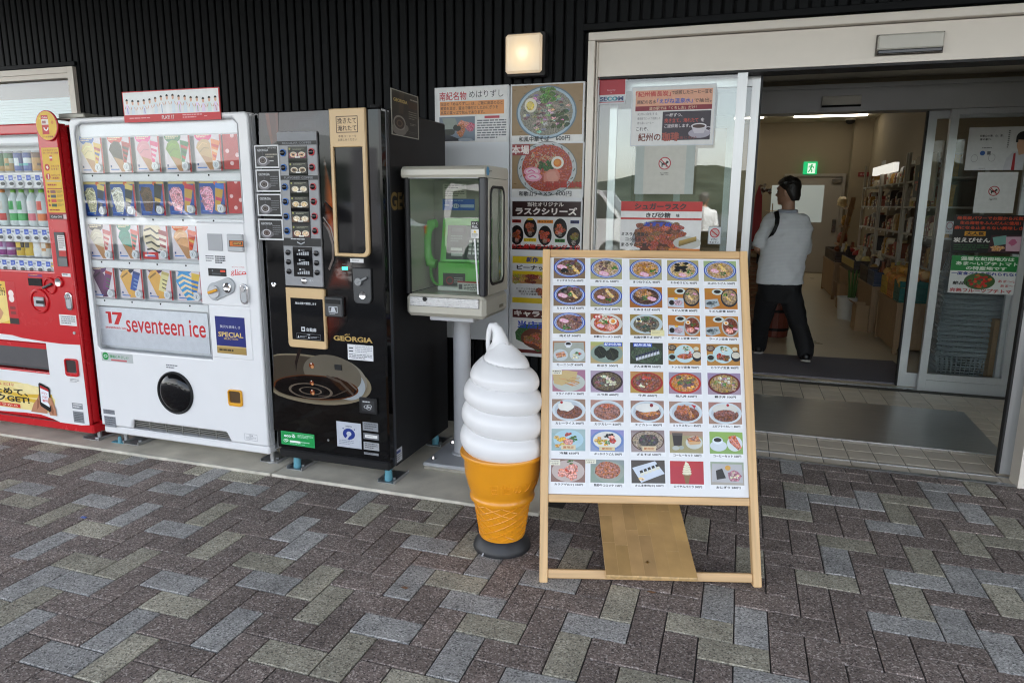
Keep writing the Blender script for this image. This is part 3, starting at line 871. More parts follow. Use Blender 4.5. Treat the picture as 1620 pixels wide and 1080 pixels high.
# ================================================================== white ice cream vending machine
def rectpx(u0, v0, u1, v1, y):
    a, b = onY(u0, v0, y), onY(u1, v1, y)
    return min(a.x, b.x), max(a.x, b.x), min(a.z, b.z), max(a.z, b.z)
def foot(parent, x, y, m=None, col=None):
    f = MB(); f.cyl((x, y, .016), (x, y, .10), .012, n=10); f.cyl((x, y, .013), (x, y, .024), .026, n=12)
    return f.build('foot', m or ZINC, parent)
def floor_bracket(parent, x0, x1, y0, y1):
    f = MB(); f.box(x0, x1, y0, y1, .013, .017); f.box(x0, x0+.004, y0, y1, .0172, .03); f.box(x1-.004, x1, y0, y1, .0172, .03)
    f.cyl(((x0+x1)/2+.02, y0+.05, .017), ((x0+x1)/2+.02, y0+.05, .03), .01, n=6)
    return f.build('floor_bracket', ZINC, parent)
ANCH = mat('blue_anchor', (.10, .30, .38), .5, var=.2)

YF = 2.90
def hollow(x0, x1, y0, y1, yb, z0, z1, mm, par, bev):
    """cabinet: solid from yb back, with an open box of thin walls in front for the display"""
    m = MB(); m.box(x0, x1, yb, y1, z0, z1, bev)
    t = .012
    m.box(x0, x0+t, y0, yb-.0005, z0, z1); m.box(x1-t, x1, y0, yb-.0005, z0, z1); m.box(x0+t+.0005, x1-t-.0005, y0, yb-.0005, z1-t, z1-.0005); m.box(x0+t+.0005, x1-t-.0005, y0, yb-.0005, z0, z0+t)
    return m.build('cabinet', mm, par)
wx0 = (onY(108, 195, YF).x+onY(162, 684, YF).x)/2; wx1 = onY(424, 690, YF).x
wz0, wz1 = .088, 1.822
W = thing('ice_cream_vending_machine', ((wx0+wx1)/2, 3.25, .012), 'white ice cream vending machine with rows of product cards behind clear pane', 'vending machine')
def w_(z): return z
hollow(wx0+.006, wx1-.004, 2.975, 3.62, 3.06, wz0+.012, wz1-.004, WHITEP, W, .006)
MB().box(wx1-.05, wx1-.001, 2.955, 2.974, wz0+.02, wz1-.008).build('door_seal', MIDGREY, W, smooth=0)
# door front with window opening and the vent notch
def Q(u, v, y=YF): p = onY(u, v, y); return (p.x, p.z)
n0 = Q(208, 672); n1 = Q(366, 700); nz = (Q(215, 664)[1]+Q(355, 684)[1])/2
kz = wz0+.048
outer = [(wx0, kz)] + [(n0[0], kz), (n0[0]+.012, nz-.006), (n0[0]+.02, nz), (n1[0]-.035, nz), (n1[0]-.025, nz-.006), (n1[0], kz)] + [(wx1, kz), (wx1, wz1-.02), (wx1-.02, wz1), (wx0+.02, wz1), (wx0, wz1-.02)]
wl = (Q(117, 200)[0]+Q(154, 545)[0])/2; wt = (Q(125, 193)[1]+Q(370, 188)[1])/2; wb = (Q(160, 553)[1]+Q(330, 567)[1])/2
wr = Q(335, 560)[0]; wr2 = (Q(376, 200)[0]+Q(384, 345)[0])/2; wm = (Q(322, 352)[1]+Q(383, 353)[1])/2
hole = [(wl+.02, wb), (wr, wb), (wr, wm), (wr2, wm), (wr2, wt-.03), (wr2-.03, wt), (wl+.05, wt), (wl+.015, wt-.015), (wl, wt-.05), (wl, wb+.02)]
plate_mesh(outer, [hole], YF, YF+.024, .010).build('front_panel', WHITEP, W, smooth=50)
m = MB()
for q0, q1, q2, q3 in ((wx0+.001, wx0+.02, kz+.002, wz1-.012), (wx1-.02, wx1-.001, kz+.002, wz1-.012), (wx0+.0205, wx1-.0205, wz1-.02, wz1-.001)): m.box(q0, q1, YF+.0245, 2.9745, q2, q3)
m.build('door_shell', WHITEP, W, smooth=0)
MB().box(wx0+.004, wx1-.003, YF+.008, 2.974, wz0, kz-.006, .008).build('kick_panel', WHITEP, W)
# lining of the window recess and back
m = MB()
m.box(wl-.05, wr2+.01, YF+.065, YF+.07, wb-.01, wt+.01)
m.box(wl-.05, wr2, YF+.025, YF+.0645, wt+.001, wt+.006); m.box(wl-.05, wr2, YF+.025, YF+.0645, wb-.006, wb-.001)
m.box(wr2+.001, wr2+.006, YF+.025, YF+.0645, wm, wt)
m.build('display_lining', mat('display_grey', (.55, .56, .58), .4), W, smooth=0)
box('display_top', emit('display_light', (.70, .72, .76), .012), W, wl+.001, wr2-.001, YF+.028, YF+.064, wt-.075, wt-.001, .008)
# clear pane, following the window outline
plate_mesh([(p[0], p[1]) for p in [(wl+.021, wb+.001), (wr-.001, wb+.001), (wr-.001, wm+.001), (wr2-.001, wm+.001), (wr2-.001, wt-.031), (wr2-.031, wt-.001), (wl+.051, wt-.001), (wl+.001, wt-.051), (wl+.001, wb+.021)]], [], YF+.004, YF+.008, .001).build('display_pane', GLASS2, W, smooth=0)
m = MB()
m.tube([(x, YF+.003, z) for x, z in hole+[hole[0]]], .004, n=6); m.build('pane_seal', mat('pale_seal', (.45, .46, .48), .4), W)
# rows of product cards
YC = YF+.034
def cone_art(s, head, body_c, wrap, bgc='d6cdd2', kind='cone', top=None, price='¥130', strip=None):
    s.rect(0, 0, 1, 1, rgb(bgc))
    if strip: s.rect(.93, 0, 1, 1, rgb(strip))
    if top: s.rect(0, 0, 1, .14, rgb(top)); s.circ(.62, .12, .075, rgb('d06a2a'))
    if head:
        s.ell(.34, .07, .32, .17, rgb(head), a0=0, a1=pi); s.rect(.02, 0, .66, .08, rgb(head))
        s.lines(.08, .06, .58, .15, 2, rgb('e8d9b8'))
    _poly, _line, _ell, _blob = s.poly, s.line, s.ell, s.blob
    def gx(p): return (.47+(p[0]-.50)*1.22, .56+(p[1]-.60)*1.10)
    s.poly = lambda pts, c, food=0: _poly([gx(p) for p in pts], c, food)
    s.line = lambda pts, t, c, food=0: _line([gx(p) for p in pts], t*1.2, c, food)
    s.blob = lambda x, y, a, b, c, food=1, *r: _blob(*gx((x, y)), a*1.2, b*1.1, c, food, *r)
    if kind == 'cone':
        s.poly([(.16, .45), (.22, .32), (.36, .24), (.52, .26), (.60, .36), (.66, .98), (.54, .98)], rgb(body_c))
        s.poly([(.30, .62), (.62, .70), (.66, .98), (.54, .98)], rgb('b98d62'))
        s.line([(.22, .45), (.36, .33), (.5, .36)], .02, [c*1.35 for c in rgb(body_c)]); s.line([(.27, .55), (.4, .45), (.56, .47)], .025, [c*.7 for c in rgb(body_c)])
        s.poly([(.62, .24), (.90, .30), (.70, .84), (.64, .78)], rgb(wrap[0]))
        for i, t in enumerate((.18, .38, .58)):
            s.poly([(.625+.006*t*10, .24+t*.62), (.9-t*.22, .30+t*.6), (.88-t*.22, .37+t*.58), (.63+.006*t*10, .31+t*.6)], rgb(wrap[1+i % (len(wrap)-1)]))
    elif kind == 'dark':
        s.poly([(.12, .42), (.24, .30), (.45, .30), (.52, .40), (.55, .70), (.46, .97), (.26, .90)], rgb(body_c), 1)
        for _ in range(4): s.blob(random.uniform(.2, .48), random.uniform(.38, .8), .05, .035, [c*.55 for c in rgb(body_c)], 0)
        s.line([(.16, .5), (.32, .36), (.5, .44)], .03, [min(1, c*1.5) for c in rgb(body_c)])
        s.poly([(.62, .2), (.88, .26), (.80, .60), (.66, .95), (.56, .9)], rgb(wrap[0])); s.poly([(.62, .2), (.88, .26), (.86, .38), (.61, .33)], rgb(wrap[1]))
        s.poly([(.60, .55), (.80, .60), (.78, .68), (.60, .64)], rgb(wrap[-1]))
    elif kind == 'bar':
        s.poly([(.14, .40), (.24, .24), (.42, .20), (.56, .34), (.76, .95), (.44, .98)], rgb(body_c))
        s.line([(.2, .42), (.42, .28)], .05, [c*.45 for c in rgb(body_c)])
        s.poly([(.62, .22), (.86, .28), (.66, .80), (.46, .74)], rgb(wrap[0])); s.poly([(.62, .22), (.86, .28), (.83, .36), (.6, .30)], rgb(wrap[1]))
        for t in (.45, .6, .75): s.line([(.64-.13*(t-.3), .2+.7*(t-.1)), (.80-.2*(t-.3), .25+.7*(t-.1))], .03, rgb(wrap[-1]))
    elif kind == 'swirl':
        s.poly([(.10, .50), (.20, .28), (.46, .22), (.64, .40), (.74, .95), (.42, .98)], rgb(body_c))
        for k in range(5):
            yy = .36+.13*k; s.line([(.14+.05*k, yy+.06), (.32+.04*k, yy-.03), (.5+.03*k, yy+.02), (.62+.02*k, yy+.05)], .06, rgb(wrap[2]))
        s.poly([(.62, .26), (.88, .3), (.74, .85), (.58, .8)], rgb(wrap[0]))
        for t in (.3, .5, .7): s.poly([(.61-.02*t, .26+t*.6), (.87-.15*t, .3+t*.6), (.86-.15*t, .37+t*.6), (.6-.02*t, .33+t*.6)], rgb(wrap[1]))
    elif kind == 'zebra':
        s.ell(.42, .42, .34, .36, rgb(body_c))
        for k in range(4): s.line([(.12+.02*k, .28+.16*k), (.35, .22+.17*k), (.55, .34+.16*k), (.8, .32+.17*k)], .055, rgb('1d1613'))
        s.poly([(.62, .24), (.92, .3), (.8, .8), (.64, .76)], rgb(wrap[0]))
        for t in (.2, .45, .7): s.poly([(.63, .24+t*.6), (.9-.1*t, .3+t*.6), (.89-.1*t, .38+t*.6), (.63, .32+t*.6)], rgb(wrap[1]))
        s.rect(.02, .82, .55, 1, rgb('c22a30')); s.rect(.08, .88, .42, .94, rgb('e6dcdc'))
    elif kind == 'dots':
        s.rect(0, 0, 1, 1, rgb(body_c))
        for (x, y) in ((.6, .18), (.25, .55), (.85, .65), (.5, .85)): s.circ(x, y, .12, rgb('e7c3c6'))
        return
    s.poly, s.line, s.ell, s.blob = _poly, _line, _ell, _blob
    s.rect(.06, .90, .42, .93, rgb('4a7ec4')); s.rect(.06, .80, .12, .86, rgb('2c4f86'))
    s.rect(.64, .74, .9, .84, rgb('efefef')); s.text(price, .77, .79, .07, rgb('222222'), 'C', fit=.22)
ROWS = [
 [((124, 216), (166, 274), dict(head='3f6bb3', body_c='e0cf9a', wrap=('d8b33c', 'b8302b', '2f4f9a'))), ((168, 214), (211, 273), dict(head='cf3b2c', body_c='40302a', wrap=('b3262a', '2a1716'))), ((212, 213), (256, 272), dict(head='e0589c', body_c='dd9ba6', wrap=('d94a86', 'e8d0d8'))), ((258, 212), (304, 272), dict(head='1d7a45', body_c='7fa03c', wrap=('1f7d47', 'c02a2c', '145a33'))), ((306, 210), (353, 270), dict(head='dd3e86', body_c='c9a97c', wrap=('e08a4a', 'c8342f', 'e6c8a8')))],
 [((131, 284), (172, 342), dict(head=None, top='c9b473', bgc='2b57a0', body_c='c9c3a4', wrap=('3a3a55', 'd5c27a', '3b67b3'), kind='dark', price='¥150')), ((173, 283), (217, 342), dict(head=None, top='c9b473', bgc='2b57a0', body_c='d3d0c3', wrap=('2c2f3e', 'd5c27a', 'c0b48c'), kind='dark', price='¥150')), ((219, 283), (263, 341), dict(head=None, top='c9b473', bgc='2b57a0', body_c='6a4a30', wrap=('2a2420', '1c1512', 'c8a54c'), kind='dark', price='¥150')), ((265, 283), (312, 340), dict(head=None, top='c9b473', bgc='2b57a0', body_c='d99aa8', wrap=('c6a050', 'c43a50', 'd6607a'), kind='dark', price='¥150')), ((314, 282), (360, 339), dict(head=None, top='c9b473', bgc='2b57a0', body_c='d99ab0', wrap=('c9a24a', '3f75c4', 'c84060'), kind='dark', price='¥150'))],
 [((138, 352), (181, 411), dict(head='4c4540', body_c='d3cab6', wrap=('b93a3d', 'd9c3bb'))), ((183, 352), (224, 411), dict(head='1d8a72', body_c='2d8f7c', wrap=('cf6a5e', '156a58'))), ((226, 353), (269, 411), dict(head=None, body_c='d9cdb2', wrap=('9a3038', 'd6ccc0'), kind='zebra')), ((270, 353), (316, 411), dict(head='e0762f', body_c='dfb084', wrap=('d8622c', 'c23a2a', 'd9b46a')))],
 [((144, 419), (185, 472), dict(head='6a3a72', body_c='6d4466', wrap=('7b3d74', 'b8403c', '3f7a4c'), kind='bar')), ((187, 420), (229, 473), dict(head='2f2f4c', body_c='dcae5c', wrap=('3a5da4', '284684', '8aa6d0'), kind='bar')), ((231, 420), (275, 475), dict(head='5e2f60', body_c='dcae5c', wrap=('d9cf9c', 'bfae70', '4a3a26'), kind='bar')), ((277, 420), (322, 478), dict(head='3b8ec6', body_c='4a9fd0', wrap=('d8b84c', '3a7cc0', 'e6d3ac'), kind='swirl'))],
]
DOTS = [((354, 209), (379, 268)), ((361, 282), (384, 338))]
BTN = mat('button_white', (.70, .72, .74), .3)
for r, row in enumerate(ROWS):
    xs = []
    for (p0, p1, kw) in row:
        s = sheetY(*p0, *p1, YC); s.back(.002)
        cone_art(s, strip='b8343c', **kw)
        s.build('product_card', W)
        x1 = s.O.x+s.U.x; zb = s.O.z+s.W.z; xs += [s.O.x, x1, zb]
        b = MB(); b.cyl((x1-.026, YC-.0045, zb+.028), (x1-.026, YC-.0175, zb+.028), .022, .020, n=18)
        bo = b.build('select_button', BTN, W)
        q = Sheet((x1-.038, YC-.0178, zb+.040), (.024, 0, 0), (0, 0, -.024)); q.ring(.5, .5, .5, .5, .16, rgb('9aa2ad'), 16); q.rect(.40, .42, .60, .8, rgb('6a7480')); q.circ(.5, .3, .1, rgb('6a7480')); q.build('button_print', bo)
    zlo = min(xs[2::3]); xa = wl+.004; xb = (wr2 if r < 2 else wr)-.004
    m = MB(); m.box(xa-.02, xb, YC-.008, YF+.064, zlo-.045, zlo-.004, .004); rl = m.build('card_rail', PLAST_W, W)
    m = MB()
    for i in range(0, len(xs), 3): m.cyl(((xs[i]+xs[i+1])/2, YC-.0078, zlo-.014), ((xs[i]+xs[i+1])/2, YC-.0098, zlo-.014), .005, n=8)
    m.build('rail_stud', BLACKM, rl)
for p0, p1 in DOTS:
    s = sheetY(*p0, *p1, YC); s.back(.002); cone_art(s, None, 'b8242f', (), kind='dots'); s.build('product_card', W)
# brand panel below the rows
s = sheetY(150, 484, 333, 560, YF+.045); s.back(.002); s.rect(0, 0, 1, 1, rgb('dcdde2')); s.rect(0, .58, 1, 1, rgb('cfd0d6'))
red = rgb('d0262e')
s.text('seventeen ice', .275, .40, .42, red, 'L', fit=.70, bold=.012, res=4)
# slab serifs for the lettering come as short bars; the emblem is a bold one and seven
s.rect(.095, .12, .135, .17, red); s.rect(.115, .12, .145, .42, red); s.rect(.155, .12, .245, .19, red); s.poly([(.245, .12), (.245, .19), (.205, .44), (.165, .44), (.205, .19)], red)
s.text('seventeen ice', .08, .52, .07, red, 'L', fit=.19, bold=.02)
s.build('brand_panel', W)
# coin panel block
cp = rectpx(321, 356, 396, 487, YF)
MB().box(wr-.036, wx1-.056, YF-.006, YF+.09, cp[2], wm+.004, .008).build('coin_panel', WHITEP, W)
MB().box(wr+.006, wx1-.056, YF-.004, YF+.05, Q(340, 568)[1]+.01, cp[2]-.004, .005).build('poster_holder', WHITEP, W)
YP = YF-.0065
def pbox(name, m, par, u0, v0, u1, v1, y, t, bev=0, **k):
    x0, x1, z0, z1 = rectpx(u0, v0, u1, v1, y)
    return box(name, m, par, x0, x1, y-t, y, z0, z1, bev, **k)
pbox('card_plate', mat('plate_grey', (.34, .35, .37), .4), W, 328, 369.5, 353, 397, YP, .003, .001)
bs = pbox('bill_slot', LGREY, W, 360.5, 370, 387.5, 398.5, YP, .014, .004)
s = sheetY(362, 380, 386, 391, YP-.0142); s.rect(0, 0, 1, 1, rgb('3a3634')); s.rect(.05, .1, .95, .9, rgb('c8742c')); s.rect(.25, .25, .9, .7, rgb('241b16')); s.text('1000円札', .57, .47, .3, rgb('e0b060'), 'C', fit=.56); s.build('slot_label', bs)
s = sheetY(325, 404, 357, 418, YP); s.lines(0, 0, .42, .85, 3, rgb('55585e'), .4); s.lines(.48, 0, 1, 1, 4, rgb('3a3d44'), .6); s.build('instructions', W)
s = sheetY(329, 424, 358, 437.5, YP-.002); s.back(.004, rgb('17181a')); s.rect(0, 0, 1, 1, rgb('1b1c1f')); s.rect(.68, .2, .96, .45, rgb('e0563a')); s.text('¥', .2, .3, .3, rgb('8a8f96')); s.rect(.2, .6, .7, .8, rgb('4a4f56')); s.build('display_screen', W)
s = sheetY(364, 420, 390, 438, YP); s.text('セブンティーンアイス', .5, .12, .15, rgb('c4464c'), 'C', fit=.8); s.text('glico', .5, .65, .62, red, 'C', fit=.95, bold=.0, res=4, slant=.2); s.line([(.25, .84), (.6, .8), (1.0, .72)], .05, red); s.build('maker_lettering', W)
# knob unit
a = onY(342, 461, YP); b = onY(362, 453, YP)
pts = [(a.x+.047*cos(t)-.002, a.z+.047*sin(t)) for t in [pi*(.5+i/9) for i in range(10)]] + [(b.x+.042*cos(t), b.z+.042*sin(t)+.003) for t in [-pi*.42+pi*.95*i/9 for i in range(10)]]
kn = plate_mesh(pts, [], YP-.010, YP+.002, .003).build('coin_mechanism', mat('mechanism_grey', (.40, .42, .44), .38), W)
m = MB(); m.cyl((a.x, YP-.0105, a.z), (a.x, YP-.02, a.z), .032, n=24); m.build('dial', mat('dial_grey', (.52, .53, .55), .35), kn)
m = MB(); m.obox(V((a.x-.026, YP-.034, a.z-.012)), V((.056, 0, .018)), V((0, .014, 0)), V((-.004, 0, .013)), .003); m.build('return_lever', mat('orange_plastic', (.75, .36, .02), .35), kn)
m = MB(); m.lathe((b.x, YP-.010, b.z-.006), [(.026, 0), (.026, .004), (.019, .007), (.012, .003), (.003, .002)], 20, axis=(0, -1, 0)); m.build('coin_slot', CHROME, kn)
def lock(par, u0, v0, u1, v1, y):
    x0, x1, z0, z1 = rectpx(u0, v0, u1, v1, y)
    w = (x1-x0)/2
    o = plate_mesh(rrect(x0, x1, z0, z1, w*.95, 6), [], y-.010, y+.001, .004).build('door_lock', CHROME, par)
    plate_mesh(rrect(x0+w*.35, x1-w*.35, z0+w*.4, z1-w*.3, w*.6, 6), [], y-.0112, y-.008, .001).build('lock_recess', LGREY, o)
    m = MB(); m.cyl(((x0+x1)/2, y-.0115, z1-w*1.05), ((x0+x1)/2, y-.02, z1-w*1.05), w*.55, n=16); m.build('lock_cylinder', CHROME, o)
    return o
lock(W, 380, 448.5, 395, 481.5, YP)
s = sheetY(339.5, 499.5, 390.5, 562, YF-.0045); s.back(.001, rgb('27327a')); s.rect(0, 0, 1, 1, rgb('27337c')); s.rect(0, .79, 1, 1, rgb('a8905a')); s.rect(0, .79, 1, .83, rgb('c4ae78'))
s.text('贅沢な美味しさ', .5, .27, .075, rgb('cfd0d8'), 'C', fit=.68, bold=.0); s.text('SPECIAL', .5, .48, .13, rgb('d8bf7a'), 'C', fit=.84, bold=.02); s.text('SELECTION', .5, .59, .05, rgb('cdb470'), 'C', fit=.48, bold=.01)
s.lines(.08, .88, .78, .96, 1, rgb('3a301c')); s.build('special_poster', W)
# delivery port
c = onY(278, 621, YF); rr = (onY(305, 621, YF).x-onY(250, 621, YF).x)/2
m = MB(); m.lathe((c.x, YF+.004, c.z), [(rr*1.0, 0), (rr*1.0, .012), (rr*.95, .016), (rr*.90, .013), (rr*.90, .001)], 40, axis=(0, -1, 0)); pt = m.build('delivery_port', BLACKM, W)
m = MB(); m.lathe((c.x, YF-.004, c.z), [(rr*.895, 0), (rr*.8, .012), (rr*.6, .021), (rr*.3, .026), (.004, .027)], 40, axis=(0, -1, 0)); m.build('port_flap', BLACKG, pt, smooth=60)
x0, x1, z0, z1 = rectpx(361.5, 615, 385, 643, YF)
cr = plate_mesh(rrect(x0, x1, z0, z1, .014), [rrect(x0+.007, x1-.007, z0+.018, z1-.007, .01)], YF-.012, YF+.004, .003).build('coin_return', MATS['orange_plastic'], W)
MB().box(x0+.007, x1-.007, YF-.003, YF-.0005, z0+.017, z1-.006).build('return_flap', mat('smoked_plastic', (.10, .06, .03), .2), cr)
# stickers
s = sheetY(160, 556.5, 211, 575, YF-.0005); s.rect(0, 0, 1, 1, rgb('b9bdbd')); s.circ(.13, .42, .10, rgb('2d9a55')); s.ring(.13, .42, .06, .16, .3, rgb('dfe8e2'), 14); s.text('環境にやさしい', .26, .40, .34, rgb('2f9156'), 'L', fit=.6); s.rect(.3, .72, .8, .9, rgb('c0666c')); s.build('eco_sticker', W)
s = sheetY(262.5, 576, 281.5, 585, YF-.0005); s.lines(0, 0, 1, 1, 2, rgb('7a7d84'), .5); s.build('port_note', W)
for (u0, v0, u1, v1) in ((163, 646.5, 182, 656), (164.5, 657, 184.5, 676)):
    s = sheetY(u0, v0, u1, v1, YF-.0005); s.rect(0, 0, 1, 1, rgb('8f9298')); s.lines(.08, .12, .92, .92, 4, rgb('4f5258'), .4); s.build('data_plate', W)
s = sheetY(386.5, 685, 407.5, 698, YF-.0005); s.frame(0, 0, 1, 1, .02, rgb('9a9da3')); s.text('ご注意', .5, .25, .22, rgb('777b82'), 'C'); s.lines(.1, .45, .9, .9, 3, rgb('9a9da3'), .4); s.build('caution_label', W)
# vent grille behind the notch
m = MB(); m.box(n0[0]-.02, n1[0]+.02, YF+.05, YF+.056, kz-.0, nz+.01); vg = m.build('vent_back', mat('vent_dark', (.035, .033, .03), .6), W)
vs_ = None
for i in range(5):
    z = kz+.012+i*(nz-kz)/5
    m = MB(); m.box(n0[0]+.01, n1[0]-.005, YF+.018, YF+.046, z, z+.005); m.build('vent_slat', mat('vent_grey', (.16, .155, .14), .5), vg)
for i in range(1, 6):
    x = n0[0]+(n1[0]-n0[0])*i/6; m = MB(); m.box(x, x+.006, YF+.016, YF+.02, kz+.002, nz); m.build('vent_mullion', MATS['vent_grey'], vg)
for x in (wx0+.07, wx1-.05):
    for y in (2.99, 3.56): foot(W, x, y)
m = MB(); m.cyl((wx0+.05, 2.965, .012), (wx0+.05, 2.965, .05), .014, .008, n=10); m.box(wx0+.0, wx0+.09, 2.95, 2.98, .012, .016); m.build('floor_anchor', ANCH, W)
floor_bracket(W, wx0+.09, wx0+.2, 2.95, 3.1); floor_bracket(W, wx1-.12, wx1-.01, 2.975, 3.12)
# grey tray and picture sign standing on top
t = onY(105, 185, 3.0); t2 = onY(152, 182, 3.0)
m = MB(); m.box(t.x-.012, t2.x-.06, 2.93, 3.3, wz1+.0, wz1+.006); m.box(t.x, t2.x-.03, 2.95, 3.4, wz1+.0065, wz1+.032, .005)
m.build('tray', mat('worn_steel', (.33, .32, .28), .45, .4, var=.2), loc=(t.x+.1, 3.1, wz1), label='flat grey metal tray lying on top of the white machine', cat='tray')
s = sheetY(192.5, 146, 349.5, 189, 2.892); s.O.z += .0; s.back(.006, rgb('b03038')); s.rect(0, 0, 1, 1, rgb('c7353d')); s.rect(.008, .03, .992, .76, rgb('e4e6e6'))
rg = random.Random(5)
for i in range(16):
    x = .045+i*.061; dy = .06*sin(i*.55+.4)+rg.uniform(-.02, .02)
    dress = rg.choice(['e9eaf0', 'd9e2ea', 'e2d6ea', 'e9e4dc', 'cfe0dc'])
    s.poly([(x-.017, .74), (x-.013, .40+dy), (x+.013, .40+dy), (x+.019, .74)], rgb(dress))
    s.line([(x-.012, .44+dy), (x-.026, .54+dy), (x-.012, .48+dy)], .006, rgb('d9b9a6')); s.line([(x+.012, .44+dy), (x+.025, .53+dy)], .006, rgb('d9b9a6'))
    s.ell(x, .31+dy, .011, .075, rgb('d9b49c')); s.ell(x, .275+dy, .013, .065, rgb(rg.choice(['231a17', '3a2a20', '1a1514', '57402c'])), a0=pi, a1=2*pi)
    if i % 3 == 0: s.line([(x, .5+dy), (x+.004, .72)], .008, rgb(rg.choice(['b59ac8', 'a7c4a0', 'c9a58a', '9fb6cf'])))
s.lines(.06, .85, .38, .91, 1, rgb('e3aeb2')); s.text('PLAY! 17', .47, .87, .13, rgb('f0dfe0'), 'C', fit=.13, bold=.02); s.lines(.62, .80, .82, .95, 2, rgb('e3aeb2'), .45); s.lines(.84, .86, .88, .91, 1, rgb('e3aeb2'))
sg = s.build('advert_sign', label='red and white sign with a row of performers above white machine', cat='sign')
sg.data.transform(Matrix.Translation((0, 0, 0)))

# ================================================================== red drinks vending machine
rx1 = (onY(90, 200, YF).x+onY(142, 672, YF).x)/2
rx0 = rx1-1.15
rz0, rz1 = .07, 1.80
rz1 = onY(60, 195, YF).z
Rm = thing('drinks_vending_machine', ((rx0+rx1)/2, 3.25, .012), 'red drinks vending machine with cans and bottles behind its window', 'vending machine')
hollow(rx0+.004, rx1+.028, 2.965, 3.60, 3.06, rz0+.05, rz1-.006, REDP, Rm, .006)
m = MB()
for q0, q1, q2, q3 in ((rx0+.001, rx0+.02, rz0+.06, rz1-.01), (rx1-.012, rx1-.001, rz0+.06, rz1-.01), (rx0+.0205, rx1-.0125, rz1-.02, rz1-.001)): m.box(q0, q1, YF+.0225, 2.9645, q2, q3)
m.build('door_shell', REDP, Rm, smooth=0)
dl = (Q(236, 212)[0]); dr = (Q(61, 214)[0]+Q(81, 425)[0])/2
dt = (Q(30, 213)[1]); db = Q(60, 429)[1]
outer = [(rx0, rz0+.055), (rx1, rz0+.055)] + [(rx1, rz1-.01), (rx1-.01, rz1), (rx0, rz1)]
fz0 = Q(20, 583)[1]; fz1 = Q(20, 540)[1]
fx1 = (Q(72, 543)[0]+Q(77, 590)[0])/2
plate_mesh(outer, [[(rx0+.05, db), (dr, db), (dr, dt), (rx0+.05, dt)], [(rx0+.1, fz0), (fx1, fz0), (fx1, fz1), (rx0+.1, fz1)]], YF, YF+.022, .008).build('front_panel', REDP, Rm, smooth=50)
MB().box(rx0, rx1+.02, YF-.004, 2.99, rz0, rz0+.052, .008).build('kick_panel', REDP, Rm)
m = MB(); m.box(rx0+.04, dr+.01, YF+.135, YF+.145, db-.01, dt+.01); m.box(dr+.001, dr+.01, YF+.0225, YF+.134, db, dt); m.box(rx0+.05, dr, YF+.0225, YF+.134, dt+.001, dt+.01); m.box(rx0+.05, dr, YF+.0225, YF+.134, db-.01, db-.001)
m.build('display_lining', mat('display_white', (.74, .75, .77), .4), Rm, smooth=0)
box('display_pane', GLASS2, Rm, rx0+.051, dr-.001, YF+.008, YF+.013, db+.001, dt-.001)
# rows of sample cans and bottles
def tube_obj(name, x, y, z, prof, colfn, par):
    """sample can or bottle with ink bands: prof (r, h) pairs, colfn(i, k) gives a face colour"""
    m = MB(); n = 14
    vs = []
    for r, h in prof:
        for i in range(n):
            t = 2*pi*i/n; vs.append((x+r*cos(t), y+r*sin(t), z+h))
    o = len(m.v); m.v += vs
    for k in range(len(prof)-1):
        for i in range(n):
            m.f.append((k*n+i, k*n+(i+1) % n, (k+1)*n+(i+1) % n, (k+1)*n+i)); m.m.append(0); m.c.append(colfn(i, k))
    for k, b in ((0, 0), (len(prof)-1, 1)):
        m.f.append(tuple(k*n+i for i in range(n))); m.m.append(0); m.c.append(colfn(0, min(k, len(prof)-2)))
    return m.build(name, printmat('can_print', .28, .06), par)
def can(x, z, cols, par, h=.118, r=.031):
    pr = [(r*.85, 0), (r, .008)] + [(r, .008+(h-.02)*i/7) for i in range(1, 8)] + [(r*.85, h-.005), (r*.83, h)]
    rg = random.Random(int(x*1000)+len(cols))
    pat = [[rg.choice(cols) for _ in range(14)] for _ in pr]
    def cf(i, k):
        if k == 0 or k >= len(pr)-3: return rgb('b8babd')
        c = pat[k//2][i//2*2 % 14] if k in (3, 4, 5) else cols[0 if k < 5 else -1]
        return rgb(c)
    return tube_obj('sample_can', x, YF+.085, z, pr, cf, par)
def bottle(x, z, cap, lab, par, liquid='d5dede', h=.205, r=.031):
    pr = [(r*.8, 0), (r, .012), (r, .03), (r, .05), (r*.97, .07), (r, .09), (r, .115), (r, .14), (r*.75, .165), (r*.42, .183), (r*.4, .186), (r*.44, .187), (r*.44, h), (r*.3, h+.001)]
    def cf(i, k):
        if k >= 10: return rgb(cap)
        if 2 <= k <= 3: return rgb(lab[0] if 6 < i < 13 else lab[-1])
        if 5 <= k <= 6: return rgb(lab[1 % len(lab)] if 7 < i < 12 else liquid)
        return rgb(liquid)
    return tube_obj('sample_bottle', x, YF+.085, z, pr, cf, par)
YB = YF+.085
r1 = Q(30, 273, YB)[1]; r2 = Q(40, 357, YB)[1]; r3 = Q(50, 406, YB)[1]
xr = lambda u, v: Q(u, v, YB)[0]
c1 = [(61, ['b8863a', '8a5a2c', '6a3c1e']), (47, ['2450a0', '38a8b0', 'd8e4ea', '1f3f8a']), (32.5, ['2450a0', '38a8b0', 'd8e4ea', '1f3f8a']), (17, ['b08c4a', '2e7a48', 'dfe4d0', '2a6a40']), (3, ['b08c4a', '2e7a48', 'dfe4d0', '2a6a40']), (-12, ['3060a8', 'c8d0d8']), (-27, ['b02028', 'e0d8d0']), (-42, ['c8a040', '504028'])]
for u, cols in c1: can(xr(u, 260), r1, cols, Rm)
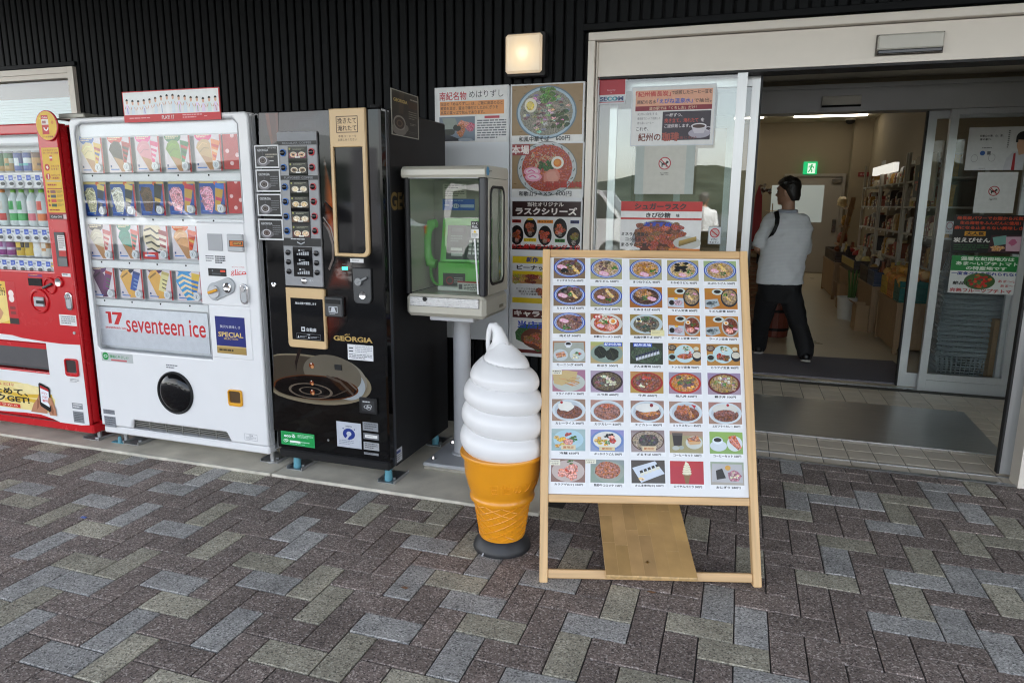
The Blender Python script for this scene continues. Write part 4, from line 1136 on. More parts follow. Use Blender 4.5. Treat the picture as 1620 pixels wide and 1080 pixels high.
b1 = [(70, '7fb83c', ['e07838', 'd04838']), (55, '7fb83c', ['d06878', 'e8e4e4']), (39, '6fb03c', ['3fa858', '2f9a4c']), (26, '6fb03c', ['3fa858', '2f9a4c']), (9, 'c8742c', ['c83830', 'd8d4ce']), (-7, '58a048', ['c8dcb0', '78b050']), (-22, 'd0d4d8', ['3878c0', 'e0e4e8']), (-38, 'd8d8d8', ['c03038', 'e8e0d8'])]
for u, cp_, lab in b1: bottle(xr(u, 345), r2, cp_, lab, Rm)
c2 = [(75, ['dcd8d0', 'c89058']), (63, ['dfe2e4', 'c8a468', 'e4e4e0']), (49.5, ['cfae3c', '4a4440', 'd0b040']), (36, ['cfae3c', '4a4440', 'd0b040']), (21, ['8c3a80', 'b8a0c8', 'c8c8d4', '7c2c70']), (8, ['8c3a80', 'b8a0c8', 'c8c8d4', '7c2c70']), (-7, ['c8c8d4', '8c3a80']), (-22, ['3858a0', 'd0d4dc'])]
for u, cols in c2: can(xr(u, 395), r3, cols, Rm, h=.125)
for zt, vv in ((r1, 290), (r2, 372), (r3, 420)):
    zt -= .002
    m = MB(); m.box(rx0+.051, dr-.001, YF+.03, YF+.134, zt-.012, zt-.002); m.box(rx0+.051, dr-.012, YF+.022, YF+.05, zt-.088, zt-.013, .004)
    rl = m.build('can_shelf', PLAST_W, Rm)
    i = 0; x = dr-.045
    while x > dr-.75:
        s = Sheet((x-.034, YF+.0215, zt-.016), (.068, 0, 0), (0, 0, -.03)); s.rect(.04, 0, .54, .95, rgb('2f5cc0')); s.rect(.6, .1, .98, .9, rgb('d8dade' if i != 0 or vv != 420 else 'e0c030')); s.rect(.62, .3, .9, .6, rgb('8f95a2')); s.text('130', .27, .5, .4, rgb('c8d4ee'), 'C', fit=.3); s.build('price_label', rl)
        m = MB(); m.cyl((x, YF+.0218, zt-.062), (x, YF+.014, zt-.062), .0215, .019, n=16); sb = m.build('select_button', PLAST_W, Rm)
        m = MB(); vsn = len(m.v); m.cyl((x, YF+.0138, zt-.062), (x, YF+.0115, zt-.062), .016, n=14); m.v = [(p[0], p[1], zt-.062+(p[2]-zt+.062)*.62) for p in m.v]; m.build('button_cap', DARKGREY, sb)
        x -= .068; i += 1
# upper interior light strip
box('display_top', emit('display_light', (.70, .72, .76), .012), Rm, rx0+.052, dr-.002, YF+.05, YF+.133, dt-.05, dt-.002, .01)
# oval sign
c = onY(73.5, 199, YF-.012); a = onY(91, 199, YF-.012).x-c.x; bb = (onY(73.5, 174.5, YF-.012).z-onY(73.5, 223.5, YF-.012).z)/2
plate_mesh(ell(c.x, c.z, a, bb, 36), [], YF-.012, YF-.002, .002).build('oval_plate', REDP, Rm)
s = Sheet((c.x-a, YF-.0125, c.z+bb), (2*a, 0, 0), (0, 0, -2*bb)); s.ell(.5, .5, .46, .47, rgb('dcb832')); s.rect(.29, .16, .60, .78, rgb('c22026')); s.rect(.29, .29, .60, .47, rgb('e4dfd8')); s.lines(.33, .34, .56, .43, 1, rgb('9a3038'), 1); s.text('Coke', .45, .23, .07, rgb('f0e8e0'), 'C', fit=.24)
s.line([(.37, .56), (.41, .63), (.47, .655), (.53, .63), (.57, .56)], .045, rgb('f2ecea')); s.circ(.78, .40, .06, rgb('d08a2a')); s.poly([(.2, .2), (.26, .28), (.18, .3)], rgb('e8d070')); s.text('スマホ自販機', .5, .86, .06, rgb('a04038'), 'C', fit=.5); s.build('oval_print', Rm)
# yellow instruction poster
s = sheetY(65, 234, 104, 336.5, YF-.0005); s.rect(0, 0, 1, 1, rgb('d8b42c')); d = rgb('a3301f')
s.text('スマホのアプリで', .5, .04, .028, d, 'C', fit=.8); s.text('スタンプがたまる自販機', .5, .08, .03, d, 'C', fit=.88); s.rect(.42, .12, .58, .2, rgb('c22a2a')); s.rect(.42, .14, .58, .165, WHITE)
s.circ(.22, .30, .15, rgb('b82820')); s.poly([(.14, .29), (.24, .27), (.3, .31), (.22, .33)], rgb('e8dcd0')); s.text('スタンプが', .44, .28, .034, d, fit=.5); s.text('たまる!', .44, .325, .034, d, fit=.42)
s.circ(.22, .44, .14, rgb('b82820')); s.rect(.2, .40, .26, .48, rgb('e8dcd0')); s.text('15スタンプで', .42, .42, .034, d, fit=.5); s.text('1本無料!', .42, .465, .034, d, fit=.45); s.rect(.08, .505, .92, .52, rgb('b9b4ac')); s.lines(.12, .555, .9, .585, 1, d, .9); s.rect(.08, .62, .94, .635, d)
for i in range(4):
    y = .665+i*.07; s.circ(.12, y+.01, .06, d); s.rect(.24, y-.012, .55, y+.035, rgb(['8a5a58', '3c4650', 'c04a3a', '2c5238'][i])); s.lines(.6, y-.01, .95, y+.035, 3, rgb('7a5a20'), .4)
s.lines(.08, .95, .92, .985, 1, d, .6); s.build('instruction_poster', Rm)
s = sheetY(77.5, 337, 106.5, 348, YF-.0005); s.rect(0, 0, 1, 1, rgb('9c2c34')); s.rect(.02, .25, .78, .85, rgb('2b2426')); s.text('Coke ON', .4, .55, .3, rgb('d8d0d0'), 'C', fit=.6); s.rect(.8, .2, .97, .85, rgb('c8b4b4')); s.build('app_sticker', Rm)
rd = pbox('card_reader', DARKGREY, Rm, 86, 367, 108.5, 422, YF, .006, .002)
s = sheetY(90, 372, 105.5, 406, YF-.0065); s.rect(0, 0, 1, 1, rgb('d9d4d2')); s.rect(0, .72, 1, 1, rgb('b8302c')); s.lines(.1, .05, .9, .65, 6, rgb('8a8584'), .45); s.build('reader_label', rd)
s = sheetY(92, 408, 107, 421.5, YF-.0065); s.rect(0, 0, 1, 1, rgb('77797a')); s.build('reader_pad', rd)
def sticker(par, u0, v0, u1, v1, y, bg='d9d9d9', ink='70747a', n=3, nm='sticker', brd=None):
    s = sheetY(u0, v0, u1, v1, y); s.rect(0, 0, 1, 1, rgb(bg)); s.lines(.1, .15, .92, .92, n, rgb(ink), .45)
    if brd: s.frame(0, 0, 1, 1, .03, rgb(brd))
    return s.build(nm, par)
sticker(Rm, 97.5, 432, 112, 438, YF-.0005, n=1); sticker(Rm, 44.5, 433, 67, 438.5, YF-.0005, '8a3a78', 'd08a4a', 1); sticker(Rm, 93, 497, 122, 516, YF-.0005, n=4)
sc = pbox('display_screen', BLACKG, Rm, 45, 439.5, 67.5, 452.5, YF, .005, .001)
def ringpx(name, u, v, ru, y, m, par, ri=.7, d=.012):
    c = onY(u, v, y); r = (onY(u+ru, v, y).x-c.x)
    b = MB(); b.lathe((c.x, y+.001, c.z), [(r, 0), (r, d*.7), (r*.93, d), (r*ri, d), (r*ri*.96, d*.35), (.002, d*.3)], 28, axis=(0, -1, 0)); return b.build(name, m, par), c, r
o, c, r = ringpx('return_dial', 80, 452, 10, YF, REDP, Rm, .8)
m = MB(); m.obox(V((c.x-r*.9, YF-.02, c.z-.02)), V((r*1.5, 0, .028)), V((0, .012, 0)), V((-.004, 0, .012)), .003); m.build('return_lever', DARKGREY, o)
o, c, r = ringpx('coin_slot_ring', 94, 446, 6.5, YF, REDP, Rm, .75)
m = MB(); m.lathe((c.x, YF-.003, c.z), [(r*.7, 0), (r*.7, .008), (r*.35, .006), (.002, .005)], 18, axis=(0, -1, 0)); m.build('coin_slot', CHROME, o)
o, c, r = ringpx('bill_slot_ring', 63.5, 476, 14.5, YF, REDP, Rm, .82)
pbox('bill_slot', LGREY, o, 55, 469, 72, 485, YF-.004, .012, .003); pbox('bill_mouth', BLACKM, o, 57, 475, 70, 481, YF-.016, .001)
lock(Rm, 103.5, 461.5, 117.5, 491, YF)
c = onY(118, 526.5, YF); m = MB(); m.cyl((c.x, YF, c.z), (c.x, YF-.004, c.z), .009, n=14); m.build('key_hole', ZINC, Rm)
# promotional poster, upper left
s = sheetY(-80, 440, 31, 513, YF-.0005); s.rect(0, 0, 1, 1, rgb('d9b956')); s.ell(.5, .6, .5, .45, rgb('e4cf8a')); s.rect(.86, 0, 1, .86, rgb('c02c36')); s.rect(.86, .86, 1, 1, rgb('36302e'))
s.text('ためて、', .84, .13, .13, rgb('231c1a'), 'R', bold=.03); s.text('GET!', .84, .27, .13, rgb('231c1a'), 'R', bold=.03, slant=.1); s.blob(.62, .75, .16, .3, rgb('c89a78'), 0)
for y in (.28, .4): s.circ(.93, y, .04, rgb('e6d8d4'))
for y in (.58, .7): s.rect(.89, y, .97, y+.07, rgb('8a3a3c'))
s.build('promo_poster', Rm)
# white wave covering the lower door
pts = [(-110, 527), (0, 527.5), (20, 530), (34, 534), (72, 540.5), (100, 544), (127, 545.5)]
low = [(142, 672), (120, 672.5), (99, 669), (85, 662), (65, 655), (40, 652), (0, 649), (-110, 640)]
P3 = [onY(u, v, YF) for u, v in pts+low]
wv = [(max(p.x, rx0+.005), p.z) for p in P3]
plate_mesh(wv, [[(rx0+.09, fz0-.01), (fx1+.008, fz0-.01), (fx1+.008, fz1+.008), (rx0+.09, fz1+.008)]], YF-.0025, YF-.0003, .0004).build('white_door_cover', WHITEP, Rm, smooth=0)
m = MB(); m.box(rx0+.1, fx1, YF+.045, YF+.05, fz0, fz1); fl = m.build('delivery_slot', DARKGREY, Rm)
m = MB(); m.prism([(rx0+.102, YF+.04, fz0+.012), (rx0+.102, YF+.012, fz1-.03), (rx0+.102, YF+.018, fz1-.028), (rx0+.102, YF+.046, fz0+.014)], (fx1-rx0-.104, 0, 0)); m.build('slot_flap', mat('smoked_flap', (.12, .12, .125), .15), fl)
MB().box(rx0+.102, fx1-.002, YF+.004, YF+.04, fz1-.03, fz1-.001).build('slot_lip', REDP, fl)
YW2 = YF-.0028
x0, x1, z0, z1 = rectpx(103, 566, 126.5, 596, YW2)
cr = plate_mesh(rrect(x0, x1, z0, z1, .016), [rrect(x0+.008, x1-.008, z0+.022, z1-.008, .01)], YW2-.012, YW2+.002, .003).build('coin_return', REDP, Rm)
MB().box(x0+.008, x1-.008, YW2-.004, YW2-.0012, z0+.02, z1-.007).build('return_flap', mat('dark_flap', (.05, .04, .04), .2), cr)
sticker(Rm, 109, 597, 127, 607, YW2, 'dcdcdc', '8a8d92', 3); sticker(Rm, 113.5, 636.5, 131.5, 648, YW2, '909398', 'd8d8d8', 2, 'data_plate'); sticker(Rm, 115, 649.5, 134, 669.5, YW2, '8c8f94', '55585c', 5, 'data_plate')
# lower promotional print with a hand holding a phone
s = sheetY(-110, 588, 90, 654, YW2); s.rect(0, 0, .72, 1, rgb('dfcf92')); s.poly([(.72, 0), (.93, .12), (1, .5), (.98, 1), (.72, 1)], rgb('e2d29a'))
s.poly([(.6, .1), (.8, .02), (.97, .25), (.9, .5)], rgb('e6d9a8')); s.line([(.55, .4), (.75, .5), (.98, .38)], .02, rgb('d4b448')); s.line([(.6, .7), (.8, .62), (.97, .7)], .02, rgb('d4b448'))
s.text('スタンプためて、', .795, .37, .26, rgb('1c1718'), 'R', bold=.035, fit=.62); s.text('1ドリンクGET!', .80, .64, .26, rgb('1c1718'), 'R', bold=.035, fit=.56); s.text('Coke ON、はじまる!', .69, .12, .11, rgb('c03028'), 'R', bold=.02)
s.rect(0, .83, .72, .97, rgb('c8302c')); s.text('ダウンロードはコチラから', .7, .90, .09, rgb('e8d8c0'), 'R', fit=.55)
s.build('promo_print', Rm)
s = sheetY(45, 604, 90, 657, YW2-.0042)
sk, skd = rgb('b98a70'), rgb('9a6a52')
s.poly([(-.05, .98), (.1, .7), (.28, .52), (.40, .30), (.46, .26), (.46, .6), (.6, .8), (.62, .98)], sk); s.poly([(.28, .52), (.36, .6), (.3, .8), (.2, .9)], skd)
s.poly([(.78, .40), (.86, .45), (.98, .8), (1.0, 1.02), (.72, 1.02), (.66, .8)], sk); s.poly([(.8, .6), (.9, .85), (.86, 1), (.78, .9)], skd)
s.poly([(.40, .02), (.46, -.02), (.80, .10), (.84, .17), (.80, .86), (.74, .92), (.40, .76), (.36, .70)], rgb('1a191b')); s.poly([(.45, .10), (.78, .2), (.75, .76), (.42, .62)], rgb('e0e4ea')); s.poly([(.45, .06), (.78, .17), (.78, .25), (.45, .15)], rgb('b82a30'))
for i, t in enumerate(('ドリン', 'クGET', '無料')): s.text(t, .60, .32+i*.12, .09, rgb('c83a3c'), 'C', fit=.22)
s.poly([(.74, .45), (.84, .42), (.88, .60), (.78, .72), (.70, .60)], sk)
s.build('phone_print', Rm)
m = MB(); m.box(rx0+.04, Q(95, 668)[0], YF-.002, YF-.0002, Q(30, 667)[1], Q(30, 657)[1]); m.build('vent_strip', mat('dark_red_vent', (.10, .02, .02), .5), Rm)
for x in (rx0+.08, rx1-.04):
    for y in (2.985, 3.55): foot(Rm, x, y)
floor_bracket(Rm, rx1-.12, rx1+.0, 2.94, 3.08)

# ================================================================== black coffee machine
YK = 2.88
kx0 = (onY(407, 200, YK).x+onY(438, 715, YK).x)/2+.004; kx1 = -1.563
kz0, kz1 = .10, 1.818
K = thing('coffee_vending_machine', ((kx0+kx1)/2, 3.25, .012), 'glossy black coffee vending machine with cup picture and beige trim', 'vending machine')
def k(u, v, y=YK): p = onY(u, v, y); return (p.x, p.z)
body = MB(); body.box(kx0+.004, kx1, 2.955, 3.605, kz0, kz1, .006); body.build('cabinet', BLACKM, K)
MB().box(kx1-.022, kx1+.002, 2.927, 2.954, kz0+.01, kz1-.006, .004).build('door_edge', mat('blue_black_trim', (.02, .024, .032), .3), K)
fp = MB(); fp.box(kx0, kx1-.001, YK, 2.95, kz0+.05, kz1-.004, .008); fp.build('front_panel', mat('black_lacquer', (.006, .006, .0065), .04, var=.05, spec=.25), K)
MB().box(kx0+.004, kx1-.004, YK+.004, 2.954, kz0, kz0+.045, .008).build('kick_panel', BLACKM, K)
MB().cyl((kx1-.08, 2.99, kz1), (kx1-.08, 2.99, kz1+.02), .03, .025, n=16).build('top_cap', BLACKM, K)
YG = YK-.0004
# printed art: coffee cup, warm streaks; sky sheen painted in along the top
s = sheetY(410, 185, 590, 715, YG); kw, kh = s.w, s.h
LAC = printmat('lacquer_print', .06, .05, 12)
def kk(u, v):
    p = onY(u, v, YG); return ((p.x-s.O.x)/s.U.x, (p.z-s.O.z)/s.W.z)
def kp(*uv): return [kk(390+x/3.6, 160+y/3.6) for x, y in uv]
def k6(*uv): return [kk(400+x/3.175, 440+y/3.175) for x, y in uv]
def fade(pts, c0, c1, n=7, cx=None):
    """soft-edged patch: nested outlines stepping from c1 (rim) to c0 (core)"""
    mx = sum(p[0] for p in pts)/len(pts); my = sum(p[1] for p in pts)/len(pts)
    for i in range(n):
        t = i/(n-1); q = 1-.85*t
        s.poly([(mx+(p[0]-mx)*q, my+(p[1]-my)*q) for p in pts], [a+(b-a)*t for a, b in zip(rgb(c1), rgb(c0))])
fade(kp((72, 68), (178, 66), (180, 225), (150, 250), (72, 245)), '33333c', '1b1a1e', 6)  # mirrored sky painted onto the upper left of the panel
fade(kp((185, 66), (480, 52), (482, 200), (402, 190), (400, 175), (182, 180)), '3c3a44', '222126', 6)  # reflected sky put into the colour across the panel top
s.poly(kp((105, 70), (162, 68), (178, 225), (142, 246), (118, 170)), rgb('4a2218')); s.poly(kp((162, 68), (178, 66), (182, 200), (176, 225)), rgb('5c2a1a')); s.poly(kp((108, 70), (125, 69), (150, 230), (140, 245)), rgb('6a3a28'))
fade(kp((438, 300), (470, 420), (515, 560), (530, 700), (508, 760), (440, 700)), '9a5426', '140d0b', 9)
fade(kp((440, 560), (500, 620), (512, 760), (508, 840), (450, 720)), '96481c', '170e0b', 8)
fade(kp((515, 880), (600, 920), (600, 1075), (450, 1080), (470, 1000)), '6a2a14', '140c0a', 9)
s.line(kp((440, 690), (470, 740), (492, 820), (492, 900), (470, 960)), .02, rgb('6e6460')); s.line(kp((436, 660), (480, 720), (500, 800)), .01, rgb('8a8480'))
fade(k6((365, 60), (480, 90), (475, 220), (380, 340), (300, 370), (180, 330), (370, 340)), '5e2416', '120b0a', 8)
# cup
s.poly(k6((105, 520), (380, 560), (588, 560), (588, 720), (480, 850), (105, 760)), rgb('15110f'))
fade(k6((108, 600), (330, 640), (590, 590), (590, 712), (400, 740), (108, 690)), '1d1814', '14100e', 4)
def eq(cx, cy, a, b, rot, n=40, x0=104, a0=0, a1=2*pi):
    o = []
    for i in range(n):
        t = a0+(a1-a0)*i/n
        o.append((max(x0, cx+a*cos(t)*cos(rot)-b*sin(t)*sin(rot)), cy+a*cos(t)*sin(rot)+b*sin(t)*cos(rot)))
    return k6(*o)
s.poly(eq(288, 507, 312, 120, .17), rgb('857c6a'))
for i, cc in enumerate(('7b7262', '6d6455', '5f574a', '544c40', '4a4238')): s.poly(eq(286-i*3, 505-i*3, 300-i*5, 112-i*4, .17), rgb(cc))
s.poly(eq(420, 500, 160, 100, .35), rgb('847f76')); s.poly(eq(470, 530, 100, 75, .5), rgb('9aa0a4')); s.poly(eq(400, 480, 150, 90, .3), rgb('6d675c'))
s.poly(eq(318, 548, 214, 62, .08), rgb('5a3318')); s.poly(eq(318, 548, 205, 57, .08), rgb('1a0f0a')); s.poly(eq(300, 555, 190, 50, .06), rgb('120a07'))
s.poly(k6((370, 490), (440, 500), (520, 550), (500, 590), (440, 560)), rgb('3a2412')); s.line(k6((370, 490), (440, 520), (505, 585)), .022, rgb('564c44')); s.line(k6((420, 492), (480, 520), (522, 560)), .015, rgb('6c625a')); s.line(k6((330, 590), (410, 590), (480, 560)), .010, rgb('4c433c'))
for a_, b_, t_ in ((112, 38, .12), (58, 19, .16)): 
    cc = kk(400+290/3.175, 440+565/3.175); ra = kk(400+(290+a_)/3.175, 440+565/3.175)[0]-cc[0]; rb = kk(400+290/3.175, 440+(565+b_)/3.175)[1]-cc[1]
    s.ring(cc[0], cc[1], ra, rb, t_, rgb('6c6258'), 26)
for (x, y, q) in ((296, 438, 17), (297, 525, 13), (300, 572, 15)):
    cc = kk(400+x/3.175, 440+y/3.175); s.circ(*cc, q/3.175/190, rgb('7a3e22')); s.circ(cc[0]+.005, cc[1]+.004, q/3.175/330, rgb('c09068')); s.circ(cc[0]-.005, cc[1]-.006, q/3.175/700, rgb('d8cfc8'))
s.poly(k6((230, 345), (250, 345), (225, 420), (218, 470), (212, 420)), rgb('2a1d18'))
s.build('front_print_sheen', K, LAC)
# control strip
cs = [k(440, 209), k(502, 208), k(513.5, 453), k(454, 452)]
cx0 = (cs[0][0]+cs[3][0])/2+.0; cx1 = (cs[1][0]+cs[2][0])/2; cz1 = (cs[0][1]+cs[1][1])/2; cz0 = (cs[2][1]+cs[3][1])/2
MB().box(cx0, cx1, YK-.012, YK+.002, cz0, cz1, .003).build('control_panel', MIDGREY, K)
YS = YK-.0125
def sheetK(u0, v0, u1, v1, y, z6=False):
    f = (lambda x, yy: (400+x/3.175, 440+yy/3.175)) if z6 else (lambda x, yy: (390+x/3.6, 160+yy/3.6))
    return sheetY(*f(u0, v0), *f(u1, v1), y)
cw = cx1-cx0
def band(name, v0, v1, txt=None, colr='1f2023', x0=0, x1=1):
    zt = onY(470, 160+v0/3.6, YS).z; zb = onY(470, 160+v1/3.6, YS).z
    s = Sheet((cx0+cw*x0, YS, zt), (cw*(x1-x0), 0, 0), (0, 0, zb-zt)); s.rect(0, 0, 1, 1, rgb(colr))
    if txt: s.text(txt, .5, .5, .5, rgb('8a8d92'), 'C', fit=.74, bold=.01)
    s.build(name, K); return s
band('panel_head', 180, 226, None, '8a8c90'); band('panel_band', 227, 250, 'REGULAR COFFEE'); band('panel_band', 424, 449, 'FLAVORED COFFEE')
s = band('panel_band', 780, 826, None); 
zt = onY(478, 380, YS).z
s = Sheet((cx0, YS-.0004, onY(478, 376, YS).z), (cw, 0, 0), (0, 0, -.05)); s.lines(.22, .1, .74, .26, 1, rgb('c8cace')); s.line([(.38, .42), (.48, .62), (.58, .42)], .025, rgb('b0b3b8')); s.build('chevron_print', K)
zc1 = onY(478, 160+255/3.6, YS).z; zc0 = onY(478, 160+780/3.6, YS).z
box('menu_strip', BLACKG, K, cx0+cw*.27, cx0+cw*.75, YS-.002, YS, zc0, onY(478, 160+450/3.6, YS).z); box('menu_strip', BLACKG, K, cx0+cw*.27, cx0+cw*.75, YS-.002, YS, onY(478, 160+423/3.6, YS).z, zc1)
MENU = [(262, 326, '7a2848', 'c8a080'), (350, 413, '2a2018', '8a7458'), (458, 523, '3a3428', 'd8cbb0'), (545, 608, '5a4830', 'd8b888'), (628, 691, '6a4a2a', 'e0d0b8'), (708, 776, '5a2018', 'd0b090')]
LB = [(212, 295), (217, 380), (222, 490), (228, 573), (232, 656), (236, 738)]; RB = [(375, 290), (379, 377), (385, 488), (388, 572), (393, 656), (396, 738)]
BLUE_L = mat('blue_ring', (.03, .14, .45), .35); RED_L = mat('red_ring', (.5, .03, .04), .35)
for i, (v0, v1, c0, c1) in enumerate(MENU):
    zt = onY(478, 160+v0/3.6, YS).z; zb = onY(478, 160+v1/3.6, YS).z
    s = Sheet((cx0+cw*.28, YS-.0024, zt), (cw*.46, 0, 0), (0, 0, zb-zt)); s.rect(0, 0, 1, 1, rgb('1c1a18')); s.rect(.02, .03, .98, .97, rgb('2c3026')); s.rect(.02, .5, .98, .97, rgb(c0)); s.circ(.08, .15, .05, rgb('a0a060'))
    for x in (.28, .74): s.ell(x, .66, .20, .25, rgb('cfc8b8')); s.ell(x, .68, .15, .18, rgb(c1), 1); s.ell(x, .68, .08, .08, rgb('d8c8a8' if i > 1 else '2a1a12'))
    s.lines(.25, .1, .9, .3, 2, rgb('9a9a88'), .4); s.rect(.36, .84, .64, .95, rgb('d8d8d4')); s.build('menu_picture', K)
    zb_ = (zt+zb)/2
    for xx, mm_, zz in ((cx0+cw*.135, BLUE_L, onY(445, 160+LB[i][1]/3.6, YS).z), (cx0+cw*.865, RED_L, onY(492, 160+RB[i][1]/3.6, YS).z)):
        m = MB(); m.lathe((xx, YS+.001, zz), [(.0165, 0), (.0165, .004), (.015, .005), (.0125, .005), (.0125, .002), (.001, .002)], 22, axis=(0, -1, 0)); o = m.build('button_ring', mm_, K)
        m = MB(); m.lathe((xx, YS-.0018, zz), [(.012, 0), (.012, .006), (.009, .008), (.001, .0085)], 18, axis=(0, -1, 0)); m.build('button', BLACKG, o)
zt = onY(478, 160+830/3.6, YS).z; zb = onY(484, 160+1000/3.6, YS).z
box('strength_screen', BLACKG, K, cx0+cw*.26, cx0+cw*.76, YS-.002, YS, zb, zt)
s = Sheet((cx0+cw*.26, YS-.0024, zt), (cw*.5, 0, 0), (0, 0, zb-zt))
for i in range(3):
    y = .22+i*.32
    for j in range(6): s.rect(.2+j*.11, y-.02*(j if j < 4 else 3), .28+j*.11, y+.06, rgb('a8abb0'))
    s.rect(.3, y-.13, .38, y-.07, rgb('c4c6ca')); s.lines(.42, y-.12, .7, y-.08, 1, rgb('a0a3a8'))
    for sx in (.13, .87):
        m = MB(); m.lathe((cx0+cw*sx, YS, zt+(zb-zt)*(y-.02)), [(.013, 0), (.013, .006), (.01, .008), (.001, .008)], 18, axis=(0, -1, 0)); m.build('button', BLACKG, K)
s.build('strength_print', K)
c = onY(390+330/3.6, 160+1025/3.6, YS); m = MB(); m.lathe((c.x, YS, c.z), [(.015, 0), (.014, .004), (.009, .007), (.001, .008)], 20, axis=(0, -1, 0)); m.build('buy_button', CHROME, K)
s = Sheet((c.x+.022, YS-.0003, c.z+.012), (.035, 0, 0), (0, 0, -.024)); s.text('購入', .5, .35, .45, rgb('c0c2c6'), 'C'); s.lines(.1, .75, .9, .9, 1, rgb('9a9da2')); s.build('buy_lettering', K)
# beige trim with tall window
BEIGE = mat('beige_trim', (.60, .42, .22), .38, var=.03)
a0 = k(524, 173); a1 = k(578.5, 172); b0 = k(534, 407); b1 = k(586, 407)
bx0 = (a0[0]+b0[0])/2-.006; bx1 = (a1[0]+b1[0])/2+.004
h0 = (k(532, 233.5)[1]); hb = k(560, 400.5)[1]
plate_mesh(rrect(bx0, bx1, b1[1], a0[1], (.002, .03, .002, .002)), [rrect(bx0+.016, bx1-.02, hb, h0, (.002, .02, .002, .002))], YK-.016, YK+.001, .004).build('beige_frame', BEIGE, K)
box('tall_window', mat('tall_window_glass', (.006, .006, .007), .03, spec=.2), K, bx0+.013, bx1-.017, YK-.004, YK-.0005, hb-.003, h0+.003)
s = Sheet((bx0, YK-.0164, a0[1]), (bx1-bx0, 0, 0), (0, 0, h0-a0[1])); br = rgb('4a3420')
s.frame(.2, .2, .8, .63, .018, br); s.text('挽きたて', .5, .32, .15, br, 'C', fit=.52, bold=.01, res=3); s.text('淹れたて', .5, .51, .15, br, 'C', fit=.52, bold=.01, res=3); s.text('本格コーヒーを', .5, .72, .065, br, 'C', fit=.5, bold=.0); s.text('お楽しみください', .5, .81, .065, br, 'C', fit=.52, bold=.0); s.build('trim_lettering', K)
s = sheetK(590, 896, 667, 921, YK-.001); s.rect(0, 0, 1, 1, rgb('d4d4d4')); s.lines(.15, .35, .85, .7, 1, rgb('5a5c60')); s.build('sticker', K)
m = MB(); x0, x1, z0, z1 = rectpx(390+545/3.6, 160+943/3.6, 390+577/3.6, 160+962/3.6, YK); m.box(x0, x1, YK-.002, YK-.0004, z0, z1); m.build('green_display', emit('green_led', (.02, .75, .22), .9), K)
s = sheetK(542, 925, 580, 990, YK-.0024); s.lines(.1, 0, .9, .2, 1, rgb('5a5450')); s.lines(.1, .78, .9, 1, 1, rgb('7a7470')); s.build('display_note', K)
x0, x1, z0, z1 = rectpx(390+607/3.6, 160+950/3.6, 400+600/3.175, 440+128/3.175, YK)
x0 = k(560, 430)[0]; x1 = k(588, 425)[0]; z0 = k(575, 480)[1]; z1 = k(575, 424)[1]
cm = plate_mesh(rrect(x0, x1, z0, z1, (.025, .025, .006, .006)), [], YK-.014, YK+.001, .004).build('coin_mechanism', DARKGREY, K)
c = onY(569, 445, YK-.016); m = MB(); m.obox(V((c.x-.012, YK-.028, c.z-.012)), V((.055, 0, .026)), V((0, .012, 0)), V((-.003, 0, .012)), .003); m.cyl((c.x-.004, YK-.014, c.z-.002), (c.x-.004, YK-.027, c.z-.002), .018, n=18); m.build('return_lever', mat('lever_grey', (.25, .26, .27), .3, .5), cm)
c = onY(574, 467, YK-.014); m = MB(); m.lathe((c.x, YK-.013, c.z), [(.018, 0), (.017, .006), (.010, .004), (.002, .003)], 20, axis=(0, -1, 0)); m.build('coin_slot', CHROME, cm)
c = onY(400+108/3.175, 440+32/3.175, YK); m = MB(); m.lathe((c.x, YK, c.z), [(.013, 0), (.013, .006), (.008, .008), (.001, .006)], 18, axis=(0, -1, 0)); m.build('door_lock', CHROME, K)
# cup door
a0 = k(454.5, 453); a1 = k(516, 453.5); b0 = k(460, 546); b1 = k(519, 549)
ux0 = (a0[0]+b0[0])/2; ux1 = (a1[0]+b1[0])/2
ud = plate_mesh(rrect(ux0, ux1, b0[1]-.004, a0[1]-.002, (.02, .008, .003, .003), 4), [], YK-.018, YK+.001, .004).build('cup_door', BEIGE, K)
x0, x1, z0, z1 = rectpx(400+189/3.175, 440+97/3.175, 400+360/3.175, 440+318/3.175, YK-.018)
MB().box(x0, x1, YK-.0205, YK-.0178, z0, z1, .001).build('door_window', BLACKG, ud)
s = Sheet((x0, YK-.0209, z1), (x1-x0, 0, 0), (0, 0, z0-z1)); wt_ = rgb('c8cace')
s.text('扉は自動で開閉します', .48, .12, .055, wt_, 'C', fit=.66); s.rect(.3, .68, .42, .79, wt_); s.rect(.33, .71, .39, .76, rgb('1a1a1a')); s.text('自動扉', .62, .74, .085, wt_, 'C', fit=.3); s.frame(.14, .84, .9, .97, .006, rgb('808388')); s.text('ご注意', .52, .865, .03, wt_, 'C')
s.poly([(.17, .95), (.2, .89), (.23, .95)], wt_); s.poly([(.5, .95), (.53, .89), (.56, .95)], wt_); s.lines(.25, .9, .47, .95, 2, rgb('9a9da2'), .5); s.lines(.58, .9, .86, .95, 2, rgb('9a9da2'), .5); s.build('door_lettering', ud)
x0, x1, z0, z1 = rectpx(400+371/3.175, 440+90/3.175, 400+462/3.175, 440+194/3.175, YK)
bu = MB().box(x0, x1, YK-.022, YK+.001, z0, z1, .004).build('bill_unit', DARKGREY, K)
MB().box(x0+.006, x1-.008, YK-.026, YK-.0223, z1-.032, z1-.012, .002).build('bill_mouth', BLACKM, bu)
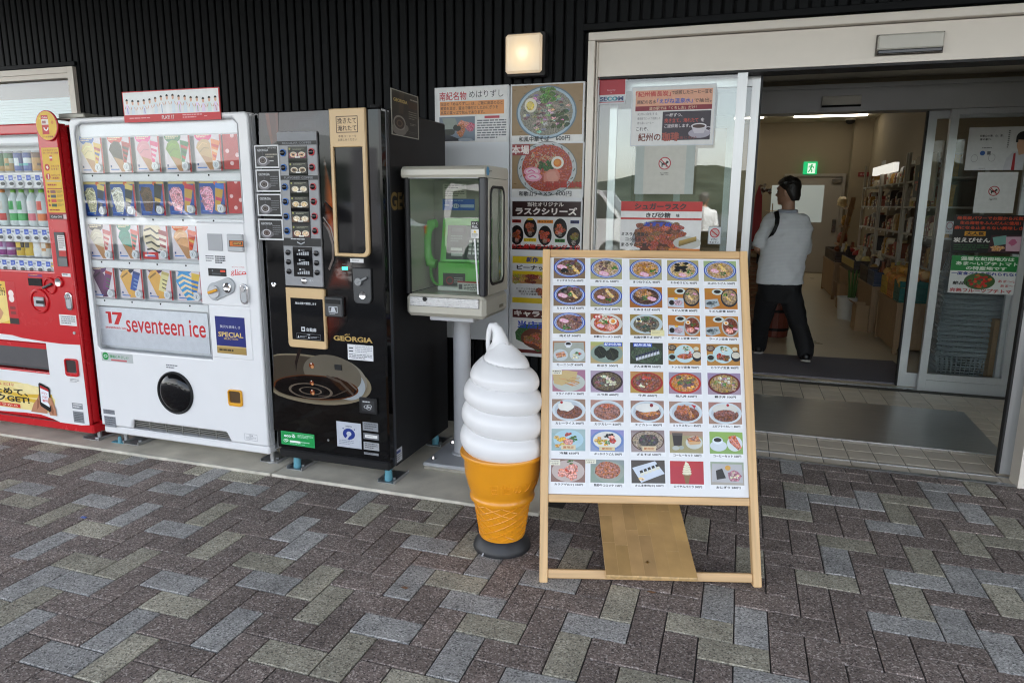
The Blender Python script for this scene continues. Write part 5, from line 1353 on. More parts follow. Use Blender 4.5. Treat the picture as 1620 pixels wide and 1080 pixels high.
s = Sheet((x0+.012, YK-.0224, z1-.045), (x1-x0-.026, 0, 0), (0, 0, -(z1-z0)*.45)); s.frame(.15, 0, .85, .7, .05, rgb('c0c3c8')); s.circ(.5, .33, .16, rgb('c0c3c8')); s.rect(.3, .42, .7, .6, rgb('c0c3c8')); s.lines(.2, .8, .85, .95, 1, rgb('a8abb0')); s.build('bill_icon', bu)
# lettering and labels
s = sheetK(403, 279, 604, 330, YK-.0026, True); gold = rgb('b49a62')
s.text('GEORGIA', .5, .55, .72, gold, 'C', fit=.98, bold=.035, res=4); s.line([(.30, .08), (.34, -.06), (.40, .0), (.36, .06), (.42, -.1)], .02, gold); s.build('brand_lettering', K)
s = sheetK(475, 330, 606, 418, YK-.0026, True); s.rect(0, 0, 1, 1, rgb('d6d7da')); s.rect(.05, .2, .22, .28, rgb('55585e')); s.rect(.05, .4, .22, .48, rgb('55585e')); s.lines(.3, .08, .96, .55, 4, rgb('9a9da4'), .4); s.lines(.05, .62, .95, .95, 3, rgb('6a6d74'), .4); s.build('sticker', K)
pbox('optic_window', BLACKM, K, 400+412/3.175, 440+432/3.175, 400+447/3.175, 440+462/3.175, YK-.0024, .004)
x0, x1, z0, z1 = rectpx(400+539/3.175, 440+594/3.175, 400+631/3.175, 440+682/3.175, YK)
rt = plate_mesh(rrect(x0, x1, z0, z1, .003), [], YK-.012, YK+.001, .003).build('coin_return', BLACKM, K)
s = Sheet((x0+.014, YK-.0123, z1-.012), (x1-x0-.028, 0, 0), (0, 0, -(z1-z0-.024))); s.rect(0, 0, 1, 1, rgb('3a3b3e')); s.lines(.08, .08, .92, .26, 1, rgb('c8cacd')); s.ring(.36, .6, .2, .16, .25, rgb('b8babd')); s.ring(.6, .52, .2, .16, .25, rgb('b8babd')); s.ring(.55, .7, .2, .16, .25, rgb('b8babd')); s.build('return_icon', rt)
s = sheetK(419, 716, 547, 858, YK-.0026, True); s.rect(0, 0, 1, 1, rgb('bcc0c9')); nb = rgb('27408a'); s.text('自動販売機', .5, .16, .05, rgb('5a6070'), 'C')
s.ell(.5, .46, .25, .22, nb); s.poly([(.28, .55), (.72, .55), (.5, .70)], nb); s.ell(.5, .45, .10, .09, rgb('bcc0c9')); s.poly([(.46, .50), (.56, .50), (.42, .68), (.36, .64)], rgb('bcc0c9')); s.circ(.27, .26, .025, nb); s.circ(.73, .26, .025, nb); s.lines(.08, .72, .7, .92, 3, rgb('7a8090'), .3); s.build('emblem_sticker', K)
for (u0, v0, u1, v1, bgc) in ((551, 719, 630, 772, '8e9196'), (555, 774, 634, 815, '77797e'), (556, 819, 635, 868, 'a6a8ab'), (558, 871, 632, 892, '8e9094')):
    s = sheetK(u0, v0, u1, v1, YK-.0026, True); s.rect(0, 0, 1, 1, rgb(bgc)); s.lines(.1, .15, .9, .9, 3 if v1-v0 > 30 else 1, rgb('55585d'), .4)
    if bgc == '77797e': s.rect(.1, .25, .9, .75, rgb('dcdcdc')); s.lines(.2, .42, .8, .6, 1, rgb('8a8a8a'))
    s.build('data_plate', K)
s = sheetK(140, 764, 312, 853, YK-.0026, True); s.rect(0, 0, 1, 1, rgb('239a57')); s.frame(.015, .03, .985, .97, .008, rgb('57b884')); s.text('ecoる', .09, .30, .27, rgb('e6f2ea'), 'L', fit=.34, bold=.03); s.lines(.5, .15, .95, .42, 3, rgb('bfe0cc'), .4); s.ring(.13, .7, .06, .12, .3, rgb('d8ecdf'), 14); s.ring(.17, .66, .05, .1, .3, rgb('d8ecdf'), 14); s.rect(.26, .64, .58, .78, rgb('e6efe8')); s.lines(.6, .66, .95, .78, 1, rgb('bfe0cc')); s.lines(.26, .84, .9, .92, 1, rgb('9fd0b4')); s.build('eco_sticker', K)
c = onY(400+380/3.175, 440+812/3.175, YK); MB().cyl((c.x, YK, c.z), (c.x, YK-.003, c.z), .006, n=10).build('screw_head', ZINC, K)
# lettering and labels on the right flank
KS = kx1+.0006
def sheetX(u0, v0, u1, v1, x, **q):
    a, b = onX(u0, v0, x), onX(u1, v1, x)
    return Sheet((x, a.y, a.z), (0, b.y-a.y, 0), (0, 0, b.z-a.z), N=V((1, 0, 0)), **q)
z_ = onX(620, 303, KS).z; zz = onX(620, 333, KS).z; y_ = onX(618, 318, KS).y
s = Sheet((KS, y_, z_), (0, .42, 0), (0, 0, zz-z_), N=V((1, 0, 0))); s.text('GEORGIA', 0, .5, .95, rgb('7d6a44'), 'L', fit=1.0, bold=.03, res=4); s.build('side_lettering', K)
s = sheetX(400+712/3.175, 440+868/3.175, 400+751/3.175, 440+908/3.175, KS); s.rect(0, 0, 1, 1, rgb('b9bbc0')); s.rect(.2, .15, .8, .35, rgb('46548a')); s.lines(.1, .45, .9, .9, 3, rgb('70747c'), .4); s.build('side_sticker', K)
s = sheetX(603, 172, 614.5, 178, KS); s.rect(0, 0, 1, 1, rgb('cfd0d2')); s.lines(.15, .3, .85, .7, 1, rgb('6a6d72')); s.build('side_sticker', K)
# feet
for x, y in ((kx0+.055, 2.965), (kx1-.055, 2.965), (kx0+.055, 3.54), (kx1-.055, 3.54)):
    m = MB(); m.cyl((x, y, .018), (x, y, .075), .021, .018, n=14); m.cyl((x, y, .0755), (x, y, .1), .012, n=10); m.build('foot', ANCH, K)
    floor_bracket(K, x-.045, x+.05, y-.035, y+.13)
# four laminated notices taped along its left edge
for i, (u0, v0, u1, v1) in enumerate(((42, 252, 188, 382), (50, 390, 197, 517), (57, 528, 203, 655), (65, 670, 212, 793))):
    s = sheetK(u0, v0, u1, v1, YK-.0145); s.back(.001, rgb('c8c9cb')); s.rect(0, 0, 1, 1, rgb('d2d3d5')); s.rect(.05, .06, .95, .93, rgb('2a292c')); s.rect(.5, .06, .95, .93, rgb('222124'))
    s.text('GEORGIA', .12, .22, .11, rgb('b9bbbe'), 'L', fit=.46, bold=.02)
    if i == 0: s.text('オリジナル', .9, .13, .06, rgb('c8c8c8'), 'R', fit=.35); s.lines(.45, .38, .92, .58, 2, rgb('a09a90'), .6); s.lines(.6, .66, .85, .74, 1, rgb('d0d0d0'))
    else: s.lines(.58, .3, .9, .8, 5, rgb('77787c'), .35)
    s.ell(.33, .70, .24, .22, rgb('77757a')); s.ell(.33, .66, .17, .17, rgb('c2c0c4')); s.ell(.33, .66, .13, .13, rgb('3a2a26' if i != 3 else '4e3028')); s.ring(.33, .66, .09, .09, .3, rgb('77706e'), 16); s.ell(.56, .72, .06, .09, rgb('6a686c')); s.line([(.33, .3), (.36, .4), (.31, .48)], .03, rgb('56545a'))
    s.build('coffee_notice', label=['white bordered coffee notice topmost on the left of the black machine', 'white bordered coffee notice second down on the black machine', 'white bordered coffee notice third down on the black machine', 'white bordered coffee notice lowest of four on the black machine'][i], cat='notice', group='coffee notices taped to the black machine')
# upright card on the flank, rising above the roof line
c0, c1, c2 = onX(618, 139, KS+.003), onX(661.5, 151, KS+.003), onX(616.5, 212, KS+.003)
s = Sheet(c0, (0, c1.y-c0.y, 0), (0, 0, c2.z-c0.z), N=V((1, 0, 0))); s.back(.002, rgb('8a8880')); s.rect(0, 0, 1, 1, rgb('a9a79e')); s.rect(.03, .02, .97, .98, rgb('37332f'))
s.poly([(.3, .02), (.48, .02), (.42, .5), (.25, .5)], rgb('4c4038')); s.rect(.62, .17, .95, .33, rgb('4a3326'))
s.text('GEORGIA', .08, .22, .075, rgb('b9a46c'), 'L', fit=.5, bold=.03); s.text('CUSTOM BLEND', .68, .13, .028, rgb('c8c4bc'), 'L', fit=.28); s.lines(.62, .40, .93, .6, 4, rgb('8a867e'), .35); s.lines(.66, .67, .9, .73, 2, rgb('8a867e'), .4)
s.ell(.28, .84, .26, .15, rgb('7d7872')); s.ell(.28, .71, .22, .165, rgb('8f8a84')); s.ell(.28, .715, .18, .13, rgb('3f3128')); s.ring(.28, .72, .11, .08, .35, rgb('6a5a50'), 16); s.ell(.53, .8, .07, .07, rgb('77726c')); s.lines(.62, .86, .92, .93, 2, rgb('5a5650'), .4)
s.build('coffee_sign', label='tall dark coffee card fixed to the side of the black machine', cat='sign')

# ================================================================== public telephone cabinet
YT = 3.02
tx0 = (onY(640, 280, YT).x+onY(641, 495, YT).x)/2; tx1 = onY(768, 470, YT).x
tz1 = onY(700, 262, YT).z; tz0 = onY(700, 502, YT).z
ty1 = onX(803, 480, tx1).y
CREAM = mat('cream_enamel', (.50, .475, .40), .35, var=.03, coat=.2)
PLG = mat('pole_grey', (.50, .51, .53), .45, var=.04)
T = thing('telephone_cabinet', ((tx0+tx1)/2, 3.38, .012), 'cream telephone cabinet with glass door on a grey pole', 'cabinet')
cap0 = onY(700, 281, YT).z; low1 = onY(700, 466, YT).z
m = MB()
prof = [(YT-.004, cap0), (YT-.012, cap0+.012), (YT-.010, tz1-.018), (YT+.006, tz1-.004), (YT+.03, tz1), (ty1-.02, tz1), (ty1, tz1-.02), (ty1, cap0)]
m.prism([(tx0-.006, y, z) for y, z in prof], (tx1-tx0+.006, 0, 0)); m.build('top_cap', CREAM, T)
m = MB(); m.box(tx0, tx1, YT-.004, ty1, tz0, low1-.002, .018); m.build('lower_box', CREAM, T)
x0, x1, z0, z1 = rectpx(648.5, 468, 758, 489, YT-.005)
dw = MB().box(x0, x1, YT-.010, YT-.003, z0, z1, .002).build('steel_drawer', STEEL, T)
c = onY(672, 473, YT-.011); MB().cyl((c.x, YT-.010, c.z), (c.x, YT-.014, c.z), .011, n=14).build('drawer_lock', BLACKM, dw)
m = MB(); m.box(tx0, tx0+.012, YT+.02, ty1, low1, cap0); m.build('side_wall', CREAM, T)
m = MB(); m.box(tx0+.013, tx1-.013, ty1-.014, ty1-.001, low1, cap0); m.build('back_wall', mat('cream_back', (.34, .33, .28), .5, var=.03), T)
# right flank with a rounded window
m = MB()
zt, zb = cap0-.002, low1
yA, yB = YT+.045, ty1-.001
def ringwall(x0, x1, outer, hole, mm, name):
    q = plate_mesh(outer, [hole], 0, x1-x0, .001)
    q.v = [(x0+(p[1]), p[0], p[2]) for p in q.v]
    return q.build(name, mm, T)
hole = rrect(YT+.075, YT+.255, zb+.055, zt-.045, .035)
ringwall(tx1-.013, tx1-.001, [(yA, zb), (yB, zb), (yB, zt), (yA, zt)], hole, CREAM, 'flank_wall')
fr_ = rrect(YT+.062, YT+.268, zb+.042, zt-.032, .042)
ringwall(tx1-.0012, tx1+.003, fr_, hole, BLACKM, 'window_trim')
MB().box(tx1-.009, tx1-.006, YT+.07, YT+.26, zb+.05, zt-.04).build('side_pane', GLASS3, T)
m = MB(); m.cyl((tx0+.012, YT+.012, low1-.002), (tx0+.012, YT+.012, cap0+.002), .014, n=14); m.build('hinge_post', BLACKM, T)
px = onY(757, 380, YT).x
m = MB(); m.box(px, tx1-.002, YT+.0, YT+.044, low1-.002, cap0+.002, .006); m.build('corner_post', mat('navy_black', (.014, .015, .02), .35), T)
MB().box(tx0+.028, px-.001, YT+.004, YT+.008, low1+.006, cap0-.004).build('door_glass', GLASS3, T)
MB().box(tx0+.026, px-.001, YT-.001, YT+.012, cap0-.0035, cap0+.006).build('door_rail', LGREY, T)
hx0 = onY(749, 370, YT-.01).x; hx1 = onY(757, 460, YT-.01).x
m = MB(); m.obox(V((hx0, YT-.004, onY(750, 378, YT).z)), V((.006, 0, 0)), V((0, .006, 0)), V((hx1-hx0-.008, 0, low1+.01-onY(750, 378, YT).z))); m.build('door_handle', PLAST_W, T)
s = sheetY(745, 350, 757.5, 377, YT-.002); s.back(.001, rgb('202022')); s.rect(0, 0, 1, .46, rgb('1c1c1e')); s.rect(0, .46, 1, 1, rgb('cfcfcd')); s.text('ひく', .5, .13, .15, rgb('e0e0e0'), 'C', fit=.7); s.text('PULL', .5, .33, .13, rgb('e0e0e0'), 'C', fit=.7); s.poly([(.3, .68), (.5, .5), (.7, .68)], rgb('d8b820')); s.lines(.12, .74, .88, .94, 3, rgb('606060'), .5); s.build('pull_sticker', T)
s = sheetX(769.5, 268, 779, 274, tx1+.001); s.circ(.25, .5, .25, rgb('5aa0c8')); s.text('NTT', .68, .5, .7, rgb('4a4a48'), 'C', fit=.5); s.build('maker_mark', T)
s = sheetX(790, 482, 799, 487, tx1+.001); s.lines(0, 0, 1, 1, 1, rgb('7a7460')); s.build('maker_mark', T)
# pole and base plate
pcx, pcy = onG(729, 742).x-.0, 3.375
pcx = (onY(716, 690, pcy-.045).x+onY(738, 690, pcy-.045).x)/2
m = MB(); m.cyl((pcx, pcy, .05), (pcx, pcy, tz0-.02), .047, n=28); m.lathe((pcx, pcy, .047), [(.062, 0), (.06, .008), (.048, .014)], 28); m.build('pole', PLG, T)
m = MB(); m.box(tx0+.1, tx1-.08, YT+.05, ty1-.06, tz0-.026, tz0-.001, .004); m.build('mount_plate', PLG, T)
bx0 = onG(667, 746).x; by0 = 3.165
m = MB(); m.box(bx0, bx0+.47, by0, by0+.42, .03, .05, .008); m.build('base_plate', PLG, T)
m = MB(); m.box(bx0+.006, bx0+.464, by0+.005, by0+.414, .012, .0295, .004); m.build('grout_pad', mat('mortar', (.34, .32, .27), .9, var=.2, vs=20), T)
for x, y in ((bx0+.04, by0+.06), (bx0+.04, by0+.32), (bx0+.42, by0+.06), (bx0+.42, by0+.32)):
    m = MB(); m.cyl((x, y, .0505), (x, y, .056), .016, n=6); m.cyl((x, y, .0562), (x, y, .07), .010, .007, n=10); m.build('anchor_bolt', CHROME, T)
# the green phone in the cabinet
PG = mat('green_phone_plastic', (.16, .62, .10), .3, var=.02, coat=.3)
yb = ty1-.016
pf = YT+.20                      # front of the phone
Ph = thing('pay_phone', ((tx0+tx1)/2+.03, pf+.06, low1), 'bright green pay phone with handset behind the cabinet glass', 'telephone')
def pp(u, v, y=pf): p = onY(600+u/2.77, 130+v/2.77, y); return (p.x, p.z)
q = [pp(283, 597), pp(442, 594), pp(442, 905), pp(262, 905), pp(262, 790)]
m = MB(); m.prism([(x, yb, z) for x, z in q], (0, 0, 0.0001)) if 0 else None
lx, tz_ = pp(282, 596); rxp, bz_ = pp(455, 905); l2 = pp(258, 800)[0]; mz = pp(300, 795)[1]
prof = [(yb, bz_), (pf-.02, bz_), (pf-.02, mz+.005), (pf+.005, mz+.012), (pf+.045, tz_-.012), (pf+.055, tz_), (yb, tz_)]
m.prism([(l2+.01, y, z) for y, z in prof], (rxp-l2, 0, 0)); m.build('phone_body', PG, Ph)
def slope(v):   # point on the sloped face at height z
    return pf+.005+(v-mz-.012)/(tz_-.012-mz-.012)*.04
U = V((rxp-l2-.05, 0, 0)); z1_, z2_ = tz_-.035, mz+.022
s = Sheet((l2+.04, slope(z1_)-.0015, z1_), U, (0, slope(z2_)-slope(z1_), z2_-z1_), N=V((0, -1, .2)))
s.rect(0, 0, 1, 1, rgb('2f4a38')); s.rect(.08, .04, .5, .24, rgb('1d241f')); s.rect(.12, .08, .45, .19, rgb('55605a')); s.lines(.1, .3, .42, .52, 3, rgb('8aa092'), .4); s.rect(.14, .8, .46, .9, rgb('d0d4d0')); s.rect(.12, .66, .44, .74, rgb('c4cac4'))
for i in range(4):
    for j in range(3): s.rect(.62+j*.115, .42+i*.115, .70+j*.115, .50+i*.115, rgb('cdd2cc'))
s.rect(.8, .88, .9, .96, rgb('b8c0b8')); s.rect(.55, .05, .95, .3, rgb('40584a')); s.build('key_panel', Ph)
s = Sheet((l2+.035, pf-.0206, bz_+(mz-bz_)*.62), (.12, 0, 0), (0, 0, -.105)); s.rect(0, 0, 1, 1, rgb('33403a')); s.ring(.3, .35, .17, .19, .3, rgb('a03038')); s.lines(.5, .2, .9, .5, 3, rgb('b0b4b0'), .4); s.lines(.1, .65, .9, .9, 3, rgb('a8a8a0'), .5); s.build('coin_label', Ph)
s = Sheet((l2+.22, pf-.0206, bz_+(mz-bz_)*.62), (.055, 0, 0), (0, 0, -.075)); s.rect(0, 0, 1, 1, rgb('b9c4b0')); s.rect(.46, .1, .54, .9, rgb('8a9884')); s.build('card_slot', Ph)
hs = [pp(232, 625, pf+.0), pp(213, 680, pf), pp(210, 720, pf), pp(222, 790, pf)]
m = MB(); hy = pf-.0
pts = [(x, hy, z) for x, z in (pp(250, 618), pp(228, 622), pp(216, 650), pp(212, 700), pp(214, 755), pp(224, 790), pp(250, 797))]
m.tube(pts, [.022, .027, .020, .018, .019, .027, .023], 12); m.build('handset', PG, Ph)
m = MB(); co = []
p0, p1 = V((pp(226, 800)[0], hy, pp(226, 800)[1])), V((pp(258, 888)[0], hy, pp(258, 888)[1]))
for i in range(140):
    t = i/139; b = p0.lerp(p1, t)+V((-.012*sin(pi*t), 0, -.02*sin(pi*t))); a = t*2*pi*20
    co.append((b.x+.008*cos(a), b.y+.008*sin(a), b.z))
m.tube(co, .0022, 5); m.build('cord', PG, Ph)
m = MB(); m.box(l2+.02, rxp-.03, pf-.06, pf+.05, low1+.0, low1+.022, .004); m.build('shelf_tray', PLAST_W, Ph) if bz_ > low1+.022 else m.build('shelf_tray', PLAST_W, Ph)
s = Sheet((l2+.13, pf-.0612, low1+.052), (.13, 0, 0), (0, 0, -.05)); s.back(.001); s.rect(0, 0, 1, 1, rgb('d6d6d2')); s.rect(0, 0, 1, .16, rgb('b83a34')); s.rect(.05, .3, .2, .8, rgb('55585c')); s.lines(.25, .3, .95, .9, 4, rgb('505458'), .5); s.build('user_label', Ph)
yw = yb-.001
s = sheetY(600+278/2.77, 130+446/2.77, 600+382/2.77, 130+510/2.77, yw); s.rect(0, 0, 1, 1, rgb('cfcdbf')); s.lines(.08, .08, .9, .4, 2, rgb('77756c'), .35); s.lines(.08, .5, .92, .92, 3, rgb('77756c'), .35); s.build('notice_print', T)
s = sheetY(600+277/2.77, 130+512/2.77, 600+418/2.77, 130+562/2.77, yw); s.rect(0, 0, 1, 1, rgb('3a72c4')); s.lines(.05, .1, .9, .24, 1, rgb('a8c4e8')); s.ell(.42, .62, .11, .2, rgb('dce6f2')); s.text('113', .42, .62, .22, rgb('2a58a8'), 'C', fit=.16, bold=.03); s.rect(.56, .48, .98, .76, rgb('c4d4ea')); s.lines(.05, .5, .28, .7, 1, rgb('a8c4e8')); s.build('notice_print', T)
cab = MB(); cab.tube([(kx1+.03, 3.62, .9), (kx1+.035, 3.66, .45), (kx1+.03, 3.66, .2), (kx1+.07, 3.64, .07), (kx1+.16, 3.62, .022), (kx1+.3, 3.72, .02), (kx1+.5, 3.9, .02)], .006, 8)
cab.build('power_cable', RUBBER, K)

# ================================================================== soft ice cream figure
ICX, ICY = -.862, 2.535
def iz(v): return onY(640+400/2.7, 500+v/2.7, ICY).z
def ir(w): return w/2.7/2*((V((ICX, ICY, .5))-CAMP).dot(_f))/FPX
CP = thing('ice_cream_figure', (ICX, ICY, 0), 'giant soft ice cream display with white swirl in an orange cone', 'display figure')
ORANGE = mat('orange_cone', (.71, .285, .011), .34, var=.09, vs=7, coat=.25)
SWIRL = mat('white_swirl', (.74, .735, .74), .4, var=.045, vs=5, coat=.15)
z_rim = iz(566); z_cupb = iz(745); z_ring = iz(760); z_cb = iz(965)
base = MB(); base.lathe((ICX, ICY, 0), [(.118, 0), (.12, .006), (.116, .02), (.1, .045), (.085, .062), (.07, .066)], 40); base.build('base', mat('black_rubber_base', (.022, .022, .024), .45, var=.1), CP)
rb, rt2 = ir(180), ir(245)
cn = MB(); cn.lathe((ICX, ICY, 0), [(rb*.9, .05), (rb, z_cb*.9), (rb+(rt2-rb)*.5, (z_cb+z_ring)/2), (rt2, z_ring-.008), (rt2*1.04, z_ring)], 40)
# raised diamond lattice
zl0, zl1 = .062, z_ring-.008
def rc(z): return rb+(rt2-rb)*(z-z_cb*.9)/(z_ring-.008-z_cb*.9)
for d in (1, -1):
    for q in range(10):
        a0 = 2*pi*q/10
        cn.tube([(ICX+(rc(zl0+(zl1-zl0)*t/14)+.0004)*cos(a0+d*3.2*t/14), ICY+(rc(zl0+(zl1-zl0)*t/14)+.0004)*sin(a0+d*3.2*t/14), zl0+(zl1-zl0)*t/14) for t in range(15)], .0026, 6)
cn.build('waffle_cone', ORANGE, CP, smooth=50)
r_ring, r_c0, r_c1, r_rim = ir(283), ir(283), ir(330), ir(364)
cu = MB(); cu.lathe((ICX, ICY, 0), [(rt2*.98, z_ring-.004), (r_ring*.985, z_ring-.002), (r_ring, z_ring+.006), (r_ring*.985, z_ring+.014), (r_ring*.955, z_ring+.02), (r_c0*.99, z_ring+.034), (r_c0*1.06, z_ring+.06), (r_c1*.985, z_ring+.11), (r_c1*1.0, z_rim-.03), (r_c1*1.02, z_rim-.016), (r_rim*.99, z_rim-.013), (r_rim, z_rim-.005), (r_rim*.985, z_rim+.002), (r_rim*.9, z_rim+.004)], 56); cu.build('cone_cup', ORANGE, CP, smooth=60)
# embossed maker's characters round the cup
c = bpy.data.curves.new('t', 'FONT'); c.body = '日世のソフトクリーム'; c.resolution_u = 2; c.offset = .0; c.size = .05; c.extrude = .0016; c.bevel_depth = .0006; c.bevel_resolution = 0; c.space_character = 1.02
o = bpy.data.objects.new('t', c); me = bpy.data.meshes.new_from_object(o)
em = MB(); vs = []
for v in me.vertices:
    z = z_ring+.062+v.co.y*1.0
    t = (z-(z_ring+.06))/(z_rim-.03-z_ring-.06); rr = (r_c0*1.06)*(1-t)+r_c1*t+.004*sin(pi*min(1, max(0, t)))
    ang = -1.62+v.co.x/r_c1
    rr += v.co.z*.9
    vs.append((ICX+rr*cos(ang), ICY+rr*sin(ang), z))
em.add(vs, [tuple(p.vertices) for p in me.polygons]); em.build('embossed_lettering', ORANGE, CP)
# swirl: a helical bulge with a shrinking envelope
env = [(566, 362), (520, 364), (470, 360), (430, 352), (380, 345), (330, 338), (285, 322), (240, 290), (205, 248), (175, 200), (150, 150), (128, 104), (108, 70)]
zs = [iz(v) for v, w in env]; rs = [ir(w) for v, w in env]
def envr(z):
    for i in range(len(zs)-1):
        if zs[i] <= z <= zs[i+1]:
            t = (z-zs[i])/(zs[i+1]-zs[i]); t = t*t*(3-2*t) if 0 else t
            return rs[i]*(1-t)+rs[i+1]*t
    return rs[0] if z < zs[0] else rs[-1]
NA, NZ = 72, 130
pit0 = iz(430)-iz(530); sw = MB(); vs = []
ztop = zs[-1]
def phase(z):      # coils get thinner toward the top
    t = (z-zs[0])/(ztop-zs[0]); return 4.85*(t+.16*t*t)/1.16
for iz_ in range(NZ+1):
    z = zs[0]-.004+(ztop-zs[0]+.004)*iz_/NZ
    for ia in range(NA):
        a = 2*pi*ia/NA
        ph = (phase(z)+a/(2*pi)+.30) % 1.0
        bul = abs(sin(pi*ph))**.58
        am = .19*min(1, max(0, (ztop-z)/.06))
        r = envr(z)*(1-am+am*bul)
        if z < zs[0]+.012: r = max(r, 0)
        vs.append((ICX+r*cos(a), ICY+r*sin(a), z-.004+.010*(ph-.5)*min(1, (z-zs[0])/.03)))
fs = [(k*NA+i, k*NA+(i+1) % NA, (k+1)*NA+(i+1) % NA, (k+1)*NA+i) for k in range(NZ) for i in range(NA)]
fs.append(tuple(range(NZ*NA, (NZ+1)*NA))); fs.append(tuple(range(NA-1, -1, -1)))
sw.add(vs, fs)
swo = sw.build('cream_swirl', SWIRL, CP, smooth=80)
def ipt(u, v, dy=0): p = onY(640+u/2.7, 500+v/2.7, ICY); return (p.x, ICY+dy, p.z)
tp = MB(); tp.tube([ipt(404, 150), ipt(408, 128), ipt(408, 108), ipt(403, 82), ipt(396, 58), ipt(384, 41), ipt(372, 42), ipt(363, 60), ipt(358, 90), ipt(356, 120), ipt(358, 145), ipt(361, 158)], [ir(100), ir(86), ir(70), ir(54), ir(44), ir(37), ir(31), ir(25), ir(21), ir(18), ir(18), ir(22)], 14)
tp.build('swirl_tip', SWIRL, swo, smooth=80)
m = MB(); m.tube([(ICX-.045, ICY-.119, .004), (ICX-.04, ICY-.10, .016), (ICX-.03, ICY-.085, .03)], .0035, 6); m.build('cable_stub', PLG, CP)
m = MB(); m.tube([(ICX-.105, ICY-.02, .3), (ICX-.104, ICY-.03, .22), (ICX-.1, ICY-.03, .15), (ICX-.092, ICY-.035, .06)], .004, 6); m.build('power_cable', RUBBER, CP)

# ================================================================== menu board on an easel
BX, BY, BA, BT, BW, BH = -.634, 2.304, .286, .372, .832, 1.307
bu_ = V((cos(BA), sin(BA), 0)); bnb = V((-sin(BA), cos(BA), 0))
bup = V((0, 0, 1))*cos(BT)+bnb*sin(BT); bn = bup.cross(bu_) if bup.cross(bu_).dot(V((0, -1, 0))) > 0 else bu_.cross(bup)
bn.normalize()
B0 = V((BX, BY, 0))
def bpt(s_, h, d=0.0): return B0+bu_*s_+bup*h-bn*d       # d = behind the front face
def bsh(u, v, d=0.0):
    p = onP(u, v, B0-bn*d, bn)-(B0-bn*d); return p.dot(bu_), p.dot(bup)
MBD = thing('menu_board', (BX+.4, BY+.2, 0), 'pine framed menu board of food photos leaning on its stand', 'menu board')
def bbox(mb, s0, s1, h0, h1, d0, d1, bev=.003): return mb.obox(bpt(s0, h0, d1), bu_*(s1-s0), bup*(h1-h0), bn*(d1-d0), bev)
def woodmat(name, vec, col, var=.15):
    """grain runs along vec"""
    if name in MATS: return MATS[name]
    m = bpy.data.materials.new(name); m.use_nodes = True
    n = m.node_tree.nodes; l = m.node_tree.links; b = n['Principled BSDF']; b.inputs['Roughness'].default_value = .5
    tc = n.new('ShaderNodeTexCoord'); a = V(vec).normalized(); p = a.orthogonal().normalized(); q = a.cross(p)
    cmb = n.new('ShaderNodeCombineXYZ')
    for i, (ax, sc) in enumerate(((a, 1.6), (p, 34), (q, 34))):
        d = n.new('ShaderNodeVectorMath'); d.operation = 'DOT_PRODUCT'; d.inputs[1].default_value = ax*sc
        l.new(tc.outputs['Object'], d.inputs[0]); l.new(d.outputs['Value'], cmb.inputs[i])
    no = n.new('ShaderNodeTexNoise'); no.inputs['Scale'].default_value = 1.6; no.inputs['Detail'].default_value = 7; no.inputs['Distortion'].default_value = .6
    l.new(cmb.outputs[0], no.inputs['Vector'])
    r = n.new('ShaderNodeValToRGB'); e = r.color_ramp.elements
    e[0].position = .3; e[0].color = (*[c*(1-var*1.6) for c in col], 1); e[1].position = .7; e[1].color = (*[min(1, c*(1+var)) for c in col], 1)
    l.new(no.outputs['Fac'], r.inputs['Fac']); l.new(r.outputs['Color'], b.inputs['Base Color'])
    bp = n.new('ShaderNodeBump'); bp.inputs['Strength'].default_value = .1; bp.inputs['Distance'].default_value = .002
    l.new(no.outputs['Fac'], bp.inputs['Height']); l.new(bp.outputs['Normal'], b.inputs['Normal'])
    MATS[name] = m
    return m
PINEC = (.63, .41, .20)
PV = woodmat('pine_upright', bup, PINEC, .12); PH = woodmat('pine_rail', bu_, (.61, .39, .19), .12)
SW_ = .031
hr = bsh(1030, 797)[1]; hr1 = bsh(1030, 786)[1]; hb0 = bsh(1030, 918)[1]; hb1 = bsh(1030, 903.5)[1]
for s0 in (0, BW-SW_):
    m = MB(); bbox(m, s0, s0+SW_, 0, BH, 0, .032); m.build('upright', PV, MBD)
m = MB(); bbox(m, SW_+.0005, BW-SW_-.0005, BH-.032, BH-.001, .001, .031); m.build('top_rail', PH, MBD)
m = MB(); bbox(m, SW_+.0005, BW-SW_-.0005, hr, hr1+.004, .001, .031); m.build('lower_rail', PH, MBD)
m = MB(); bbox(m, SW_+.0005, BW-SW_-.0005, hb0, hb1, .004, .03); m.build('bottom_rail', PH, MBD)
m = MB(); bbox(m, SW_+.0005, BW-SW_-.0005, hr1+.0045, BH-.0325, .012, .018, 0); m.build('panel', mat('board_white', (.70, .71, .73), .45, var=.015), MBD)
# plank that runs back from the bottom rail, and rear legs with a cross bar
f0, f1 = onG(958.5, 912, .03), onG(1103, 917, .03)
fd = V((-sin(BA), cos(BA), 0))
sl = V((fd.x*.95, fd.y*.95, .325)).normalized()
PL = woodmat('plank_wood', sl, (.58, .38, .17), .2)
w_p = (f1-f0).length
o = V((f0.x, f0.y, .024))-fd*.004
ux = (f1-f0).normalized(); nn = ux.cross(sl).normalized()
if nn.z < 0: nn = -nn
m = MB(); m.obox(o, ux*w_p, sl*.66, nn*.018, .003)
plk = m.build('base_plank', PL, MBD)
rg = random.Random(4)
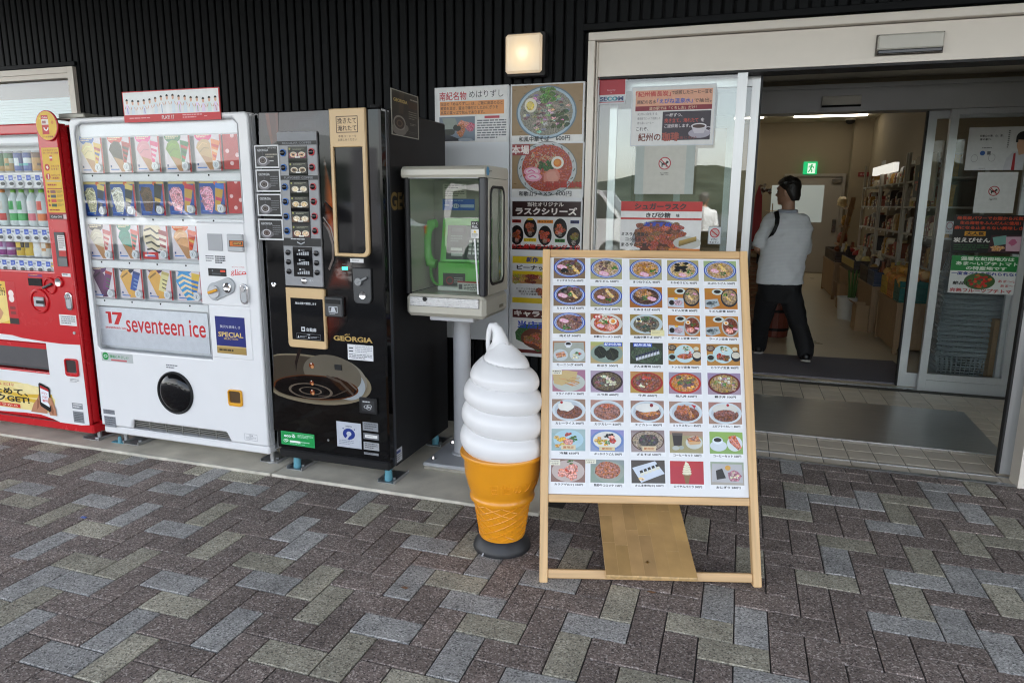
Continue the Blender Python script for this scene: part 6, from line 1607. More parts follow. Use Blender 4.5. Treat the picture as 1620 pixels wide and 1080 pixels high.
# laminated strips, glued edge to edge along the plank
st = MB(); st.nocalc = True
for i in range(7):
    yy = 0
    while yy < .66:
        ln = rg.uniform(.12, .3); e1 = min(.655, yy+ln); t = rg.uniform(.78, 1.0); b_ = (.52*t, .32*t, .135*t*rg.uniform(.9, 1.05))
        a = o+ux*(w_p*(i+.007)/7)+sl*(yy+.004)+nn*.0183
        st.add([a, a+ux*w_p*.985/7, a+ux*w_p*.985/7+sl*(e1-yy-.002), a+sl*(e1-yy-.002)], [(0, 1, 2, 3)], 0, b_); yy += ln
STR = printmat('plank_stave', .5, .16, 9); st.build('plank_staves', STR, plk, smooth=0, kind='stuff')
a = o+ux*(w_p*.48)+sl*.07+nn*.0184; MB().cyl(a, a+nn*.003, .005, n=10).build('screw_head', mat('brass', (.6, .45, .18), .3, 1.0), plk)
ang2 = RAD(24)
rup = V((0, 0, 1))*cos(ang2)-bnb*sin(ang2)
for s0 in (.05, BW-.05-.028):
    top = bpt(s0, BH*.93, .05)
    Lr = top.z/cos(ang2)
    foot_ = top-rup*Lr
    m = MB(); m.obox(foot_, bu_*.028, rup*Lr, bnb*.028, .002); m.build('rear_leg', woodmat('pine_rear', rup, PINEC, .12), MBD)
top = bpt(.05, BH*.93, .05)-rup*(top.z/cos(ang2))+rup*.30
m = MB(); m.obox(top-bnb*.022+bu_*.0, bu_*(BW-.1), rup*.04, bnb*.02, .002); m.build('rear_rail', PH, MBD)
m = MB(); bbox(m, .02, BW-.02, BH*.93, BH*.93+.04, .033, .05); m.build('rear_batten', PH, MBD)

# ---- forty menu cards
def bowl(s, rim='3f62b0', soup='5c3d2c', bgc='8f7c62', noodles=('8a6a50', 'a08468'), tops=(), cx=.5, cy=.5, rx=.47, ry=.47, plate='c9ced6', y1=.82):
    s.ell(cx, cy*y1*1.0, rx, ry*y1, rgb(plate)); 
    if rim: s.ring(cx, cy*y1, rx, ry*y1, .08, rgb(rim)); s.ring(cx, cy*y1, rx*.91, ry*y1*.91, .05, rgb('a8b8d8')); s.ring(cx, cy*y1, rx*.86, ry*y1*.86, .05, rgb(rim))
    s.ell(cx, cy*y1, rx*.80, ry*y1*.80, rgb(soup), 1)
    for i in range(14):
        a = RG.uniform(0, 2*pi); r = RG.uniform(0, .62); x = cx+rx*r*cos(a); y = cy*y1+ry*y1*r*sin(a)
        s.line([(x-.09, y+RG.uniform(-.05, .05)), (x, y+RG.uniform(-.03, .03)), (x+.09, y+RG.uniform(-.05, .05))], .014, [c*RG.uniform(.7, 1.15) for c in rgb(RG.choice(noodles))], 1)
    for k_, x, y in tops: topping(s, k_, cx+(x-.5)*rx*2, (cy+(y-.5)*ry*2)*y1, RG.uniform(.95, 1.25))
    for _ in range(5): s.blob(cx+RG.uniform(-.25, .25), (cy+RG.uniform(-.25, .25))*y1, .02, .012, rgb('d8d0c4'), 0, rng=RG)
def topping(s, k_, x, y, q=1.0):
    R = RG
    if k_ == 'naruto':
        for d in (0, .07): s.ell(x+d*q, y+d*.5*q, .085*q, .065*q, rgb('d8a0b8')); s.ell(x+d*q, y+d*.5*q, .06*q, .045*q, rgb('d8c2cc')); s.line([(x+d*q-.03, y+d*.5*q), (x+d*q, y+d*.5*q-.02), (x+d*q+.03, y+d*.5*q)], .012, rgb('cf5f98'))
    elif k_ == 'green':
        for _ in range(7): s.blob(x+R.uniform(-.07, .07)*q, y+R.uniform(-.06, .06)*q, .035*q, .03*q, [c*R.uniform(.6, 1.2) for c in rgb('4f7a3a')], rng=R)
    elif k_ == 'egg': s.ell(x, y, .10*q, .11*q, rgb('ddd8c8')); s.ell(x, y, .058*q, .066*q, rgb('d08a2c')); s.ell(x-.01, y-.015, .03*q, .03*q, rgb('e0a850'))
    elif k_ == 'egg2': s.ell(x, y, .095*q, .12*q, rgb('dcdccc')); s.ell(x, y, .055*q, .06*q, rgb('c8b868'))
    elif k_ == 'tempura':
        s.poly([(x-.10*q, y-.12*q), (x-.04*q, y-.16*q), (x+.05*q, y-.02*q), (x+.14*q, y+.10*q), (x+.08*q, y+.15*q), (x-.02*q, y+.05*q)], rgb('c8a868'), 1); s.line([(x-.06*q, y-.1*q), (x+.1*q, y+.1*q)], .02, rgb('e0cc98'))
    elif k_ == 'nori': s.blob(x, y, .10*q, .08*q, rgb('1d201c'), rng=R); s.blob(x+.04, y+.03, .07*q, .05*q, rgb('2a2e28'), rng=R)
    elif k_ == 'wakame':
        for _ in range(9): s.blob(x+R.uniform(-.16, .16)*q, y+R.uniform(-.12, .12)*q, .07*q, .05*q, [c*R.uniform(.7, 1.6) for c in rgb('191c18')], rng=R)
    elif k_ == 'abura': s.blob(x-.05*q, y, .15*q, .13*q, rgb('a87a48'), rng=R); s.blob(x+.10*q, y+.04, .11*q, .10*q, rgb('b88a54'), rng=R); s.blob(x, y-.08*q, .12*q, .07*q, rgb('9a6c3e'), rng=R)
    elif k_ == 'meat':
        for _ in range(12): s.blob(x+R.uniform(-.2, .2)*q, y+R.uniform(-.16, .16)*q, .06*q, .05*q, [c*R.uniform(.6, 1.3) for c in rgb('7a625a')], rng=R)
    elif k_ == 'gmeat':
        for _ in range(16): s.blob(x+R.uniform(-.2, .2)*q, y+R.uniform(-.2, .2)*q, .055*q, .05*q, [c*R.uniform(.55, 1.5) for c in rgb('5c5650')], rng=R)
    elif k_ == 'ham': s.blob(x, y, .13*q, .12*q, rgb('c8847c'), rng=R); s.blob(x+.01, y, .10*q, .09*q, rgb('d09a90'), rng=R)
    elif k_ == 'red':
        for _ in range(5): s.blob(x+R.uniform(-.06, .06)*q, y+R.uniform(-.05, .05)*q, .05*q, .04*q, [c*R.uniform(.7, 1.2) for c in rgb('b8342c')], rng=R)
    elif k_ == 'brown':
        for _ in range(9): s.blob(x+R.uniform(-.16, .16)*q, y+R.uniform(-.12, .12)*q, .07*q, .055*q, [c*R.uniform(.6, 1.3) for c in rgb('8a4a28')], rng=R)
    elif k_ == 'white':
        for _ in range(8): s.blob(x+R.uniform(-.14, .14)*q, y+R.uniform(-.12, .12)*q, .05*q, .04*q, [c*R.uniform(.8, 1.05) for c in rgb('c8c4ac')], rng=R)
    elif k_ == 'yellow':
        for _ in range(8): s.blob(x+R.uniform(-.14, .14)*q, y+R.uniform(-.12, .12)*q, .06*q, .05*q, [c*R.uniform(.75, 1.1) for c in rgb('cfa840')], rng=R)
    elif k_ == 'onion':
        for _ in range(14): s.blob(x+R.uniform(-.24, .24)*q, y+R.uniform(-.2, .2)*q, .05*q, .035*q, [c*R.uniform(.7, 1.1) for c in rgb(R.choice(['b88a9a', '9a7a58', 'b8a078', '7a8a50']))], rng=R)
RG = random.Random(11)
NAV = '3a5aa8'
def photo(s, bgc):
    s.rect(.03, .03, .97, .84, rgb(bgc))
    s.poly([(.03, .03), (.97, .03), (.97, RG.uniform(.15, .4)), (.03, RG.uniform(.1, .35))], [c*RG.uniform(.8, 1.15) for c in rgb(bgc)])
def teishoku(s, main, side):
    photo(s, 'b07a34'); s.ell(.40, .17, .16, .12, rgb('c0c8c4')); s.ell(.40, .16, .10, .07, rgb('2c2620'))
    if side == 'rice': s.poly([(.05, .42), (.5, .44), (.52, .82), (.04, .78)], rgb('b8bec8')); s.ell(.15, .62, .08, .10, rgb('26221f')); s.ell(.34, .62, .13, .11, rgb('b49aa4'), 1); s.ell(.28, .46, .06, .04, rgb('d8b040'))
    else: s.poly([(.04, .48), (.40, .44), (.46, .70), (.2, .82), (.04, .76)], rgb('a8b0b4')); s.blob(.18, .62, .12, .07, rgb('4a5458')); s.blob(.3, .58, .09, .05, rgb('79858a')); s.blob(.24, .70, .1, .05, rgb('909a9c'))
    if main == 'udon': s.ell(.74, .40, .25, .36, rgb('31353c')); s.ell(.74, .38, .21, .30, rgb('9a8468'), 1); topping(s, 'tempura', .68, .40, .9); topping(s, 'green', .62, .28, .7); topping(s, 'naruto', .82, .26, .5)
    else: s.ell(.74, .44, .25, .38, rgb('a8aca8')); s.ell(.74, .43, .21, .32, rgb('7a3c20'), 1); topping(s, 'egg', .62, .3, .7); topping(s, 'green', .76, .38, .8); topping(s, 'ham', .7, .6, .9); topping(s, 'naruto', .86, .52, .6)
def curry(s, extra):
    photo(s, 'a08474'); s.ell(.5, .44, .47, .40, rgb('c4ccd2')); s.ell(.5, .44, .40, .34, rgb('b4bcc4')); s.ell(.52, .50, .36, .26, rgb('7c4a36'), 1)
    if extra == 'plain': s.blob(.42, .30, .22, .18, rgb('d8d8d4'), 0, 14, .12); s.circ(.3, .15, .04, rgb('a82a30')); 
    elif extra == 'katsu': s.ell(.5, .46, .38, .31, rgb('96685a'), 1); s.blob(.5, .25, .2, .08, rgb('b0603c'))
    elif extra == 'ebi': s.ell(.5, .3, .34, .17, rgb('d4d4d2')); s.circ(.62, .2, .05, rgb('8a2a30')); s.poly([(.28, .5), (.7, .42), (.88, .5), (.7, .56), (.5, .62)], rgb('b87a40'), 1)
    elif extra == 'mix': s.blob(.4, .35, .16, .2, rgb('a86038')); s.poly([(.5, .2), (.58, .18), (.75, .62), (.62, .66)], rgb('b07848'), 1); s.poly([(.66, .14), (.8, .18), (.75, .3)], rgb('b0303c'))
    else: s.ell(.5, .3, .36, .2, rgb('c8c8c4')); s.blob(.5, .45, .28, .12, rgb('8a5448')); s.circ(.58, .14, .04, rgb('a82a34'))
def donburi(s, bgc, rim, fill, tops):
    photo(s, bgc); s.ell(.5, .44, .46, .39, rgb(rim)); s.ell(.5, .43, .40, .335, rgb(fill), 1)
    for k_, x, y, q in tops: topping(s, k_, x, y, q)
def c_plain(fn): return fn
def card_art(s, i):
    R = i
    if i == 0: photo(s, '86725c'); bowl(s, NAV, '6a4c38', tops=(('meat', .6, .35), ('naruto', .22, .45), ('tempura', .68, .62), ('nori', .35, .65), ('green', .5, .42)))
    elif i == 1: photo(s, 'a8a482'); bowl(s, NAV, 'b09a7c', noodles=('b8a488', 'a08870'), tops=(('meat', .45, .38), ('naruto', .38, .74), ('green', .74, .5)))
    elif i == 2: photo(s, 'a8a482'); bowl(s, NAV, 'b08a5c', tops=(('abura', .48, .4), ('naruto', .42, .75), ('green', .74, .62)))
    elif i == 3: photo(s, 'a8a07e'); bowl(s, NAV, 'b8a078', noodles=('c8b490', 'b8a07c'), tops=(('wakame', .42, .35), ('naruto', .45, .74), ('green', .72, .6)))
    elif i == 4: photo(s, 'a8a482'); bowl(s, NAV, 'a88c68', noodles=('c0a884', 'b09870'), tops=(('tempura', .55, .35), ('naruto', .3, .5), ('green', .6, .66)))
    elif i == 5: photo(s, '867460'); bowl(s, NAV, '5c4034', tops=(('nori', .34, .3), ('meat', .62, .35), ('naruto', .25, .5), ('tempura', .62, .5), ('green', .5, .5)))
    elif i == 6: photo(s, 'a09c7e'); bowl(s, NAV, '7a5844', tops=(('tempura', .58, .38), ('naruto', .3, .55), ('green', .58, .7)))
    elif i == 7: photo(s, 'a06c30'); bowl(s, NAV, '54382a', tops=(('abura', .42, .35), ('green', .48, .56), ('naruto', .64, .58)))
    elif i in (8, 9): teishoku(s, 'udon', 'rice' if i == 8 else 'fish')
    elif i == 10: photo(s, 'a09a7a'); bowl(s, NAV, '866054', tops=(('meat', .62, .45), ('naruto', .3, .38), ('green', .42, .74)))
    elif i == 11:
        photo(s, '9a7450'); bowl(s, None, 'b04e20', noodles=('c07838', 'b06030'), plate='c8c8c4', tops=(('white', .45, .25), ('egg', .70, .38), ('naruto', .28, .6), ('ham', .62, .7), ('green', .48, .42))); s.rect(.12, .08, .36, .22, rgb('b83430')); s.text('本場', .24, .15, .1, rgb('e8dcd8'), 'C')
    elif i == 12:
        photo(s, '968048'); bowl(s, None, '787060', plate='b4c0c4', tops=(('gmeat', .55, .6), ('egg2', .28, .32), ('green', .5, .2), ('gmeat', .45, .5)))
    elif i in (13, 14): teishoku(s, 'ramen', 'rice' if i == 13 else 'fish')
    elif i == 15:
        photo(s, '9c8060'); s.poly([(.08, .1), (.92, .08), (.97, .8), (.03, .82)], rgb('a0a49c')); s.ell(.26, .56, .21, .22, rgb('b8c0c4')); s.poly([(.1, .5), (.36, .42), (.42, .6), (.16, .68)], rgb('c09070'), 1); s.line([(.12, .56), (.4, .52)], .02, rgb('8a4a34')); s.ell(.74, .54, .22, .24, rgb('bcc4c6')); topping(s, 'green', .74, .5, .9); topping(s, 'white', .66, .6, .7); topping(s, 'red', .82, .5, .5); s.ell(.48, .15, .11, .10, rgb('c8ccd0')); s.ell(.48, .14, .075, .06, rgb('221610')); s.rect(.42, .18, .54, .28, rgb('d0d4d8'))
    elif i in (16, 17):
        photo(s, 'b0a078' if i == 16 else '3c4430'); s.ell(.5, .46, .47, .36, rgb('8a9a90' if i == 16 else '2c3528'))
        if i == 16: s.blob(.32, .42, .18, .22, rgb('252a18'), 1, 14, .12); s.blob(.66, .50, .2, .24, rgb('2a2e1c'), 1, 14, .12); s.line([(.25, .3), (.36, .52)], .012, rgb('4a5030')); s.line([(.6, .34), (.7, .62)], .012, rgb('4a5030'))
        else:
            s.ell(.5, .46, .45, .34, rgb('4a5a44'), 1)
            for j in range(8): x = .18+j*.085; y = .62-j*.035; s.poly([(x, y-.08), (x+.07, y-.12), (x+.10, y+.06), (x+.03, y+.10)], rgb('c0c4cc')); s.poly([(x, y-.08), (x+.07, y-.12), (x+.08, y-.04), (x+.01, y)], rgb('2c3252'))
        s.rect(.42 if i == 16 else .12, .05, .95 if i == 16 else .66, .19, rgb('3a58b0')); s.text('紀州名物', .68 if i == 16 else .39, .12, .10, rgb('d8def0'), 'C', fit=.48)
    elif i in (18, 19):
        photo(s, 'b08440'); s.ell(.5, .42, .30, .34, rgb('b8ccd0')); s.ell(.14, .2, .13, .12, rgb('5a2420' if i == 19 else '3c2a22')); s.ell(.14, .19, .1, .08, rgb('8a7a68'), 1); s.ell(.14, .56, .13, .15, rgb('a8c0c0')); s.ell(.14, .55, .09, .09, rgb('2c2620')); s.ell(.86, .5, .14, .2, rgb('22242c')); s.ell(.86, .46, .12, .12, rgb('c8c4b8')); s.ell(.84, .22, .08, .07, rgb('c8c4b0')); topping(s, 'green', .52, .22, 1.1); topping(s, 'white', .55, .25, .7)
        if i == 18: s.blob(.5, .52, .22, .10, rgb('a85424'), 1, 12, .1); topping(s, 'red', .68, .4, .8)
        else: topping(s, 'red', .45, .5, 1.4); topping(s, 'brown', .52, .55, 1.0)
    elif i == 20:
        photo(s, 'a87888'); s.ell(.5, .5, .46, .34, rgb('b4bab4')); s.poly([(.03, .15), (.4, .05), (.75, .1), (.7, .4), (.3, .62), (.08, .55)], rgb('c0ac80'))
        for j in range(16): x = RG.uniform(.3, .7); y = RG.uniform(.35, .62); s.line([(x-.1, y-.06), (x+.12, y+.06*RG.uniform(-1, 1))], .02, [c*RG.uniform(.7, 1.15) for c in rgb('c09a68')])
    elif i == 21: donburi(s, 'a494a8', '3a2024', '6a5c44', (('white', .5, .35, 1.4), ('green', .5, .45, 1.6), ('meat', .45, .5, 1.2), ('white', .6, .5, 1)))
    elif i == 22: donburi(s, 'b09450', 'a02c1c', '8a4a2a', (('meat', .45, .45, 1.2), ('red', .5, .28, 1.3), ('green', .62, .5, 1.3), ('white', .4, .55, .8), ('brown', .5, .5, 1)))
    elif i == 23: donburi(s, 'a08a9a', 'b02e1c', 'b07830', (('yellow', .5, .45, 1.6), ('meat', .5, .38, 1.3), ('green', .35, .45, .8), ('green', .62, .4, .8)))
    elif i == 24: donburi(s, 'a090a0', '6a1c22', '9a8050', (('onion', .5, .42, 1.2), ('white', .5, .32, 1), ('green', .5, .5, .7)))
    elif i in (25, 26, 27, 28, 29): curry(s, ('plain', 'katsu', 'ebi', 'mix', 'fry')[i-25])
    elif i == 30: photo(s, '98b0b4'); s.ell(.5, .42, .42, .36, rgb('a8c4d0')); topping(s, 'yellow', .36, .5, 1.4); topping(s, 'red', .5, .25, 1.0); topping(s, 'green', .66, .4, 1.4); topping(s, 'ham', .5, .5, 1.0); s.rect(.3, .62, .7, .8, rgb('cfc4a8')); s.text('夏限定', .5, .71, .09, rgb('b07040'), 'C', fit=.3)
    elif i == 31: photo(s, '8a98b8'); s.ell(.5, .42, .47, .39, rgb('7088b8')); s.ell(.5, .42, .40, .33, rgb('d0d0cc')); topping(s, 'yellow', .32, .45, 1.1); topping(s, 'red', .68, .45, 1.2); topping(s, 'wakame', .55, .22, .7); topping(s, 'green', .5, .5, .9); topping(s, 'ham', .62, .3, .6); s.rect(.28, .66, .72, .80, rgb('cfc4a0')); s.text('夏限定', .5, .73, .08, rgb('b07040'), 'C', fit=.3)
    elif i == 32: photo(s, '9c9090'); s.ell(.5, .42, .46, .39, rgb('5a3c34')); s.ell(.5, .42, .43, .36, rgb('9a8c7c'), 1); s.ell(.52, .42, .28, .24, rgb('504a48'), 1); topping(s, 'gmeat', .52, .4, .9); s.rect(.34, .62, .72, .80, rgb('cfc0a4')); s.text('夏限定', .53, .71, .09, rgb('b07040'), 'C', fit=.3)
    elif i in (33, 34):
        photo(s, 'a09a78' if i == 33 else '8aa868')
        if i == 33: s.poly([(.1, .1), (.4, .1), (.37, .58), (.14, .58)], rgb('5c5450')); s.poly([(.12, .2), (.39, .2), (.36, .56), (.15, .56)], rgb('38302c')); s.ell(.2, .66, .1, .08, rgb('b0b4b0')); s.ell(.36, .64, .07, .07, rgb('a0a8a4')); s.ell(.72, .45, .24, .24, rgb('c0c4c0')); s.poly([(.52, .3), (.82, .18), (.92, .42), (.56, .48)], rgb('b07850'), 1); s.poly([(.54, .42), (.92, .4), (.88, .5), (.6, .54)], rgb('c8a880'))
        else: s.ell(.28, .55, .24, .2, rgb('c4ccd4')); s.ell(.26, .36, .15, .14, rgb('d0d8e0')); s.ell(.26, .33, .11, .08, rgb('201c20')); s.ell(.74, .46, .22, .28, rgb('c8d0d4')); s.poly([(.56, .2), (.76, .14), (.94, .6), (.84, .7), (.6, .42)], rgb('c06848'), 1); s.line([(.64, .26), (.86, .58)], .03, rgb('d8a08a'))
    elif i == 35: photo(s, '8c7068'); s.ell(.5, .45, .45, .38, rgb('b8aca8')); topping(s, 'ham', .36, .5, 1.3); topping(s, 'ham', .6, .36, 1.3); topping(s, 'ham', .62, .62, 1.2); topping(s, 'green', .55, .14, .9); topping(s, 'red', .46, .42, .7)
    elif i == 36: photo(s, '8a9a90'); s.ell(.55, .45, .42, .38, rgb('98a098')); s.blob(.5, .4, .36, .30, rgb('a0644c'), 1, 18, .06); s.blob(.5, .4, .3, .24, rgb('a86c52'), 1, 18, .06)
    elif i == 37:
        photo(s, '54504c'); s.poly([(.06, .3), (.7, .06), (.96, .5), (.3, .82)], rgb('c4ccd8'))
        for j in range(5): x = .26+j*.11; y = .5-j*.055; s.poly([(x, y-.09), (x+.08, y-.13), (x+.12, y+.02), (x+.04, y+.06)], rgb('3a3834')); s.poly([(x+.01, y), (x+.11, y-.04), (x+.13, y+.05), (x+.04, y+.09)], rgb('d0d0c4'))
        s.blob(.3, .68, .09, .06, rgb('d8c08a'))
    elif i == 38:
        photo(s, 'b03444'); s.ell(.5, .5, .12, .05, rgb('b8a070')); s.poly([(.4, .5), (.6, .5), (.54, .82), (.46, .82)], rgb('8a6a4a'))
        for j, (w_, y_) in enumerate(((.13, .46), (.125, .38), (.11, .30), (.09, .22), (.06, .15))): s.ell(.5, y_, w_, .06, rgb('d8d4c0')); s.line([(.5-w_*.9, y_+.02), (.5, y_+.05), (.5+w_*.9, y_+.01)], .012, rgb('b8b498'))
        s.poly([(.45, .13), (.55, .12), (.47, .04)], rgb('dcd8c4'))
    elif i == 39: photo(s, 'a8a49c'); s.poly([(.08, .1), (.92, .12), (.94, .76), (.06, .74)], rgb('b0b0b4')); s.poly([(.18, .34), (.36, .26), (.46, .6), (.2, .66)], rgb('2c2a28')); s.ell(.52, .24, .08, .09, rgb('c8a050')); s.blob(.70, .52, .2, .2, rgb('a87888'), 1, 12, .12); topping(s, 'white', .7, .5, .8)
CAP = ['ミックスうどん 650円', '肉うどん 500円', 'きつねうどん 450円', 'わかめうどん 450円', '天ぷらうどん 500円', 'ミックスそば 650円', '天ぷらそば 500円', 'たぬきそば 450円', 'うどん定食 800円', 'うどん定食 800円', '肉そば 500円', '和歌山ラーメン 600円', '和風中華そば 600円', 'ラーメン定食 900円', 'ラーメン定食 900円', 'モーニング 450円', 'めはり 300円', 'さんま寿司 550円', 'トンカツ定食 900円', 'カラアゲ定食 900円', 'フライドポテト 300円', 'ニラ丼 600円', '牛丼 600円', '他人丼 600円', '親子丼 500円', 'カレーライス 500円', 'カツカレー 650円', 'エビカレー 800円', 'ミックスカレー 850円', 'エビフライカレー 800円', '冷麺 650円', 'ぶっかけうどん 500円', 'ざるそば 500円', 'コーヒーセット 500円', 'コーヒーセット 500円', 'カラアゲ(5ヶ) 350円', '熊野牛コロッケ 150円', 'さんま寿司(小) 300円', 'ロイヤルバニラ 300円', 'おにぎり 280円']
DISH = ['mixed noodle bowl with blue rim', 'pale meat noodle bowl', 'fried tofu noodle bowl', 'seaweed noodle bowl', 'tempura noodle bowl with pale broth', 'mixed buckwheat noodle bowl', 'tempura buckwheat noodle bowl', 'dark broth noodles on orange table', 'noodle set meal with rice rolls', 'noodle set meal with fish', 'brown meat noodle bowl', 'red noodle soup with egg', 'grey meat and greens noodle bowl', 'red noodle set meal with rice', 'red noodle set meal with fish', 'toast breakfast tray', 'two dark leaf wrapped rice balls', 'row of pressed sushi pieces', 'cutlet set meal', 'fried chicken set meal', 'french fries', 'leek and egg rice bowl', 'beef rice bowl in red dish', 'meat and egg bowl in red dish', 'chicken and egg bowl in dark red dish', 'curry with white rice', 'cutlet curry', 'prawn curry with rice', 'mixed curry', 'curry with pale rice', 'cold noodles on a blue plate', 'cold noodles on a patterned plate', 'dark cold noodles on a basket', 'iced coffee and cake', 'hot coffee and cake', 'fried chicken pieces', 'brown croquette', 'small sushi on a white plate', 'soft ice cream on red', 'rice ball plate']
def Z2(x, y): return (840+x/3.858, 380+y/3.858)
def Z3(x, y): return (840+x/3.724, 650+y/3.724)
colsT = [(133, 337), (357, 562), (594, 806), (824, 1032), (1046, 1263)]      # row 1, from the upper crop
colsB = [(113, 327), (345, 557), (583, 797), (812, 1027), (1050, 1265)]      # row 8, from the lower crop
rowsP = [Z2(0, 112)[1], Z2(0, 279)[1], Z2(0, 447)[1], Z2(0, 618)[1], Z2(0, 794)[1], Z2(0, 972)[1], Z3(0, 107)[1], Z3(0, 283)[1]]
rowsE = [Z2(0, 268)[1], Z2(0, 437)[1], Z2(0, 606)[1], Z2(0, 783)[1], Z2(0, 960)[1], Z3(0, 95)[1], Z3(0, 270)[1], Z3(0, 455)[1]]
ID = .0115
for r in range(8):
    t = r/7
    for c_ in range(5):
        uL = Z2(colsT[c_][0], 0)[0]*(1-t)+Z3(colsB[c_][0], 0)[0]*t; uR = Z2(colsT[c_][1], 0)[0]*(1-t)+Z3(colsB[c_][1], 0)[0]*t
        dv = (c_-2)*1.2
        s0, h1 = bsh(uL, rowsP[r]+dv, ID); s1, h0 = bsh(uR, rowsE[r]+dv, ID)
        ti = RG.uniform(-.0015, .0015)
        s = Sheet(bpt(s0, h1, ID), bu_*(s1-s0)+bup*ti, bup*(h0-h1)+bu_*ti, N=bn)
        s.back(.0004, rgb('d4d5d8')); s.rect(0, 0, 1, 1, rgb('dedfe2'))
        i = r*5+c_
        card_art(s, i)
        # the paper margin trims whatever the photograph overran
        s.rect(-.0, .845, 1, 1, rgb('dedfe2')); s.rect(0, 0, .025, .845, rgb('dedfe2')); s.rect(.975, 0, 1, .845, rgb('dedfe2')); s.rect(.025, 0, .975, .025, rgb('dedfe2'))
        s.text(CAP[i], .52, .925, .085, rgb('26262a'), 'C', fit=min(.78, .075*len(CAP[i])), bold=.03)
        s.build('menu_card', MBD, label='menu card showing '+DISH[i])
for (u0, v0, u1, v1, t) in ((Z2(128, 790)+Z2(188, 818)+('数量限定',)), (Z3(110, 286)+Z3(172, 318)+('テイクアウト',)), (Z3(320, 282)+Z3(384, 310)+('テイクアウト',))):
    s0, h1 = bsh(u0, v0, ID-.003); s1, h0 = bsh(u1, v1, ID-.003)
    s = Sheet(bpt(s0, h1, ID-.0045), bu_*(s1-s0), bup*(h0-h1), N=bn); s.back(.0005); s.rect(0, 0, 1, 1, rgb('d8d6c8')); s.text(t, .5, .3, .26, rgb('2a2a2a'), 'C', fit=.86); s.text('できます', .5, .7, .26, rgb('2a2a2a'), 'C', fit=.7); s.build('paper_note', MBD)
s0, h1 = bsh(*Z2(731, 547), ID-.003); s1, h0 = bsh(*Z2(814, 585), ID-.003)
s = Sheet(bpt(s0, h1, ID-.0045), bu_*(s1-s0), bup*(h0-h1), N=bn); s.back(.0005); s.rect(0, 0, 1, 1, rgb('d6d0a8')); s.lines(.08, .2, .9, .7, 2, rgb('a8a488'), .3); s.build('paper_note', MBD)

# ================================================================== boards and posters on the wall
YB_ = 3.962
a, b, c = onY(688, 142, YB_), onY(807, 134, YB_), onY(926, 129, YB_)
zb = onY(800, 543, YB_).z; zb2 = onY(860, 564, YB_).z
GB = mat('grey_board', (.70, .73, .76), .45, var=.03)
m = MB(); m.box(a.x, b.x-.003, YB_, YW-.001, zb+.012, (a.z+b.z)/2, .002)
lb = m.build('display_board', GB, loc=(a.x+.2, YW, 1.2), label='pale grey board behind the telephone cabinet on the siding', cat='board', group='boards on the siding')
m = MB(); m.box(b.x+.003, c.x, YB_, YW-.001, zb2-.004, (b.z+c.z)/2, .002)
m.build('display_board', mat('white_board', (.72, .73, .74), .45, var=.03), loc=(b.x+.2, YW, 1.2), label='white board full of food posters beside the door frame', cat='board', group='boards on the siding')
def Z8(x, y): return (680+x/2.348, 120+y/2.348)
def poster(name, p0, p1, y, draw, label, cat='poster', bgc='d9d9d8', **k):
    s = sheetY(*p0, *p1, y); s.back(.0015, rgb(bgc)); s.rect(0, 0, 1, 1, rgb(bgc)); draw(s)
    if k.get('group') == PG_:
        e = (rgb('d2d3d4'))
        s.rect(0, 0, .022, 1, e); s.rect(.978, 0, 1, 1, e); s.rect(.022, 0, .978, .016, e)
    return s.build(name, label=label, cat=cat, **k)
PG_ = 'posters on the wall boards'
RG = random.Random(21)
def d1(s):
    s.text('南紀名物', .25, .16, .145, rgb('b8404a'), 'C', fit=.37, bold=.015); s.text('めはりずし', .70, .14, .13, rgb('3a3a44'), 'C', fit=.46, bold=.0)
    s.rect(.07, .255, .94, .50, rgb('d8995c'))
    for i, t in enumerate(('当店の「めはりずし」は、ご飯に高菜の芯と', '鰹節を混ぜ、醤油で味付けしたおにぎりを', '高菜の葉っぱで包んであります。')): s.text(t, .08, .30+i*.078, .062, rgb('5c4030'), 'L', fit=(.84, .78, .60)[i], bold=.01)
    s.rect(.06, .53, .55, .97, rgb('77828e')); s.poly([(.06, .78), (.4, .97), (.06, .97)], rgb('23252c')); s.poly([(.10, .55), (.28, .55), (.33, .74), (.14, .76)], rgb('8e9690')); s.blob(.38, .68, .08, .08, rgb('c88a78')); s.blob(.36, .78, .06, .12, rgb('a86838')); s.blob(.49, .72, .06, .07, rgb('b86078')); s.blob(.2, .8, .08, .05, rgb('2c3222')); s.blob(.3, .74, .05, .06, rgb('20261c')); s.ell(.42, .95, .1, .03, rgb('9aa2aa'))
    s.rect(.68, .53, .88, .575, rgb('b84a58')); s.lines(.58, .60, .97, .95, 8, rgb('6c6c74'), .5)
poster('wall_poster', Z8(18, 46), Z8(292, 245), YB_-.002, d1, 'white poster with orange text block above a sushi photo', group=PG_)
